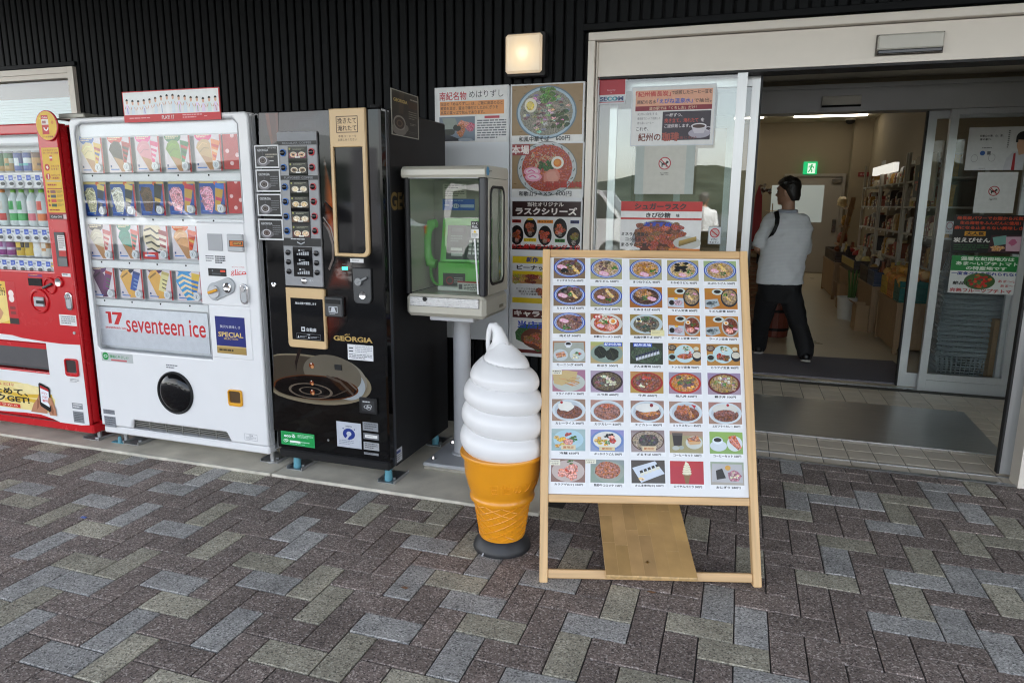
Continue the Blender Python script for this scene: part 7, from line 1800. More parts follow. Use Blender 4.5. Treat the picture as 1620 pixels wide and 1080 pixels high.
def ramen(s, y1, kind):
    s.rect(.0, .0, 1, y1, rgb('9a8464'))
    s.rect(.0, y1, 1, 1, rgb('dcdcda'))
    for _ in range(26):
        x, y = RG.uniform(0, 1), RG.uniform(0, y1); s.line([(x, y), (x+.04, y+.02*RG.uniform(-1, 1))], .008, rgb('7a5c2c'))
    if kind == 0:
        s.ell(.49, .49, .41, .46, rgb('a8bac6')); s.ring(.49, .49, .41, .46, .05, rgb('6c7f8c'), 36); s.ell(.49, .49, .36, .40, rgb('8c8a7e'), 1)
        for _ in range(120):
            a = RG.uniform(0, 2*pi); r = RG.uniform(0, 1)**.6; x = .50+.32*r*cos(a); y = .49+.36*r*sin(a)
            s.blob(x, y, .035, .022, [q*RG.uniform(.55, 1.5) for q in rgb(RG.choice(['7e766e', '9a948a', '6a645c', 'b0aa9e', '6c7a50', 'c0bcb2']))], rng=RG)
        for _ in range(40): s.blob(.50+RG.uniform(-.08, .1), .20+RG.uniform(-.12, .12), .03, .025, [q*RG.uniform(.6, 1.2) for q in rgb('5f8a3a')], rng=RG)
        for _ in range(24): s.blob(.68+RG.uniform(-.1, .1), .60+RG.uniform(-.15, .15), .035, .03, [q*RG.uniform(.6, 1.2) for q in rgb('4c5c38')], rng=RG)
        for _ in range(30): x = RG.uniform(.3, .7); y = RG.uniform(.3, .75); s.line([(x, y), (x+RG.uniform(-.08, .08), y+RG.uniform(-.1, .1))], .008, rgb('a89c90'))
        s.ell(.28, .36, .085, .125, rgb('d8d4c4')); s.ell(.275, .37, .055, .08, rgb('cdb85a'), 1); s.ell(.265, .36, .035, .05, rgb('d8c87a'))
        s.text('和風中華そば', .12, .945, .09, rgb('2a2a2e'), 'L', fit=.42, bold=.015, res=3); s.text('600円', .82, .94, .085, rgb('2a2a2e'), 'R', fit=.19, bold=.01, res=3)
    else:
        s.ell(.50, .47, .41, .50, rgb('b8bcbc')); s.ring(.50, .47, .41, .50, .03, rgb('7a7c78'), 36)
        for i in range(18):
            a = 2*pi*i/18; s.line([(.5+.38*cos(a), .47+.46*sin(a)), (.5+.36*cos(a+.1), .47+.44*sin(a+.1))], .01, rgb('3a4a3c'))
        s.ell(.50, .46, .345, .43, rgb('a83c12'), 1)
        for _ in range(50):
            a = RG.uniform(0, 2*pi); r = RG.uniform(.2, 1); x = .5+.31*r*cos(a); y = .46+.38*r*sin(a); s.line([(x-.05, y), (x, y+RG.uniform(-.03, .03)), (x+.05, y+RG.uniform(-.02, .02))], .010, [q*RG.uniform(.8, 1.2) for q in rgb('bc6424')], 1)
        for _ in range(40): x = .5+RG.uniform(-.2, .12); y = .25+RG.uniform(-.1, .15); s.line([(x, y), (x+RG.uniform(-.05, .06), y+RG.uniform(.02, .1))], .009, rgb('b8a88c'))
        for _ in range(26): s.blob(.48+RG.uniform(-.08, .1), .42+RG.uniform(-.08, .08), .03, .03, [q*RG.uniform(.6, 1.2) for q in rgb('3f6a2c')], rng=RG)
        for dx, dy in ((.0, .0), (.02, .10)): s.ell(.30+dx, .52+dy, .115, .085, rgb('d898ac')); s.ell(.30+dx, .515+dy, .085, .055, rgb('dcc4cc')); s.line([(.24+dx, .52+dy), (.29+dx, .49+dy), (.34+dx, .53+dy)], .014, rgb('cf5a98'))
        s.blob(.57, .62, .11, .14, rgb('c8897a'), 0, 14, .12); s.blob(.57, .62, .08, .10, rgb('cf9a8a'), 0, 14, .15)
        s.ell(.645, .36, .085, .115, rgb('dcdad0')); s.ell(.645, .365, .055, .075, rgb('cf7f1e')); s.ell(.638, .355, .035, .045, rgb('d89838'))
        s.rect(.0, .02, .27, .22, rgb('9c4a4a')); s.text('本場', .135, .12, .15, rgb('e6dcd8'), 'C', fit=.24, bold=.03, res=3, outline=rgb('8a2a2c'))
        s.text('豚骨醤油味', .985, .76, .11, rgb('c0402e'), 'R', fit=.5, bold=.01, res=3, outline=rgb('6a2a1c'))
        s.text('和歌山ラーメン', .12, .93, .085, rgb('2a2a2e'), 'L', fit=.46, bold=.02, res=3); s.text('600円', .84, .925, .09, rgb('2a2a2e'), 'R', fit=.21, bold=.01, res=3)
poster('wall_poster', Z8(301, 36), Z8(571, 243), YB_-.002, lambda s: ramen(s, .88, 0), 'noodle bowl poster with greens and a halved egg, topmost on the board', group=PG_)
poster('wall_poster', Z8(301, 252), Z8(570, 453), YB_-.002, lambda s: ramen(s, .84, 1), 'red noodle soup poster with pink fish cake slices', group=PG_)
def d4(s):
    s.rect(0, 0, 1, .32, rgb('3c2320')); s.text('当社オリジナル', .49, .075, .085, rgb('d8d2cc'), 'C', fit=.5, bold=.025, res=3); s.text('ラスクシリーズ', .50, .21, .155, rgb('e2dcd8'), 'C', fit=.86, bold=.045, res=3)
    s.rect(0, .92, 1, 1, rgb('30201c'))
    for (x, y, c_) in ((.09, .70, '9a5028'), (.28, .55, 'a06038'), (.49, .70, 'a8462a'), (.70, .55, 'a85a3a'), (.89, .72, '7a7434')):
        s.ell(x, y, .095, .2, rgb('1e1614'))
        for _ in range(9): s.blob(x+RG.uniform(-.05, .05), y+.02+RG.uniform(-.09, .08), .035, .045, [q*RG.uniform(.6, 1.3) for q in rgb(c_)], rng=RG)
        s.text('壱', x, y+.11, .09, rgb('b8b0a8'), 'C', bold=.0)
    for (x0, y0, x1, y1, c_, t) in ((.02, .385, .15, .45, 'b03028', '黒糖味'), (.24, .355, .32, .39, 'd8c038', ''), (.38, .385, .60, .45, 'd08a38', 'キャラメル'), (.84, .385, .96, .45, '38487e', '珈琲'), (.19, .76, .37, .83, 'd8c038', 'ピーナッツ'), (.63, .76, .77, .83, '4a8a48', '抹茶')):
        s.rect(x0, y0, x1, y1, rgb(c_)); 
        if t: s.text(t, (x0+x1)/2, (y0+y1)/2, .045, rgb('241a18'), 'C', fit=(x1-x0)*.85, bold=.02)
    s.text('お土産物ランキング１位', .5, .925, .095, rgb('b82a26'), 'C', fit=.97, bold=.045, res=3)
poster('wall_poster', Z8(301, 463), Z8(563, 652), YB_-.002, d4, 'rusk poster with brown heading and five dark ovals', group=PG_)
def d5(s):
    s.rect(0, 0, 1, .16, rgb('d8c02a')); s.text('新作', .30, .08, .1, rgb('2c3c8a'), 'C', fit=.16, bold=.03, slant=.2); s.text('ピーナッツラスク', .08, .245, .10, rgb('26201c'), 'L', fit=.8, bold=.04)
    s.rect(0, .32, 1, .39, rgb('d8c02a')); s.rect(0, .39, 1, .58, rgb('b08a58'))
    for i, c_ in enumerate(('b8904e', '8a3a24', 'c0a070', '9a6a38', 'b88a50')):
        for _ in range(8): s.blob(.1+i*.2+RG.uniform(-.08, .08), .485+RG.uniform(-.07, .07), .045, .04, [q*RG.uniform(.6, 1.3) for q in rgb(c_)], rng=RG)
    for _ in range(30): s.blob(.62+RG.uniform(-.25, .3), .72+RG.uniform(-.1, .14), .06, .06, [q*RG.uniform(.5, 1.3) for q in rgb('a0562c')], rng=RG)
    for i, t in enumerate(('ピーナッツそのまま', '香ばしい風味と', 'サクサク食感です')): s.text(t, .08+.03*i, .69+i*.055, .045, rgb('6a6660'), 'L', fit=.3, bold=.02)
    s.rect(0, .88, 1, .99, rgb('d8c02a'))
poster('wall_poster', Z8(302, 666), Z8(566, 856), YB_-.002, d5, 'yellow striped peanut poster partly behind the menu board', group=PG_)
def d6(s):
    s.rect(0, 0, 1, .20, rgb('5e2420')); s.text('キャラメルラスク', .04, .10, .14, rgb('e2dcd8'), 'L', fit=1.0, bold=.045)
    s.rect(0, .92, 1, 1, rgb('6a2824')); s.blob(.45, .62, .38, .28, rgb('3f6a38')); s.ell(.50, .65, .36, .28, rgb('6a3a20'))
    for _ in range(40):
        a = RG.uniform(0, 2*pi); r = RG.uniform(0, 1)**.6; s.blob(.5+.28*r*cos(a), .65+.21*r*sin(a), .07, .06, [q*RG.uniform(.55, 1.35) for q in rgb('a0602e')], rng=RG)
    s.text('当店売れ筋', .10, .35, .16, rgb('3a58b8'), 'L', fit=.72, bold=.05)
poster('wall_poster', Z8(302, 863), Z8(566, 1044), YB_-.002, d6, 'caramel poster with dark red heading, lowest on the board', group=PG_)

# ------------------------------------------------------------------ prints on the outer door glass
YGL = YW+.0255
def Z4(x, y): return (920+x/2.92, 40+y/2.92)
def sec(s):
    s.rect(0, 0, 1, .66, rgb('b03040')); s.frame(0, 0, 1, 1, .03, rgb('c9cbce')); s.text('Security', .48, .50, .06, rgb('d8b8bc'), 'C', fit=.3); s.text('by', .48, .58, .05, rgb('d8b8bc'), 'C'); s.rect(.03, .68, .97, .97, rgb('ccd2d6')); s.text('SECOM', .5, .80, .15, rgb('2c4a7c'), 'C', fit=.84, bold=.04, res=3); s.text('CO', .52, .80, .15, rgb('3a9aa8'), 'C', fit=.34, bold=.04); s.rect(.06, .91, .94, .935, rgb('b03040')); s.rect(.06, .885, .94, .895, rgb('2c4a7c'))
poster('security_sticker', Z4(78, 238), Z4(203, 364), YGL-.0015, sec, 'square red and white security sticker in the corner of the glass', 'sticker')
def cof(s):
    s.frame(0, 0, 1, 1, .012, rgb('c8ccd0')); s.rect(.05, .07, .96, .33, rgb('d8a890')); s.text('「紀州備長炭」', .05, .13, .085, rgb('c04038'), 'L', fit=.42, bold=.02, res=3, outline=rgb('d8b0a0')); s.text('で焙煎したコーヒー豆を', .48, .12, .065, rgb('4a3a38'), 'L', fit=.47, bold=.015); s.text('南紀の名水', .07, .26, .065, rgb('4a3a38'), 'L', fit=.23, bold=.015); s.text('「えびね温泉水」', .31, .255, .08, rgb('4a58a8'), 'L', fit=.42, bold=.02, outline=rgb('c8b0b8')); s.text('で抽出。', .75, .26, .065, rgb('4a3a38'), 'L', fit=.2, bold=.015)
    s.rect(.05, .33, .96, .41, rgb('8c2438')); s.text('道の駅では「くろしお」だけ！', .5, .37, .055, rgb('d8c0a8'), 'C', fit=.56, bold=.01)
    s.rect(.385, .43, .955, .91, rgb('3a2c3c')); s.text('一杯ずつ、', .42, .49, .06, rgb('d8d0d4'), 'L', fit=.2, bold=.01); s.text('挽き立て、淹れたて', .41, .58, .07, rgb('c85848'), 'L', fit=.40, bold=.01); s.text('を', .84, .58, .06, rgb('d8d0d4')); s.text('ご提供致します。', .41, .67, .06, rgb('d8d0d4'), 'L', fit=.31, bold=.01)
    s.ell(.83, .80, .13, .08, rgb('a8a4b0')); s.poly([(.73, .68), (.91, .68), (.88, .80), (.77, .80)], rgb('c4c0c8')); s.ell(.82, .68, .09, .045, rgb('d8d4d8')); s.ell(.82, .685, .075, .032, rgb('4a2c28')); s.ring(.93, .73, .035, .04, .3, rgb('c4c0c8'), 14)
    for i, t in enumerate(('紀州に自生する', '備長炭でじっくり焙煎した', '香り高いコーヒー')): s.text(t, .08, .46+i*.075, .045, rgb('77727a'), 'L', fit=(.24, .28, .2)[i], bold=.0)
    s.text('これぞ、', .07, .71, .065, rgb('3c3438'), 'L', fit=.15, bold=.01); s.text('紀州の', .10, .85, .13, rgb('7a3a28'), 'L', fit=.27, bold=.02, res=3); s.text('珈琲', .39, .85, .14, rgb('a8584a'), 'L', fit=.20, bold=.03, res=3, outline=rgb('5c2c30')); s.text('あじわい', .60, .87, .05, rgb('8a4a48'), 'L', fit=.2)
poster('coffee_poster', Z4(234, 286), Z4(608, 553), YGL-.0015, cof, 'white coffee poster with a cup photo on the fixed door glass')
def nodog(s, x=.5, y=.36, r=.105):
    s.circ(x, y, r*.95, rgb('cfc9c4')); k_ = s.w/s.h
    b_ = rgb('26241f')
    s.rect(x-r*.5, y-r*k_*.1, x+r*.35, y+r*k_*.25, b_); s.rect(x-r*.5, y+r*k_*.2, x-r*.32, y+r*k_*.55, b_); s.rect(x+r*.18, y+r*k_*.2, x+r*.34, y+r*k_*.55, b_); s.poly([(x+r*.15, y-r*k_*.1), (x+r*.3, y-r*k_*.45), (x+r*.6, y-r*k_*.3), (x+r*.6, y-r*k_*.1), (x+r*.35, y+r*k_*.05)], b_); s.line([(x-r*.5, y-r*k_*.05), (x-r*.7, y-r*k_*.35)], r*.15, b_)
    rd_ = rgb('a83440'); s.ring(x, y, r, r*k_, .17, rd_, 28); s.line([(x-r*.66, y-r*k_*.66), (x+r*.66, y+r*k_*.66)], r*.17, rd_)
    s.text('ペットの同伴は', x, y+r*k_*1.5, .03, rgb('55504c'), 'C', fit=.2, bold=.02); s.text('ご遠慮ください', x, y+r*k_*1.75, .03, rgb('55504c'), 'C', fit=.2, bold=.02)
poster('pet_notice', Z4(292, 556), Z4(474, 780), YGL-.0015, lambda s: (s.rect(0, 0, 1, 1, rgb('bdbcb4')), nodog(s, .5, .37, .15)), 'grey no dogs notice under the coffee poster on the glass', 'notice', bgc='b4b6b0')
s = sheetY(*Z4(252, 556), *Z4(514, 780), YGL-.0006); s.rect(0, 0, 1, 1, rgb('aab2ae')); s.build('clear_folder', label='pale plastic folder holding the no dogs notice on glass', cat='folder')
def rusk(s):
    s.rect(.0, .0, 1, .20, rgb('b82a24')); s.text('シュガーラスク', .49, .10, .13, rgb('241a1a'), 'C', fit=.64, bold=.045, res=3); s.text('きび砂糖', .47, .28, .10, rgb('24201f'), 'C', fit=.3, bold=.03, res=3); s.text('味', .71, .285, .07, rgb('24201f'), 'C', bold=.03)
    s.rect(.0, .335, 1, .375, rgb('b83a34'))
    s.ell(.49, .80, .34, .42, rgb('8f9296'), a0=pi*.95, a1=pi*2.05); s.ell(.49, .76, .30, .36, rgb('5c3018'))
    for _ in range(70):
        x = RG.uniform(.22, .78); y = RG.uniform(.47, .98); s.blob(x, y, .05, .05, [q*RG.uniform(.5, 1.35) for q in rgb('a0522a')], rng=RG)
    s.text('おすすめ', .47, .47, .10, rgb('2c4ab0'), 'C', fit=.34, bold=.06)
    s.ell(.84, .84, .17, .13, rgb('bcbcb6'))
    for i in range(5): s.line([(.74, .90-.02*i), (.95, .78-.015*i)], .022, [q*(.6+.15*i) for q in rgb('a08a50')])
    for i, t in enumerate(('ミネラル豊富な', 'コクのある', 'まろやかな甘み')): s.text(t, .02+.05*(i == 1), .68+i*.11, .075, rgb('322c2a'), 'L', fit=(.34, .25, .38)[i], bold=.03)
    s.rect(.62, .96, 1, 1, rgb('cf8a4a'))
poster('rusk_poster', Z4(184, 813), Z4(546, 1043), YGL-.0015, rusk, 'red headed sugar rusk poster just above the menu board')
poster('door_notice', Z4(587, 930), Z4(642, 1012), YGL-.0015, lambda s: (s.frame(0, 0, 1, 1, .05, rgb('9aa0a4')), s.circ(.5, .36, .34, rgb('b8a8a4')), s.ring(.5, .36, .38, .38*s.w/s.h, .2, rgb('b03440'), 22), s.line([(.24, .22), (.76, .52)], .09, rgb('b03440')), s.text('ドアに', .5, .74, .12, rgb('3a3a3e'), 'C', fit=.5, bold=.03), s.text('ちゅうい', .5, .89, .12, rgb('3a3a3e'), 'C', fit=.7, bold=.03)), 'small door caution sticker low at the right of the fixed glass', 'sticker', bgc='c4c8ca')

# ------------------------------------------------------------------ prints on the inner glass
YI = IY-.008
def Z6(x, y): return (1480+x/3.178, 180+y/3.178)
def lady(s):
    s.text('和歌山の海、山、里、', .20, .20, .05, rgb('3a3a3c'), 'L', fit=.4, bold=.02); s.text('道の駅へ', .20, .28, .05, rgb('3a3a3c'), 'L', fit=.2, bold=.02); s.circ(.28, .60, .045, rgb('3a64a0')); s.rect(.36, .56, .42, .64, rgb('6a6a6c')); s.ring(.15, .72, .06, .09, .1, rgb('8a8a8c'), 16); s.ring(.45, .71, .06, .09, .1, rgb('8a8a8c'), 16); s.lines(.26, .47, .5, .5, 1, rgb('6a6a6c')); s.lines(.25, .95, .4, .975, 1, rgb('6a6a6c')); s.lines(.68, .08, .71, .5, 9, rgb('5a5a5c'), .6)
    s.poly([(.66, 1), (.70, .72), (.80, .58), (1.0, .56), (1.0, 1)], rgb('b8b8bc')); s.poly([(.80, 1), (.81, .62), (.845, .60), (.86, 1)], rgb('a02c34')); s.ell(.92, .40, .075, .17, rgb('b8957c')); s.ell(.93, .25, .11, .14, rgb('1c1715'), a0=pi*.95, a1=2*pi); s.rect(.82, .24, .86, .36, rgb('1c1715')); s.poly([(.84, .25), (1, .25), (1, .31), (.85, .30)], rgb('1c1715')); s.poly([(.86, .48), (.98, .44), (1, .62), (.9, .66)], rgb('b8957c'))
poster('tourism_poster', Z6(172, 70), Z6(437, 283), YI, lady, 'white poster of a person with red braces on inner glass', bgc='c4c4c4')
poster('pet_notice', Z6(214, 294), Z6(388, 500), YI, lambda s: nodog(s, .46, .46, .14), 'white no dogs notice on the inner glass at right', 'notice', bgc='c9c9c7')
def shrimp(s):
    s.rect(0, 0, 1, 1, rgb('16110f')); o = rgb('c04a22')
    for i, t in enumerate(('備長炭パワーでお腹から元気！', '生の海老をふんだんに使用！', '癖になる止まらない美味しさ！')): s.text(t, .5, .085+i*.125, .085, o, 'C', fit=(.92, .82, .96)[i], bold=.035)
    s.rect(.17, .43, .46, .55, rgb('c8962c')); s.text('大人気', .315, .49, .09, rgb('221a14'), 'C', fit=.24, bold=.03); s.text('炭えびせん', .28, .66, .12, rgb('d8d4d0'), 'C', fit=.50, bold=.04, res=3); s.lines(.04, .78, .52, .95, 3, rgb('2c5a34'), .5)
    s.poly([(.54, .52), (.98, .50), (.99, .97), (.52, .97)], rgb('4a2a34')); s.poly([(.56, .58), (.74, .52), (.78, .74), (.60, .80)], rgb('7fa8a0')); s.poly([(.74, .56), (.95, .55), (.95, .93), (.76, .93)], rgb('c8a8b4')); s.blob(.64, .86, .09, .08, rgb('c89a6a')); s.blob(.84, .70, .06, .08, rgb('b86a88'), 0)
poster('cracker_poster', Z6(97, 507), Z6(440, 706), YI, shrimp, 'black poster with orange lettering on the inner glass', bgc='d0cfcc')
def tomato(s):
    s.rect(.0, .0, 1, .40, rgb('2f8a4a'))
    for i, t in enumerate(('温暖な紀南地方は', 'あま～いプチトマト', 'の特産地です')): s.text(t, .5, .075+i*.125, .095, rgb('d8e2d4'), 'C', fit=(.74, .86, .56)[i], bold=.04)
    s.text('一度食べたら忘れられない', .5, .47, .085, rgb('2c3c8c'), 'C', fit=.95, bold=.03)
    s.ell(.43, .67, .22, .22, rgb('4a6a3c'))
    for _ in range(34):
        a = RG.uniform(0, 2*pi); r = RG.uniform(0, 1)**.6; s.blob(.43+.17*r*cos(a), .67+.17*r*sin(a), .03, .035, [q*RG.uniform(.6, 1.2) for q in rgb(RG.choice(['b8342a', 'a83a2c', 'c86a3a', '5c7a44']))], 0, rng=RG)
    s.text('絶品！', .06, .73, .09, rgb('262424'), 'L', fit=.2, bold=.03); s.text('あま～い！', .97, .65, .07, rgb('b85c5c'), 'R', fit=.28, bold=.02); s.text('あま～い', .97, .77, .07, rgb('b85c5c'), 'R', fit=.24, bold=.02); s.text('完熟フルーツプチトマト', .5, .92, .10, rgb('b02c34'), 'C', fit=.94, bold=.04, res=3)
poster('tomato_poster', Z6(84, 711), Z6(418, 912), YI, tomato, 'green and white tomato poster, lowest on the inner glass', bgc='d2d3d1')
s = sheetY(*Z6(50, 540), *Z6(92, 605), YI); s.rect(0, 0, 1, 1, rgb('a9aeb0')); s.ring(.5, .36, .34, .3, .2, rgb('8a5058'), 18); s.text('ちゅうい', .5, .82, .12, rgb('505458'), 'C', fit=.6); s.build('door_notice', label='small faded caution sticker at the left of the inner glass', cat='sticker')

# ================================================================== inside the shop
STRIP = emit('light_strip', (1.0, .92, .76), 1.7)
def strip(x0, x1, y, z, label):
    t = thing('ceiling_light', ((x0+x1)/2, y, z), label, 'ceiling light', 'ceiling lights in the shop')
    box('tube_cover', STRIP, t, x0, x1, y-.06, y+.06, z-.025, z-.002); box('light_base', CEILW, t, x0-.02, x1+.02, y-.09, y+.09, z-.0019, z-.0002)
a, b = onY(1257, 184.5, 12.4), onY(1371, 184.0, 12.4)
yl = 3.078
p0, p1 = onG(1257, 185, 3.06), onG(1371, 183.5, 3.06)
strip(p0.x, p1.x, (p0.y+p1.y)/2, 3.08, 'long lit ceiling strip seen through the doorway')
p = onG(1199, 187, 3.06)
strip(p.x-1.3, p.x+.1, p.y, 3.08, 'lit ceiling strip ending beside the left door stile')
for x in (-3.6,): strip(x, x+1.4, 12.0, 3.08, 'lit ceiling strip deep at the left of the shop')
strip(-2.8, -1.4, 8.6, 3.08, 'lit ceiling strip above the shop counter')
c = onY(1345, 196, 15.6)
cam_ = thing('security_camera', (c.x, 15.6, 3.08), 'small dark dome camera on the shop ceiling', 'camera')
m = MB(); m.ball((c.x, 15.6, 3.04), .09, .09, .07, 16, 8); m.build('dome', BLACKM, cam_); m = MB(); m.cyl((c.x, 15.6, 3.05), (c.x, 15.6, 3.079), .10, n=18); m.build('mount', CEILW, cam_)
# back door and exit sign
DYB = 15.995
a, b = onY(1246, 280, DYB), onY(1318, 430, DYB)
bd = thing('back_door', ((a.x+b.x)/2, 16, 0), 'grey steel back door with a frosted window', 'door')
DG = mat('door_grey', (.36, .33, .29), .45, var=.03)
m = MB(); m.box(a.x-.06, a.x, DYB-.07, DYB, 0, a.z+.06); m.box(b.x, b.x+.06, DYB-.07, DYB, 0, a.z+.06); m.box(a.x+.0005, b.x-.0005, DYB-.07, DYB, a.z, a.z+.06); m.build('frame', DG, bd)
box('leaf', mat('door_leaf', (.40, .365, .32), .45, var=.02), bd, a.x+.004, b.x-.004, DYB-.045, DYB-.005, .015, a.z-.004)
w0, w1 = onY(1262, 293, DYB-.05), onY(1299, 352, DYB-.05)
box('frosted_window', emit('frosted_glass', (.50, .56, .54), .05), bd, w0.x-.5, w1.x, DYB-.052, DYB-.0455, w1.z, w0.z)
m = MB(); m.box(b.x-.12, b.x-.05, DYB-.075, DYB-.046, .85, 1.12, .005); m.cyl((b.x-.085, DYB-.11, 1.0), (b.x-.085, DYB-.076, 1.0), .025, n=12); m.box(b.x-.2, b.x-.02, DYB-.09, DYB-.046, a.z-.12, a.z-.05, .004); m.build('handle', CHROME, bd)
a, b = onY(1272, 256, 15.9), onY(1292, 276, 15.9)
ex = thing('exit_sign', ((a.x+b.x)/2, 15.9, b.z), 'green lit emergency exit sign above the back door', 'sign')
box('sign_box', emit('exit_green', (.01, .30, .10), .22), ex, a.x, b.x, 15.9, 15.99, b.z, a.z, .006)
s = Sheet((a.x, 15.8985, a.z), (b.x-a.x, 0, 0), (0, 0, b.z-a.z))
wt2 = rgb('dfe8e0'); s.rect(.30, .12, .86, .92, wt2); gn = rgb('1a8a4a')
s.circ(.60, .24, .06, gn); s.line([(.60, .30), (.52, .55)], .13, gn); s.line([(.60, .34), (.72, .42), (.74, .52)], .06, gn); s.line([(.56, .34), (.42, .36), (.38, .46)], .06, gn); s.line([(.52, .54), (.62, .68), (.60, .84)], .08, gn); s.line([(.52, .54), (.46, .70), (.36, .80)], .08, gn)
EXW = emit('exit_white', (.62, .75, .64), .14); s.mb.m = [1 if c_ == wt2 else 0 for c_ in s.mb.c]
s.mb.build('running_figure', [emit('exit_figure', (.01, .26, .09), .2), EXW], ex, smooth=0)
s = sheetY(1358, 272.5, 1374, 279.5, 15.71); s.rect(0, 0, 1, 1, rgb('8a2c34')); s.text('消火栓', .5, .5, .5, rgb('c8a8a8'), 'C', fit=.7); s.build('red_sign', label='narrow dark red wall sign left of the shelves', cat='sign')

# shelving along the right wall
SHW = mat('shelf_white', (.60, .57, .50), .4, var=.03)
WD = mat('display_wood', (.34, .215, .115), .55, var=.2, stretch=(10, 10, 1.5))
CB = mat('cardboard', (.38, .255, .14), .8, var=.12)
PAL = ['d8c078', '8a4a2c', 'b08848', 'e0d0a8', '5c3a28', 'b83a30', 'e8dcc0', '98985a', '6a5c50', 'd0a050', '8a6850', 'e0dcd4', 'c87868', 'a8b070', '3c302c']
rg = random.Random(9)
PM = [mat('packet_%s' % 'abcdefghijklmno'[i], rgb(c_), .4, var=.25, vs=30) for i, c_ in enumerate(PAL)]
def shelf_unit(y0, y1, label):
    t = thing('shelf_unit', (2.2, (y0+y1)/2, 0), label, 'shelf', 'white shelf units along the shop wall')
    for y in (y0, y1-.03):
        m = MB(); m.box(1.90, 1.93, y, y+.03, 0, 2.05); m.box(2.30, 2.33, y, y+.03, 0, 2.05); m.build('post', SHW, t, smooth=0)
    for z in (.74, 1.08, 1.40, 1.70): box('shelf_board', SHW, t, 1.90, 2.33, y0+.031, y1-.031, z-.02, z)
    m = MB(); m.box(2.335, 2.339, y0, y1, 0, 2.02); m.build('back_panel', mat('shelf_back', (.32, .26, .19), .6), t, smooth=0)
    return t
UN = [(8.3, 9.9, 'white shelf unit nearest the inner door, full of packets'), (10.0, 11.6, 'middle white shelf unit full of packets'), (11.7, 13.2, 'farthest white shelf unit full of packets')]
pk_mesh = {}
for y0, y1, lab in UN:
    shelf_unit(y0, y1, lab)
    for z in (.74, 1.08, 1.40, 1.70):
        y = y0+.06
        while y < y1-.16:
            w = rg.choice((.10, .12, .15)); h = rg.choice((.10, .15, .19, .22)); mi = rg.randrange(15)
            k_ = (w, h, mi)
            if k_ not in pk_mesh:
                m = MB(); m.prism([(0, 0, 0), (0, w-.015, 0), (.008, w-.015, h*.9), (.03, w-.02, h), (.03, .008, h), (.008, 0, h*.9)], (.09, 0, 0))
                q = Sheet((-.0008, w-.02, h*.8), (0, -(w-.03), 0), (0, 0, -h*.6), N=V((-1, 0, 0)))
                lm = MB(); x_ = -.0006
                m.add([(x_, w-.03, h*.25), (x_, .012, h*.25), (x_, .012, h*.7), (x_, w-.03, h*.7)], [(0, 1, 2, 3)], 1); m.add([(x_-.0004, w-.04, h*.42), (x_-.0004, .022, h*.42), (x_-.0004, .022, h*.56), (x_-.0004, w-.04, h*.56)], [(0, 1, 2, 3)], 2)
                o = m.build('goods_packet', [PM[mi], PM[rg.choice((3, 6, 11, 9))], PM[rg.choice((5, 12, 14, 1))]]); pk_mesh[k_] = o.data
            else:
                o = bpy.data.objects.new('goods_packet', pk_mesh[k_]); COL.objects.link(o)
            o.location = (1.93+rg.uniform(0, .05), y, z); o.rotation_euler = (0, 0, rg.uniform(-.06, .06))
            tag(o, 'small packaged food item standing on the white shelves', 'packet', 'packets on the shop shelves')
            y += w+.008
        for yy in (y0+.2, y0+.62, y0+1.1):
            q = Sheet((1.893, yy+.09, z-.0), (0, -.09, 0), (-.01, 0, -.05), N=V((-1, 0, .2))); q.back(.001); q.rect(0, 0, 1, 1, rgb('cfcdc6')); q.lines(.1, .2, .9, .8, 2, rgb('5a5650'), .5)
            q.build('price_card', label='small white price card hanging on a shelf edge', cat='price card', group='price cards on the shelves')
lt = thing('shelf_light', (1.95, 11.9, 2.0), 'lit white sign box on top of the shelves', 'light')
a, b = onX(1376, 283, 1.89), onX(1392, 292, 1.89)
box('light_box', emit('shelf_glow', (.9, .88, .8), .12), lt, 1.89, 1.95, min(a.y, b.y)-.9, max(a.y, b.y)-.2, 1.86, 1.98)
# poster board with rounded end on the near shelf
m = MB(); m.box(1.86, 1.885, 8.35, 9.3, 1.46, 1.95, .01); m.build('shelf_header', SHW, loc=(1.87, 8.8, 1.46), label='cream header panel at the end of the near shelf', cat='panel')
q = Sheet((1.8585, 9.25, 1.86), (0, -.4, 0), (0, 0, -.36), N=V((-1, 0, 0))); q.back(.001); q.rect(0, 0, 1, 1, rgb('1e2a3c')); q.blob(.6, .3, .2, .12, rgb('c0a040')); q.blob(.4, .7, .2, .12, rgb('a86a3a')); q.lines(.1, .5, .9, .58, 1, rgb('c03a3a'), .9); q.build('shelf_poster', label='dark blue food poster on the shelf header', cat='poster')
# low tables and boxes with crates of produce
def table(x0, x1, y0, y1, h, label):
    t = thing('display_table', ((x0+x1)/2, (y0+y1)/2, 0), label, 'table', 'low wooden display tables')
    box('table_top', WD, t, x0, x1, y0, y1, h-.03, h, .003)
    for x in (x0+.01, x1-.05):
        for y in (y0+.01, y1-.05): box('leg', WD, t, x, x+.04, y, y+.04, 0, h-.031)
    box('side_panel', WD, t, x0+.052, x1-.055, y0+.02, y0+.035, .05, h-.032); box('front_panel', WD, t, x0+.015, x0+.03, y0+.055, y1-.055, .04, h-.032)
    return t
TBL = [(1.45, 1.86, 7.35, 8.35, .50, 'low wooden table by the inner door holding oranges'), (1.42, 1.84, 8.55, 9.6, .52, 'second low wooden table with dark crates'), (1.40, 1.82, 9.9, 11.2, .54, 'third low wooden table with gold edged crate'), (1.36, 1.80, 11.5, 13.0, .56, 'farthest low wooden table near the back door')]
for t in TBL: table(*t)
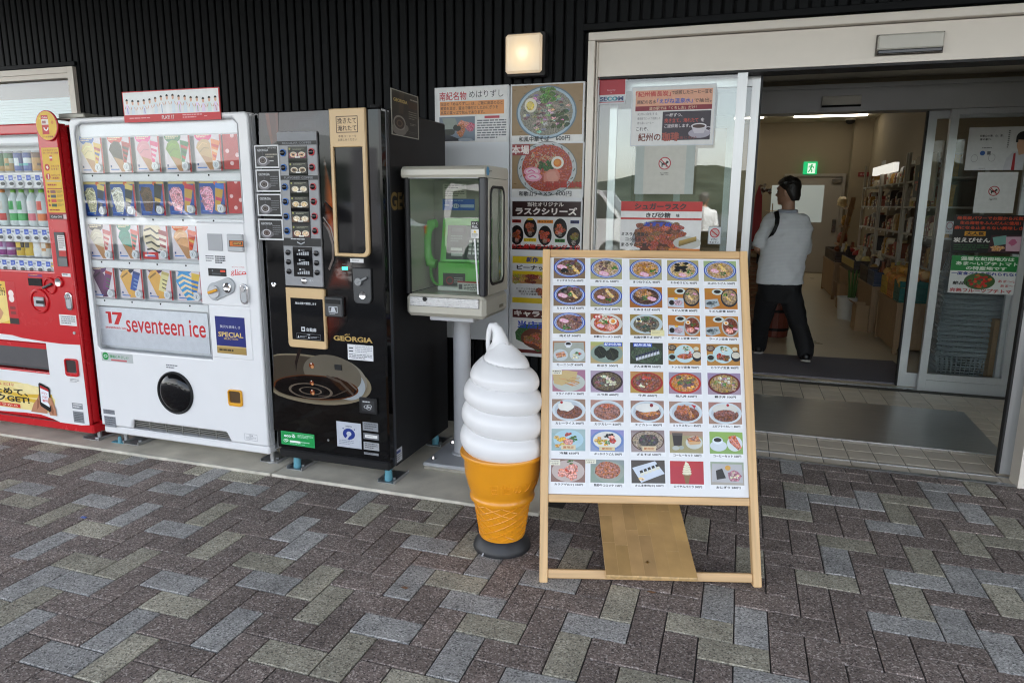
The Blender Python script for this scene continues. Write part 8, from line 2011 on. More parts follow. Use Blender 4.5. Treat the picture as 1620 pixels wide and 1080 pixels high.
def crate(x0, x1, y0, y1, z, h, m_, label, fill=None, cat='crate', grp='produce crates on the low tables', lip=None):
    t = thing('produce_crate', ((x0+x1)/2, (y0+y1)/2, z), label, cat, grp)
    q = MB(); q.box(x0, x1, y0, y1, z, z+.015); q.build('crate_base', m_, t)
    for i, (a0, a1, b0, b1) in enumerate(((x0, x0+.015, y0, y1), (x1-.015, x1, y0, y1), (x0+.0155, x1-.0155, y0, y0+.015), (x0+.0155, x1-.0155, y1-.015, y1))):
        q = MB()
        for j in range(3): q.box(a0, a1, b0, b1, z+.0155+j*(h-.016)/3+.004, z+.0155+(j+1)*(h-.016)/3)
        q.build('crate_side', m_, t, smooth=0)
    if lip: box('price_strip', lip, t, x0-.004, x0-.0005, y0+.02, y1-.02, z+h*.4, z+h)
    return t
YEL = mat('crate_yellow', (.55, .36, .03), .45, var=.1); ORG_ = mat('crate_orange', (.55, .18, .03), .45, var=.1); TEAL = mat('crate_teal', (.01, .13, .11), .45, var=.1); DKB = mat('crate_brown', (.05, .03, .025), .5, var=.2); GOLD = mat('gold_strip', (.5, .38, .08), .35, .3, var=.2, vs=40); NAVY = mat('crate_navy', (.03, .05, .11), .45)
crate(1.47, 1.84, 7.38, 7.66, .50, .20, TEAL, 'teal plastic crate on the table nearest the door'); crate(1.47, 1.84, 7.70, 7.98, .50, .18, ORG_, 'orange plastic crate of bagged oranges'); crate(1.47, 1.84, 8.02, 8.32, .50, .18, YEL, 'yellow plastic crate beside the orange one')
crate(1.44, 1.82, 8.58, 9.0, .52, .16, NAVY, 'dark blue crate on the second low table'); crate(1.44, 1.82, 9.05, 9.58, .52, .18, DKB, 'dark brown crate on the second low table')
crate(1.42, 1.80, 9.95, 11.15, .54, .16, DKB, 'long dark crate with a gold price strip', lip=GOLD); crate(1.38, 1.78, 11.55, 12.95, .56, .16, DKB, 'dark crate nearest the back door')
OR = [mat('orange_peel', (.62, .30, .05), .5, var=.12, vs=20), mat('orange_pale', (.60, .34, .10), .5, var=.12, vs=20), mat('orange_ripe', (.58, .22, .05), .5, var=.12)]
frm = None
for i in range(56):
    yy = 7.42+.92*(i % 14)/14+rg.uniform(-.02, .02); xx = 1.52+.08*(i//14)+rg.uniform(-.02, .02); zz_ = .66+rg.uniform(0, .06)+(.05 if i//14 in (1, 2) else 0)
    key = i % 3
    m = MB()
    if i < 3:
        m.ball((0, 0, 0), .048, .048, .043, 12, 8); o = m.build('orange', OR[key], loc=(0, 0, 0)); frm = frm or {}; frm[key] = o.data
    else: o = bpy.data.objects.new('orange', frm[key]); COL.objects.link(o)
    o.location = (xx, yy, zz_); tag(o, 'round orange heaped in the crates beside the inner door', 'orange', 'oranges in the crates')
# dark bottles, jars and bagged goods on the further tables
gm = {}
for i in range(46):
    yy = 8.62+rg.uniform(0, .9) if i < 20 else rg.uniform(9.98, 12.8); xx = 1.5+rg.uniform(0, .28); zz_ = .62 if i < 20 else .66
    k_ = (rg.randrange(15), rg.randrange(2))
    if k_ not in gm:
        m = MB()
        if k_[1]: m.ball((0, 0, .05), .05, .06, .055, 9, 6, jit=.12)
        else: m.lathe((0, 0, 0), [(.03, 0), (.034, .01), (.034, .09), (.02, .12), (.018, .15), (.02, .151), (.02, .165)], 12)
        o = m.build('bagged_goods' if k_[1] else 'preserve_jar', PM[k_[0]]); gm[k_] = o.data
    else: o = bpy.data.objects.new('bagged_goods' if k_[1] else 'preserve_jar', gm[k_]); COL.objects.link(o)
    o.location = (xx, yy, zz_); o.rotation_euler = (0, 0, rg.uniform(0, 6))
    if k_[1]: tag(o, 'small bag of food lying in the crates on low tables', 'bag', 'bags of food in the crates')
    else: tag(o, 'small jar of preserve standing in the crates on low tables', 'jar', 'jars in the crates')
def carton(x, y, w, d, h, label, m_=CB, z=0):
    t = thing('cardboard_box', (x+w/2, y+d/2, z), label, 'box')
    q = MB(); q.box(x, x+.01, y, y+d, z, z+h); q.box(x+w-.01, x+w, y, y+d, z, z+h); q.box(x+.0101, x+w-.0101, y, y+.01, z, z+h); q.box(x+.0101, x+w-.0101, y+d-.01, y+d, z, z+h); q.box(x+.0101, x+w-.0101, y+.0101, y+d-.0101, z, z+.01); q.build('carton_body', m_, t, smooth=0)
    q = MB(); q.obox(V((x, y, z+h)), V((0, d, 0)), V((-.06, 0, .03)), V((.002, 0, .003))); q.build('carton_flap', m_, t)
carton(1.30, 8.62, .28, .3, .30, 'open cardboard box on the floor before the second table'); carton(1.34, 10.4, .26, .3, .34, 'cardboard box on the floor before the third table')
BK = mat('white_bucket', (.62, .62, .58), .4)
m = MB(); m.lathe((1.33, 9.55, 0), [(.10, 0), (.12, .26), (.126, .262), (.126, .28), (.115, .28), (.095, .02)], 24); m.build('bucket', BK, loc=(1.33, 9.55, 0), label='white plastic bucket on the floor by the low tables', cat='bucket')
m = MB()
for i in range(4): m.tube([(1.33+.02*i, 9.5+.03*i, .05), (1.33+.03*i, 9.5+.03*i, .4), (1.30+.05*i, 9.45+.04*i, .62)], .012, 6)
m.build('green_stems', mat('stem_green', (.06, .14, .03), .6), loc=(1.33, 9.55, .05), label='green stems standing in the white bucket', cat='plant')
# leaning bamboo ware rack by the back door
t = thing('wooden_rack', (1.9, 14.2, 0), 'tall leaning wooden rack of brown goods by the back wall', 'rack')
for i in range(3): MB().obox(V((1.62+.05*i, 14.0+.25*i, 0)), V((.05, 0, 0)), V((0, .04, 0)), V((.22, 0, 1.55))).build('rack_post', WOOD_M, t)
for i in range(4): MB().obox(V((1.66+.045*i, 13.98, .35+.33*i)), V((.12, 0, 0)), V((0, .62, 0)), V((0, 0, .03))).build('rack_shelf', WOOD_M, t)
for i in range(6): MB().ball((1.74+.04*(i % 3), 14.1+.08*i, .48+.33*(i % 4)), .09, .09, .1, 9, 6, jit=.2).build('bamboo_basket', PM[i % 15], t)
# wooden tub
bx, by = onG(1225, 536).x, 7.95
tb = thing('wooden_tub', (bx, by, 0), 'dark red wooden tub with black hoops behind the walking man', 'tub')
n_ = 18
RT = mat('red_brown_wood', (.16, .035, .022), .4, var=.2, stretch=(8, 8, 1)); sd = None
for i in range(n_):
    a0 = 2*pi*i/n_; a1 = 2*pi*(i+1)/n_-.02
    m = MB(); ri, ro = .115, .13
    vs = []
    for h, sc in ((0.01, .9), (.36, 1.08)):
        for r_, a_ in ((ri, a0), (ro, a0), (ro, a1), (ri, a1)): vs.append((bx+r_*sc*1.15*cos(a_), by+r_*sc*1.15*sin(a_), h))
    m.add(vs, [(0, 1, 2, 3), (4, 7, 6, 5), (0, 4, 5, 1), (1, 5, 6, 2), (2, 6, 7, 3), (3, 7, 4, 0)]); m.build('stave', RT, tb, smooth=0)
for z, r_ in ((.08, .140), (.28, .158)): MB().lathe((bx, by, z), [(r_, 0), (r_+.004, .0), (r_+.006, .03), (r_, .03)], 30).build('hoop', BLACKM, tb)
MB().cyl((bx, by, .30), (bx, by, .31), .13, n=24).build('tub_lid', mat('white_cloth', (.6, .58, .55), .8), tb)
# counter with a wicker front at the left, and goods on it
cx_ = onY(1197, 470, 7.9).x
ct = thing('shop_counter', (cx_-.5, 8.2, 0), 'wooden counter with woven reed front beside the walking man', 'counter')
box('counter_top', mat('counter_wood', (.42, .25, .11), .4, var=.15), ct, cx_-1.2, cx_+.03, 7.85, 8.6, .86, .90, .004)
WK = mat('reed_weave', (.27, .11, .05), .6, var=.3, vs=40)
m0 = None
for i in range(17):
    z = .06+i*.047
    if m0 is None:
        m = MB(); m.box(cx_-1.18, cx_+.0, 7.875, 7.89, z, z+.038, .006); m.box(cx_+.0, cx_+.012, 7.9, 8.58, z, z+.038, .005); o = m.build('reed_slat', WK, ct, smooth=0); m0 = o.data; z0_ = z
    else: o = bpy.data.objects.new('reed_slat', m0); COL.objects.link(o); o.parent = ct; o.location = (0, 0, z-z0_)
box('counter_body', WOOD_M, ct, cx_-1.18, cx_-.002, 7.892, 8.58, .02, .858)
p = onY(1199, 320, 8.3)
m = MB(); m.prism([(p.x-.05, 8.3, .9), (p.x+.07, 8.3, .9), (p.x+.04, 8.3, 1.5), (p.x+.0, 8.3, 1.62), (p.x-.03, 8.3, 1.5)], (0, .06, 0)); m.build('red_cone_banner', mat('red_cloth', (.38, .015, .015), .6), loc=(p.x, 8.3, .9), label='tall narrow red cloth banner standing on the counter', cat='banner')
p = onY(1213, 345, 8.5)
rk = thing('trinket_rack', (p.x, 8.5, .9), 'small wire rack of trinkets beside the red banner', 'rack')
m = MB()
for i in range(4): m.tube([(p.x-.02, 8.45, .95+.13*i), (p.x+.12, 8.45, .95+.13*i)], .004, 5)
m.tube([(p.x+.05, 8.45, .9), (p.x+.05, 8.45, 1.42)], .006, 6); m.build('wire_frame', MATS['beige_trim'], rk)
for i in range(9): MB().ball((p.x+.04*(i % 3), 8.43, .93+.13*(i//3)), .018, .02, .03, 8, 5, jit=.2).build('trinket', PM[(i*4) % 15], rk)
p = onY(1213, 295, 8.4); fl_ = MB()
for i in range(12): fl_.ball((p.x-.05+rg.uniform(-.09, .09), 8.4+rg.uniform(-.05, .05), p.z-.02+rg.uniform(-.09, .07)), .018, .02, .016, 7, 5, jit=.3, mi=i % 2)
fl_.tube([(p.x-.05, 8.4, .9), (p.x-.04, 8.4, 1.3), (p.x-.05, 8.4, p.z)], .006, 6); fl_.build('paper_flowers', [mat('petal_white', (.6, .55, .52), .7), mat('petal_dark', (.16, .08, .06), .7)], loc=(p.x-.05, 8.4, .9), label='spray of pale paper flowers on the counter', cat='flowers')
p = onY(1196, 352, 8.1); m = MB()
for i in range(7): m.ball((p.x-.05+rg.uniform(-.07, .07), 8.1+rg.uniform(-.05, .05), .93+rg.uniform(0, .05)), .04, .04, .03, 7, 5, jit=.35)
m.build('plastic_bags', mat('clear_bag', (.6, .62, .65), .2), loc=(p.x-.05, 8.1, .9), label='heap of clear plastic bags on the counter edge', cat='bag')
# stacked shopping baskets behind the inner glass
BG = mat('basket_grey', (.26, .29, .31), .4, var=.06)
sx0, sx1 = onY(1468, 560, 6.35).x, onY(1580, 560, 6.35).x
def basket(full):
    m = MB(); x0, x1, y0, y1 = -.22, .22, -.15, .15; h = .22
    def rr_(t): return (x0*(.84+.16*t), x1*(.84+.16*t), y0*(.82+.18*t), y1*(.82+.18*t))
    def rail(t, th=.007):
        a_, b_, c_, d_ = rr_(t); z = h*t
        m.tube([(a_, c_, z), (b_, c_, z), (b_, d_, z), (a_, d_, z), (a_, c_, z)], th, 5)
    rail(1, .012); rail(.0, .007)
    for t in ((.3, .5, .7, .88) if full else (.88,)): rail(t, .004)
    if full:
        for i in range(13):
            for sy in (0, 1):
                a_, b_, c_, d_ = rr_(0); e_, f_, g_, h_ = rr_(1); q = i/12
                m.tube([(a_+(b_-a_)*q, (c_, d_)[sy], 0), (e_+(f_-e_)*q, (g_, h_)[sy], h)], .0035, 4)
        for i in range(1, 8):
            for sx in (0, 1):
                a_, b_, c_, d_ = rr_(0); e_, f_, g_, h_ = rr_(1); q = i/8
                m.tube([((a_, b_)[sx], c_+(d_-c_)*q, 0), ((e_, f_)[sx], g_+(h_-g_)*q, h)], .0035, 4)
        m.box(rr_(0)[0], rr_(0)[1], rr_(0)[2], rr_(0)[3], -.004, .002)
    return m
bm_full = basket(True); bsk = None
bxc = (sx0+sx1)/2
N_B = 15
for i in range(N_B):
    if bsk is None: o = bm_full.build('shopping_basket', BG, smooth=0); bsk = o.data
    else: o = bpy.data.objects.new('shopping_basket', bsk); COL.objects.link(o)
    o.location = (bxc+rg.uniform(-.004, .004), 6.38+rg.uniform(-.004, .004), .02+i*.042); o.rotation_euler = (0, 0, rg.uniform(-.02, .02))
    tag(o, 'grey plastic shopping basket nested in the tall stack behind glass', 'basket', 'stacked shopping baskets')
o = bpy.data.objects.new('shopping_basket', bsk); COL.objects.link(o); o.location = (bxc-.03, 6.36, .76); o.rotation_euler = (.1, .42, .1)
tag(o, 'grey shopping basket tilted on top of the stack', 'basket', 'stacked shopping baskets')
m = MB(); m.box(1.90, 1.96, 6.15, 6.7, .02, .55); m.build('basket_shelf', WD, loc=(1.93, 6.4, .02), label='brown wooden side board beside the stacked baskets', cat='board')

# ================================================================== people
def remesh(mb, vox, smooth_it=3):
    me = bpy.data.meshes.new('tmp'); me.from_pydata([tuple(p) for p in mb.v], [], mb.f)
    bm = bmesh.new(); bm.from_mesh(me); bmesh.ops.recalc_face_normals(bm, faces=bm.faces); bm.to_mesh(me); bm.free()
    o = bpy.data.objects.new('tmp', me); COL.objects.link(o)
    md = o.modifiers.new('r', 'REMESH'); md.mode = 'VOXEL'; md.voxel_size = vox
    sm = o.modifiers.new('s', 'SMOOTH'); sm.iterations = smooth_it; sm.factor = .5
    dg = bpy.context.evaluated_depsgraph_get(); ev = o.evaluated_get(dg); m2 = bpy.data.meshes.new_from_object(ev)
    out = MB(); out.add([tuple(v.co) for v in m2.vertices], [tuple(p.vertices) for p in m2.polygons])
    bpy.data.objects.remove(o); bpy.data.meshes.remove(me); bpy.data.meshes.remove(m2)
    return out
from mathutils import noise as NZE
def folds(mb, c, amp, fx=7.0, fz=13.0):
    """creases in cloth: push the surface in and out along its distance from the body's axis"""
    out = []
    for p in mb.v:
        p = V(p); d = V((p.x-c.x, p.y-c.y, 0)); d = d.normalized() if d.length > 1e-4 else V((1, 0, 0))
        h = NZE.noise(V((p.x*fx+p.z*3, p.y*fx, p.z*fz)))+.5*NZE.noise(V((p.x*fx*2.3-p.z*9, p.y*fx*2.3, p.z*fz*1.7)))
        out.append(tuple(p+d*(amp*h)))
    mb.v = out
    return mb
def loft(mb, rings, n=20):
    """rings: (centre, half width vector, half depth vector)"""
    vs = []
    for c, a, b in rings:
        for i in range(n):
            t = 2*pi*i/n; vs.append(V(c)+V(a)*cos(t)+V(b)*sin(t))
    fs = [(k*n+i, k*n+(i+1) % n, (k+1)*n+(i+1) % n, (k+1)*n+i) for k in range(len(rings)-1) for i in range(n)]
    fs += [tuple(range(n-1, -1, -1)), tuple(range((len(rings)-1)*n, len(rings)*n))]
    mb.add(vs, fs)
def limb(mb, pts, rs): mb.tube(pts, rs, 12); [mb.ball(p, r, n=10, k=7) for p, r in zip(pts, rs)]
SKIN = mat('skin', (.42, .235, .155), .5, var=.06)
HAIR = mat('dark_hair', (.012, .010, .009), .5, var=.4, vs=60, bump=.6, bs=160)
def head(mb, c, fd, up, s=1.0):
    """skull, jaw, nose, brow, lips and ears; fd is the way the face looks"""
    c = V(c); fd = V(fd).normalized(); sd = V(up).cross(fd).normalized(); up = fd.cross(sd)
    def P(f, l, u): return c+fd*(f*s)+sd*(l*s)+up*(u*s)
    loft(mb, [(P(-.012, 0, -.105), sd*.038*s, fd*.05*s), (P(.012, 0, -.085), sd*.052*s, fd*.07*s), (P(.006, 0, -.045), sd*.066*s, fd*.082*s), (P(0, 0, 0), sd*.072*s, fd*.092*s), (P(-.006, 0, .05), sd*.072*s, fd*.094*s), (P(-.01, 0, .09), sd*.056*s, fd*.076*s), (P(-.012, 0, .115), sd*.02*s, fd*.03*s)], 20)
    mb.tube([P(.086, 0, .022), P(.099, 0, -.008), P(.112, 0, -.026), P(.094, 0, -.034)], [.010*s, .011*s, .013*s, .009*s], 8)
    mb.tube([P(.080, -.04, .034), P(.090, 0, .03), P(.080, .04, .034)], .011*s, 8)
    mb.tube([P(.082, -.02, -.058), P(.092, 0, -.056), P(.082, .02, -.058)], .008*s, 8); mb.tube([P(.080, -.018, -.070), P(.088, 0, -.070), P(.080, .018, -.070)], .008*s, 8)
    mb.ball(P(.074, 0, -.092), .022*s, n=10, k=7)
    for l in (-1, 1): mb.ball(P(-.008, l*.074, -.008), .016*s, .016*s, .03*s, 8, 6)
    return P
def eyes(P, par):
    m = MB()
    for l in (-1, 1): m.ball(P(.074, l*.032, .006), .011, n=10, k=7)
    m.build('eyes', mat('eye_dark', (.03, .02, .018), .2), par)
def hand(mb, w, d, pn, s=1.0):
    """palm, four unequal curled fingers and a thumb; w wrist, d towards the fingers, pn out of the palm"""
    w = V(w); d = V(d).normalized(); pn = V(pn).normalized(); sd = d.cross(pn).normalized()
    loft(mb, [(w, sd*.024*s, pn*.018*s), (w+d*.04*s, sd*.038*s, pn*.016*s), (w+d*.085*s, sd*.040*s, pn*.013*s)], 12)
    for i, (o, ln) in enumerate(((-.03, .062), (-.010, .072), (.011, .068), (.031, .052))):
        b = w+d*.082*s+sd*o*s
        mb.tube([b, b+d*ln*.45*s+pn*.006*s, b+d*ln*.75*s+pn*.026*s, b+d*ln*.8*s+pn*.046*s], [.0095*s, .009*s, .008*s, .007*s], 7)
    b = w+d*.03*s-sd*.03*s; mb.tube([b, b-sd*.022*s+d*.025*s+pn*.01*s, b-sd*.022*s+d*.05*s+pn*.026*s], [.012*s, .011*s, .009*s], 7)

def pY(u, v, y): return onY(u, v, y)
MY = 6.72
man = thing('person', (onY(1236, 450, MY).x, MY, .012), 'man in white polo and black trousers walking into the shop', 'person')
hd = V((-.86, .5, -.02)).normalized()
hc = pY(1247, 304, MY)
# ---- body: one continuous skin
B = MB()
P = head(B, hc, hd, (0, 0, 1), 1.0)
nk = pY(1247, 330, MY); chest = pY(1243, 362, MY); waist = pY(1236, 415, MY+.01); pel = pY(1233, 455, MY)
limb(B, [hc+V((0.01, .0, -.07)), nk, pY(1246, 338, MY)], [.055, .056, .062])
loft(B, [(pel-V((0, 0, .08)), (.15, .02, 0), (0, .10, 0)), (pel, (.165, .02, 0), (0, .115, 0)), (waist, (.155, .02, 0), (0, .11, 0)), (chest, (.175, .02, 0), (0, .115, 0)), (pY(1244, 343, MY), (.15, .02, 0), (0, .08, 0)), (pY(1245, 336, MY), (.06, 0, 0), (0, .06, 0))])
Ls, Rs = pY(1220, 347, MY-.0), pY(1268, 350, MY+.02)
Le, Lh = pY(1199, 392, MY-.03), pY(1209, 404, MY+.2)
Re, Rh = pY(1272, 402, MY+.10), pY(1240, 404, MY+.27)
limb(B, [Ls, Ls.lerp(Le, .5), Le], [.055, .048, .040]); limb(B, [Le, Le.lerp(Lh, .5), Lh], [.040, .036, .027])
limb(B, [Rs, Rs.lerp(Re, .5), Re], [.055, .048, .040]); limb(B, [Re, Re.lerp(Rh, .5), Rh], [.040, .036, .027])
hand(B, Lh, Lh-Le, V((.3, .1, -1))); hand(B, Rh, Rh-Re, V((0, -.3, -1)))
lhip, rhip = pel+V((-.085, 0, -.03)), pel+V((.085, 0, -.03))
lkn, lan, lto = pY(1204, 514, MY+.15), pY(1199, 561, MY+.24), None
rkn, ran = pY(1263, 512, MY+.0), pY(1274, 566, MY-.1)
lan.z = .10; ran.z = .135
limb(B, [lhip, lhip.lerp(lkn, .5), lkn], [.085, .075, .056]); limb(B, [lkn, lkn.lerp(lan, .4), lan], [.056, .054, .036])
limb(B, [rhip, rhip.lerp(rkn, .5), rkn], [.085, .075, .056]); limb(B, [rkn, rkn.lerp(ran, .4), ran], [.056, .054, .036])
limb(B, [lan, lan+V((-.03, .12, -.05)), lan+V((-.04, .17, -.06))], [.034, .032, .025]); limb(B, [ran, ran+V((.01, .13, -.07)), ran+V((.015, .18, -.085))], [.034, .032, .025])
remesh(B, .011).build('body', SKIN, man, smooth=80)
eyes(P, man)
H = MB()
def PH(f, l, u): return P(f, l, u)
sd_ = V((0, 0, 1)).cross(hd).normalized()
loft(H, [(PH(-.070, 0, -.076), sd_*.045, hd*.028), (PH(-.058, 0, -.03), sd_*.068, hd*.050), (PH(-.034, 0, .010), sd_*.080, hd*.072), (PH(-.020, 0, .048), sd_*.083, hd*.093), (PH(-.006, 0, .092), sd_*.074, hd*.098), (PH(-.008, 0, .122), sd_*.048, hd*.066), (PH(-.01, 0, .133), sd_*.018, hd*.025)], 20)
rh = random.Random(2)
for _ in range(170):
    a = rh.uniform(0, 2*pi); e_ = rh.uniform(-.25, 1.45)
    f_, l_, u_ = .092*cos(e_)*cos(a)-.012, .084*cos(e_)*sin(a), .05+.082*sin(e_)
    if f_ > .04 and u_ < .075: continue
    if f_ > -.03 and u_ < .05: continue
    p_ = PH(f_, l_, u_); q_ = PH(f_*1.15+.012, l_*1.15, u_+rh.uniform(-.012, .016)); H.tube([p_, q_], [.009, .003], 5)
H = remesh(H, .005, 1); H.build('hair', HAIR, man, smooth=60)
# ---- clothes
PO = bpy.data.materials.new('white_polo'); PO.use_nodes = True
_n = PO.node_tree.nodes; _l = PO.node_tree.links; _b = _n['Principled BSDF']; _b.inputs['Roughness'].default_value = .85
_tc = _n.new('ShaderNodeTexCoord'); _wv = _n.new('ShaderNodeTexWave'); _wv.bands_direction = 'Z'; _wv.inputs['Scale'].default_value = 26; _wv.inputs['Distortion'].default_value = .4
_l.new(_tc.outputs['Object'], _wv.inputs['Vector']); _rp = _n.new('ShaderNodeValToRGB'); _rp.color_ramp.elements[0].position = .12; _rp.color_ramp.elements[0].color = (.74, .76, .80, 1); _rp.color_ramp.elements[1].position = .4; _rp.color_ramp.elements[1].color = (.80, .82, .85, 1)
_l.new(_wv.outputs['Fac'], _rp.inputs['Fac']); _l.new(_rp.outputs['Color'], _b.inputs['Base Color'])
_no = _n.new('ShaderNodeTexNoise'); _no.inputs['Scale'].default_value = 9; _l.new(_tc.outputs['Object'], _no.inputs['Vector']); _bp = _n.new('ShaderNodeBump'); _bp.inputs['Strength'].default_value = .5; _bp.inputs['Distance'].default_value = .03; _l.new(_no.outputs['Fac'], _bp.inputs['Height']); _l.new(_bp.outputs['Normal'], _b.inputs['Normal'])
S = MB()
loft(S, [(pY(1232, 449, MY), (.205, .02, 0), (0, .14, 0)), (pY(1234, 432, MY), (.200, .02, 0), (0, .135, 0)), (pY(1237, 412, MY), (.200, .02, 0), (0, .135, 0)), (pY(1243, 385, MY), (.212, .02, 0), (0, .14, 0)), (pY(1246, 362, MY), (.212, .02, 0), (0, .135, 0)), (pY(1246, 346, MY), (.190, .02, 0), (0, .10, 0)), (pY(1246, 336, MY), (.085, .0, 0), (0, .075, 0))], 28)
limb(S, [Ls, Ls.lerp(Le, .4), Ls.lerp(Le, .8)], [.066, .068, .070]); limb(S, [Rs, Rs.lerp(Re, .4), Rs.lerp(Re, .8)], [.070, .074, .078])
folds(remesh(S, .010, 4), waist, .013).build('polo_shirt', PO, man, smooth=80)
c_ = MB(); q = [pY(1246, 334, MY)+V((.072*cos(t), .068*sin(t), .004*sin(t))) for t in [2*pi*i/16 for i in range(17)]]
c_.tube(q, .016, 8); c_.build('collar', mat('collar_blue', (.40, .43, .50), .85), man, smooth=80)
TRM = mat('black_trousers', (.008, .008, .010), .8, var=.3, bump=.2, bs=30)
S = MB()
loft(S, [(pel-V((0, 0, .13)), (.155, .02, 0), (0, .115, 0)), (pel, (.190, .02, 0), (0, .128, 0)), (pY(1234, 446, MY), (.192, .02, 0), (0, .128, 0))], 24)
limb(S, [lhip, lhip.lerp(lkn, .5), lkn], [.108, .096, .080]); limb(S, [lkn, lkn.lerp(lan, .5), lan+V((0, 0, -.03))], [.080, .078, .074])
limb(S, [rhip, rhip.lerp(rkn, .5), rkn], [.108, .098, .082]); limb(S, [rkn, rkn.lerp(ran, .5), ran+V((0, 0, -.03))], [.082, .080, .078])
folds(remesh(S, .011, 4), pel, .011, 6, 11).build('trousers', TRM, man, smooth=80)
SHO = mat('shoe_black', (.010, .010, .011), .4); SOLE = mat('shoe_sole', (.42, .40, .36), .7)
for an, tz, tip in ((lan, .012, V((-.045, .19, 0))), (ran, .03, V((.015, .19, 0)))):
    a0 = V((an.x, an.y-.05, .05 if tz < .02 else .075)); b0 = V((an.x+tip.x, an.y+tip.y, .045))
    m = MB(); limb(m, [a0, a0.lerp(b0, .45), b0], [.042, .043, .034]); sh = remesh(m, .009).build('shoe', SHO, man, smooth=80)
    m = MB(); dv = (b0-a0).normalized(); sv = dv.cross(V((0, 0, 1))).normalized(); zz = V((0, 0, 1))
    ring = [a0-dv*.045, a0+sv*.04-dv*.02, a0.lerp(b0, .5)+sv*.042, b0+sv*.03, b0+dv*.036, b0-sv*.03, a0.lerp(b0, .5)-sv*.042, a0-sv*.04-dv*.02]
    m.prism([p_-zz*(.038 if tz < .02 else .042) for p_ in ring], (0, 0, .016)); m.build('sole', SOLE, sh)
st = thing('sling_bag', (Ls.x, MY, 1.2), 'black sling bag strap over the left shoulder of the man', 'bag')
m = MB(); pts = [pY(1228, 334, MY-.055), pY(1230, 345, MY-.115), pY(1229, 355, MY-.145), pY(1224, 367, MY-.142), pY(1217, 377, MY-.10), pY(1211, 384, MY-.04)]
for i in range(len(pts)-1):
    d_ = (pts[i+1]-pts[i]); sdv = V((1, 0, .35)).normalized()*.020
    m.add([pts[i]-sdv, pts[i]+sdv, pts[i+1]+sdv, pts[i+1]-sdv, pts[i]-sdv+V((0, -.006, 0)), pts[i]+sdv+V((0, -.006, 0)), pts[i+1]+sdv+V((0, -.006, 0)), pts[i+1]-sdv+V((0, -.006, 0))], [(0, 1, 2, 3), (7, 6, 5, 4), (0, 4, 5, 1), (2, 6, 7, 3), (1, 5, 6, 2), (0, 3, 7, 4)])
m.build('strap', BLACKM, st); m = MB(); m.box(pts[-1].x-.06, pts[-1].x+.06, MY+.15, MY+.24, pts[-1].z-.22, pts[-1].z-.04, .02); m.build('pouch', BLACKM, st)

# ---- a second person out in the car park, mirrored in the door glass
Y2 = -4.6; X2 = onY(1113, 329, 2*(YW+.026)-Y2).x      # where the door glass shows the mirrored walker
man2 = thing('person', (X2, Y2, 0), 'grey haired person in white shirt mirrored in the door glass', 'person')
B = MB(); P2 = head(B, (X2, Y2, 1.55), (.3, -.95, 0), (0, 0, 1))
limb(B, [V((X2, Y2, 1.48)), V((X2, Y2, 1.36))], [.052, .058])
loft(B, [((X2, Y2, .80), (.14, 0, 0), (0, .1, 0)), ((X2, Y2, .95), (.16, 0, 0), (0, .11, 0)), ((X2, Y2, 1.15), (.16, 0, 0), (0, .11, 0)), ((X2, Y2, 1.30), (.17, 0, 0), (0, .1, 0)), ((X2, Y2, 1.38), (.08, 0, 0), (0, .07, 0))])
for l in (-1, 1):
    s_, e_, h_ = V((X2+l*.17, Y2, 1.31)), V((X2+l*.22, Y2-.02, 1.02)), V((X2+l*.19, Y2-.14, .84))
    limb(B, [s_, s_.lerp(e_, .5), e_], [.052, .046, .039]); limb(B, [e_, h_], [.038, .027]); hand(B, h_, h_-e_, V((-l, 0, -.2)))
    limb(B, [V((X2+l*.08, Y2, .82)), V((X2+l*.09, Y2, .46)), V((X2+l*.09, Y2+.0, .09)), V((X2+l*.1, Y2-.15, .04))], [.08, .055, .038, .03])
remesh(B, .013).build('body', SKIN, man2, smooth=80)
eyes(P2, man2)
S = MB(); loft(S, [((X2, Y2, .82), (.185, 0, 0), (0, .125, 0)), ((X2, Y2, 1.05), (.182, 0, 0), (0, .125, 0)), ((X2, Y2, 1.28), (.19, 0, 0), (0, .12, 0)), ((X2, Y2, 1.37), (.14, 0, 0), (0, .09, 0)), ((X2, Y2, 1.42), (.065, 0, 0), (0, .065, 0))], 24)
for l in (-1, 1):
    s_, e_ = V((X2+l*.17, Y2, 1.31)), V((X2+l*.22, Y2+.02, 1.02)); limb(S, [s_, s_.lerp(e_, .75)], [.064, .062])
remesh(S, .013).build('white_shirt', mat('white_cotton', (.70, .70, .71), .85, var=.04, bump=.4, bs=12), man2, smooth=80)
S = MB(); loft(S, [((X2, Y2, .76), (.15, 0, 0), (0, .11, 0)), ((X2, Y2, .9), (.175, 0, 0), (0, .118, 0))])
for l in (-1, 1): limb(S, [V((X2+l*.085, Y2, .80)), V((X2+l*.09, Y2, .46)), V((X2+l*.09, Y2, .10))], [.098, .072, .062])
remesh(S, .013).build('trousers', TRM, man2, smooth=80)
f2 = V((.3, -.95, 0)).normalized(); s2 = V((0, 0, 1)).cross(f2)
H = MB(); loft(H, [(P2(-.05, 0, -.06), s2*.05, f2*.045), (P2(-.025, 0, .01), s2*.082, f2*.08), (P2(-.01, 0, .06), s2*.084, f2*.098), (P2(-.008, 0, .10), s2*.068, f2*.085), (P2(-.01, 0, .125), s2*.02, f2*.025)]); remesh(H, .01, 1).build('hair', mat('grey_hair', (.10, .095, .09), .6, var=.3, vs=60), man2, smooth=60)
for l in (-1, 1): m = MB(); limb(m, [V((X2+l*.09, Y2+.03, .045)), V((X2+l*.1, Y2-.16, .04))], [.043, .036]); m.build('shoe', SHO, man2, smooth=80)

man2.location.z = -.06
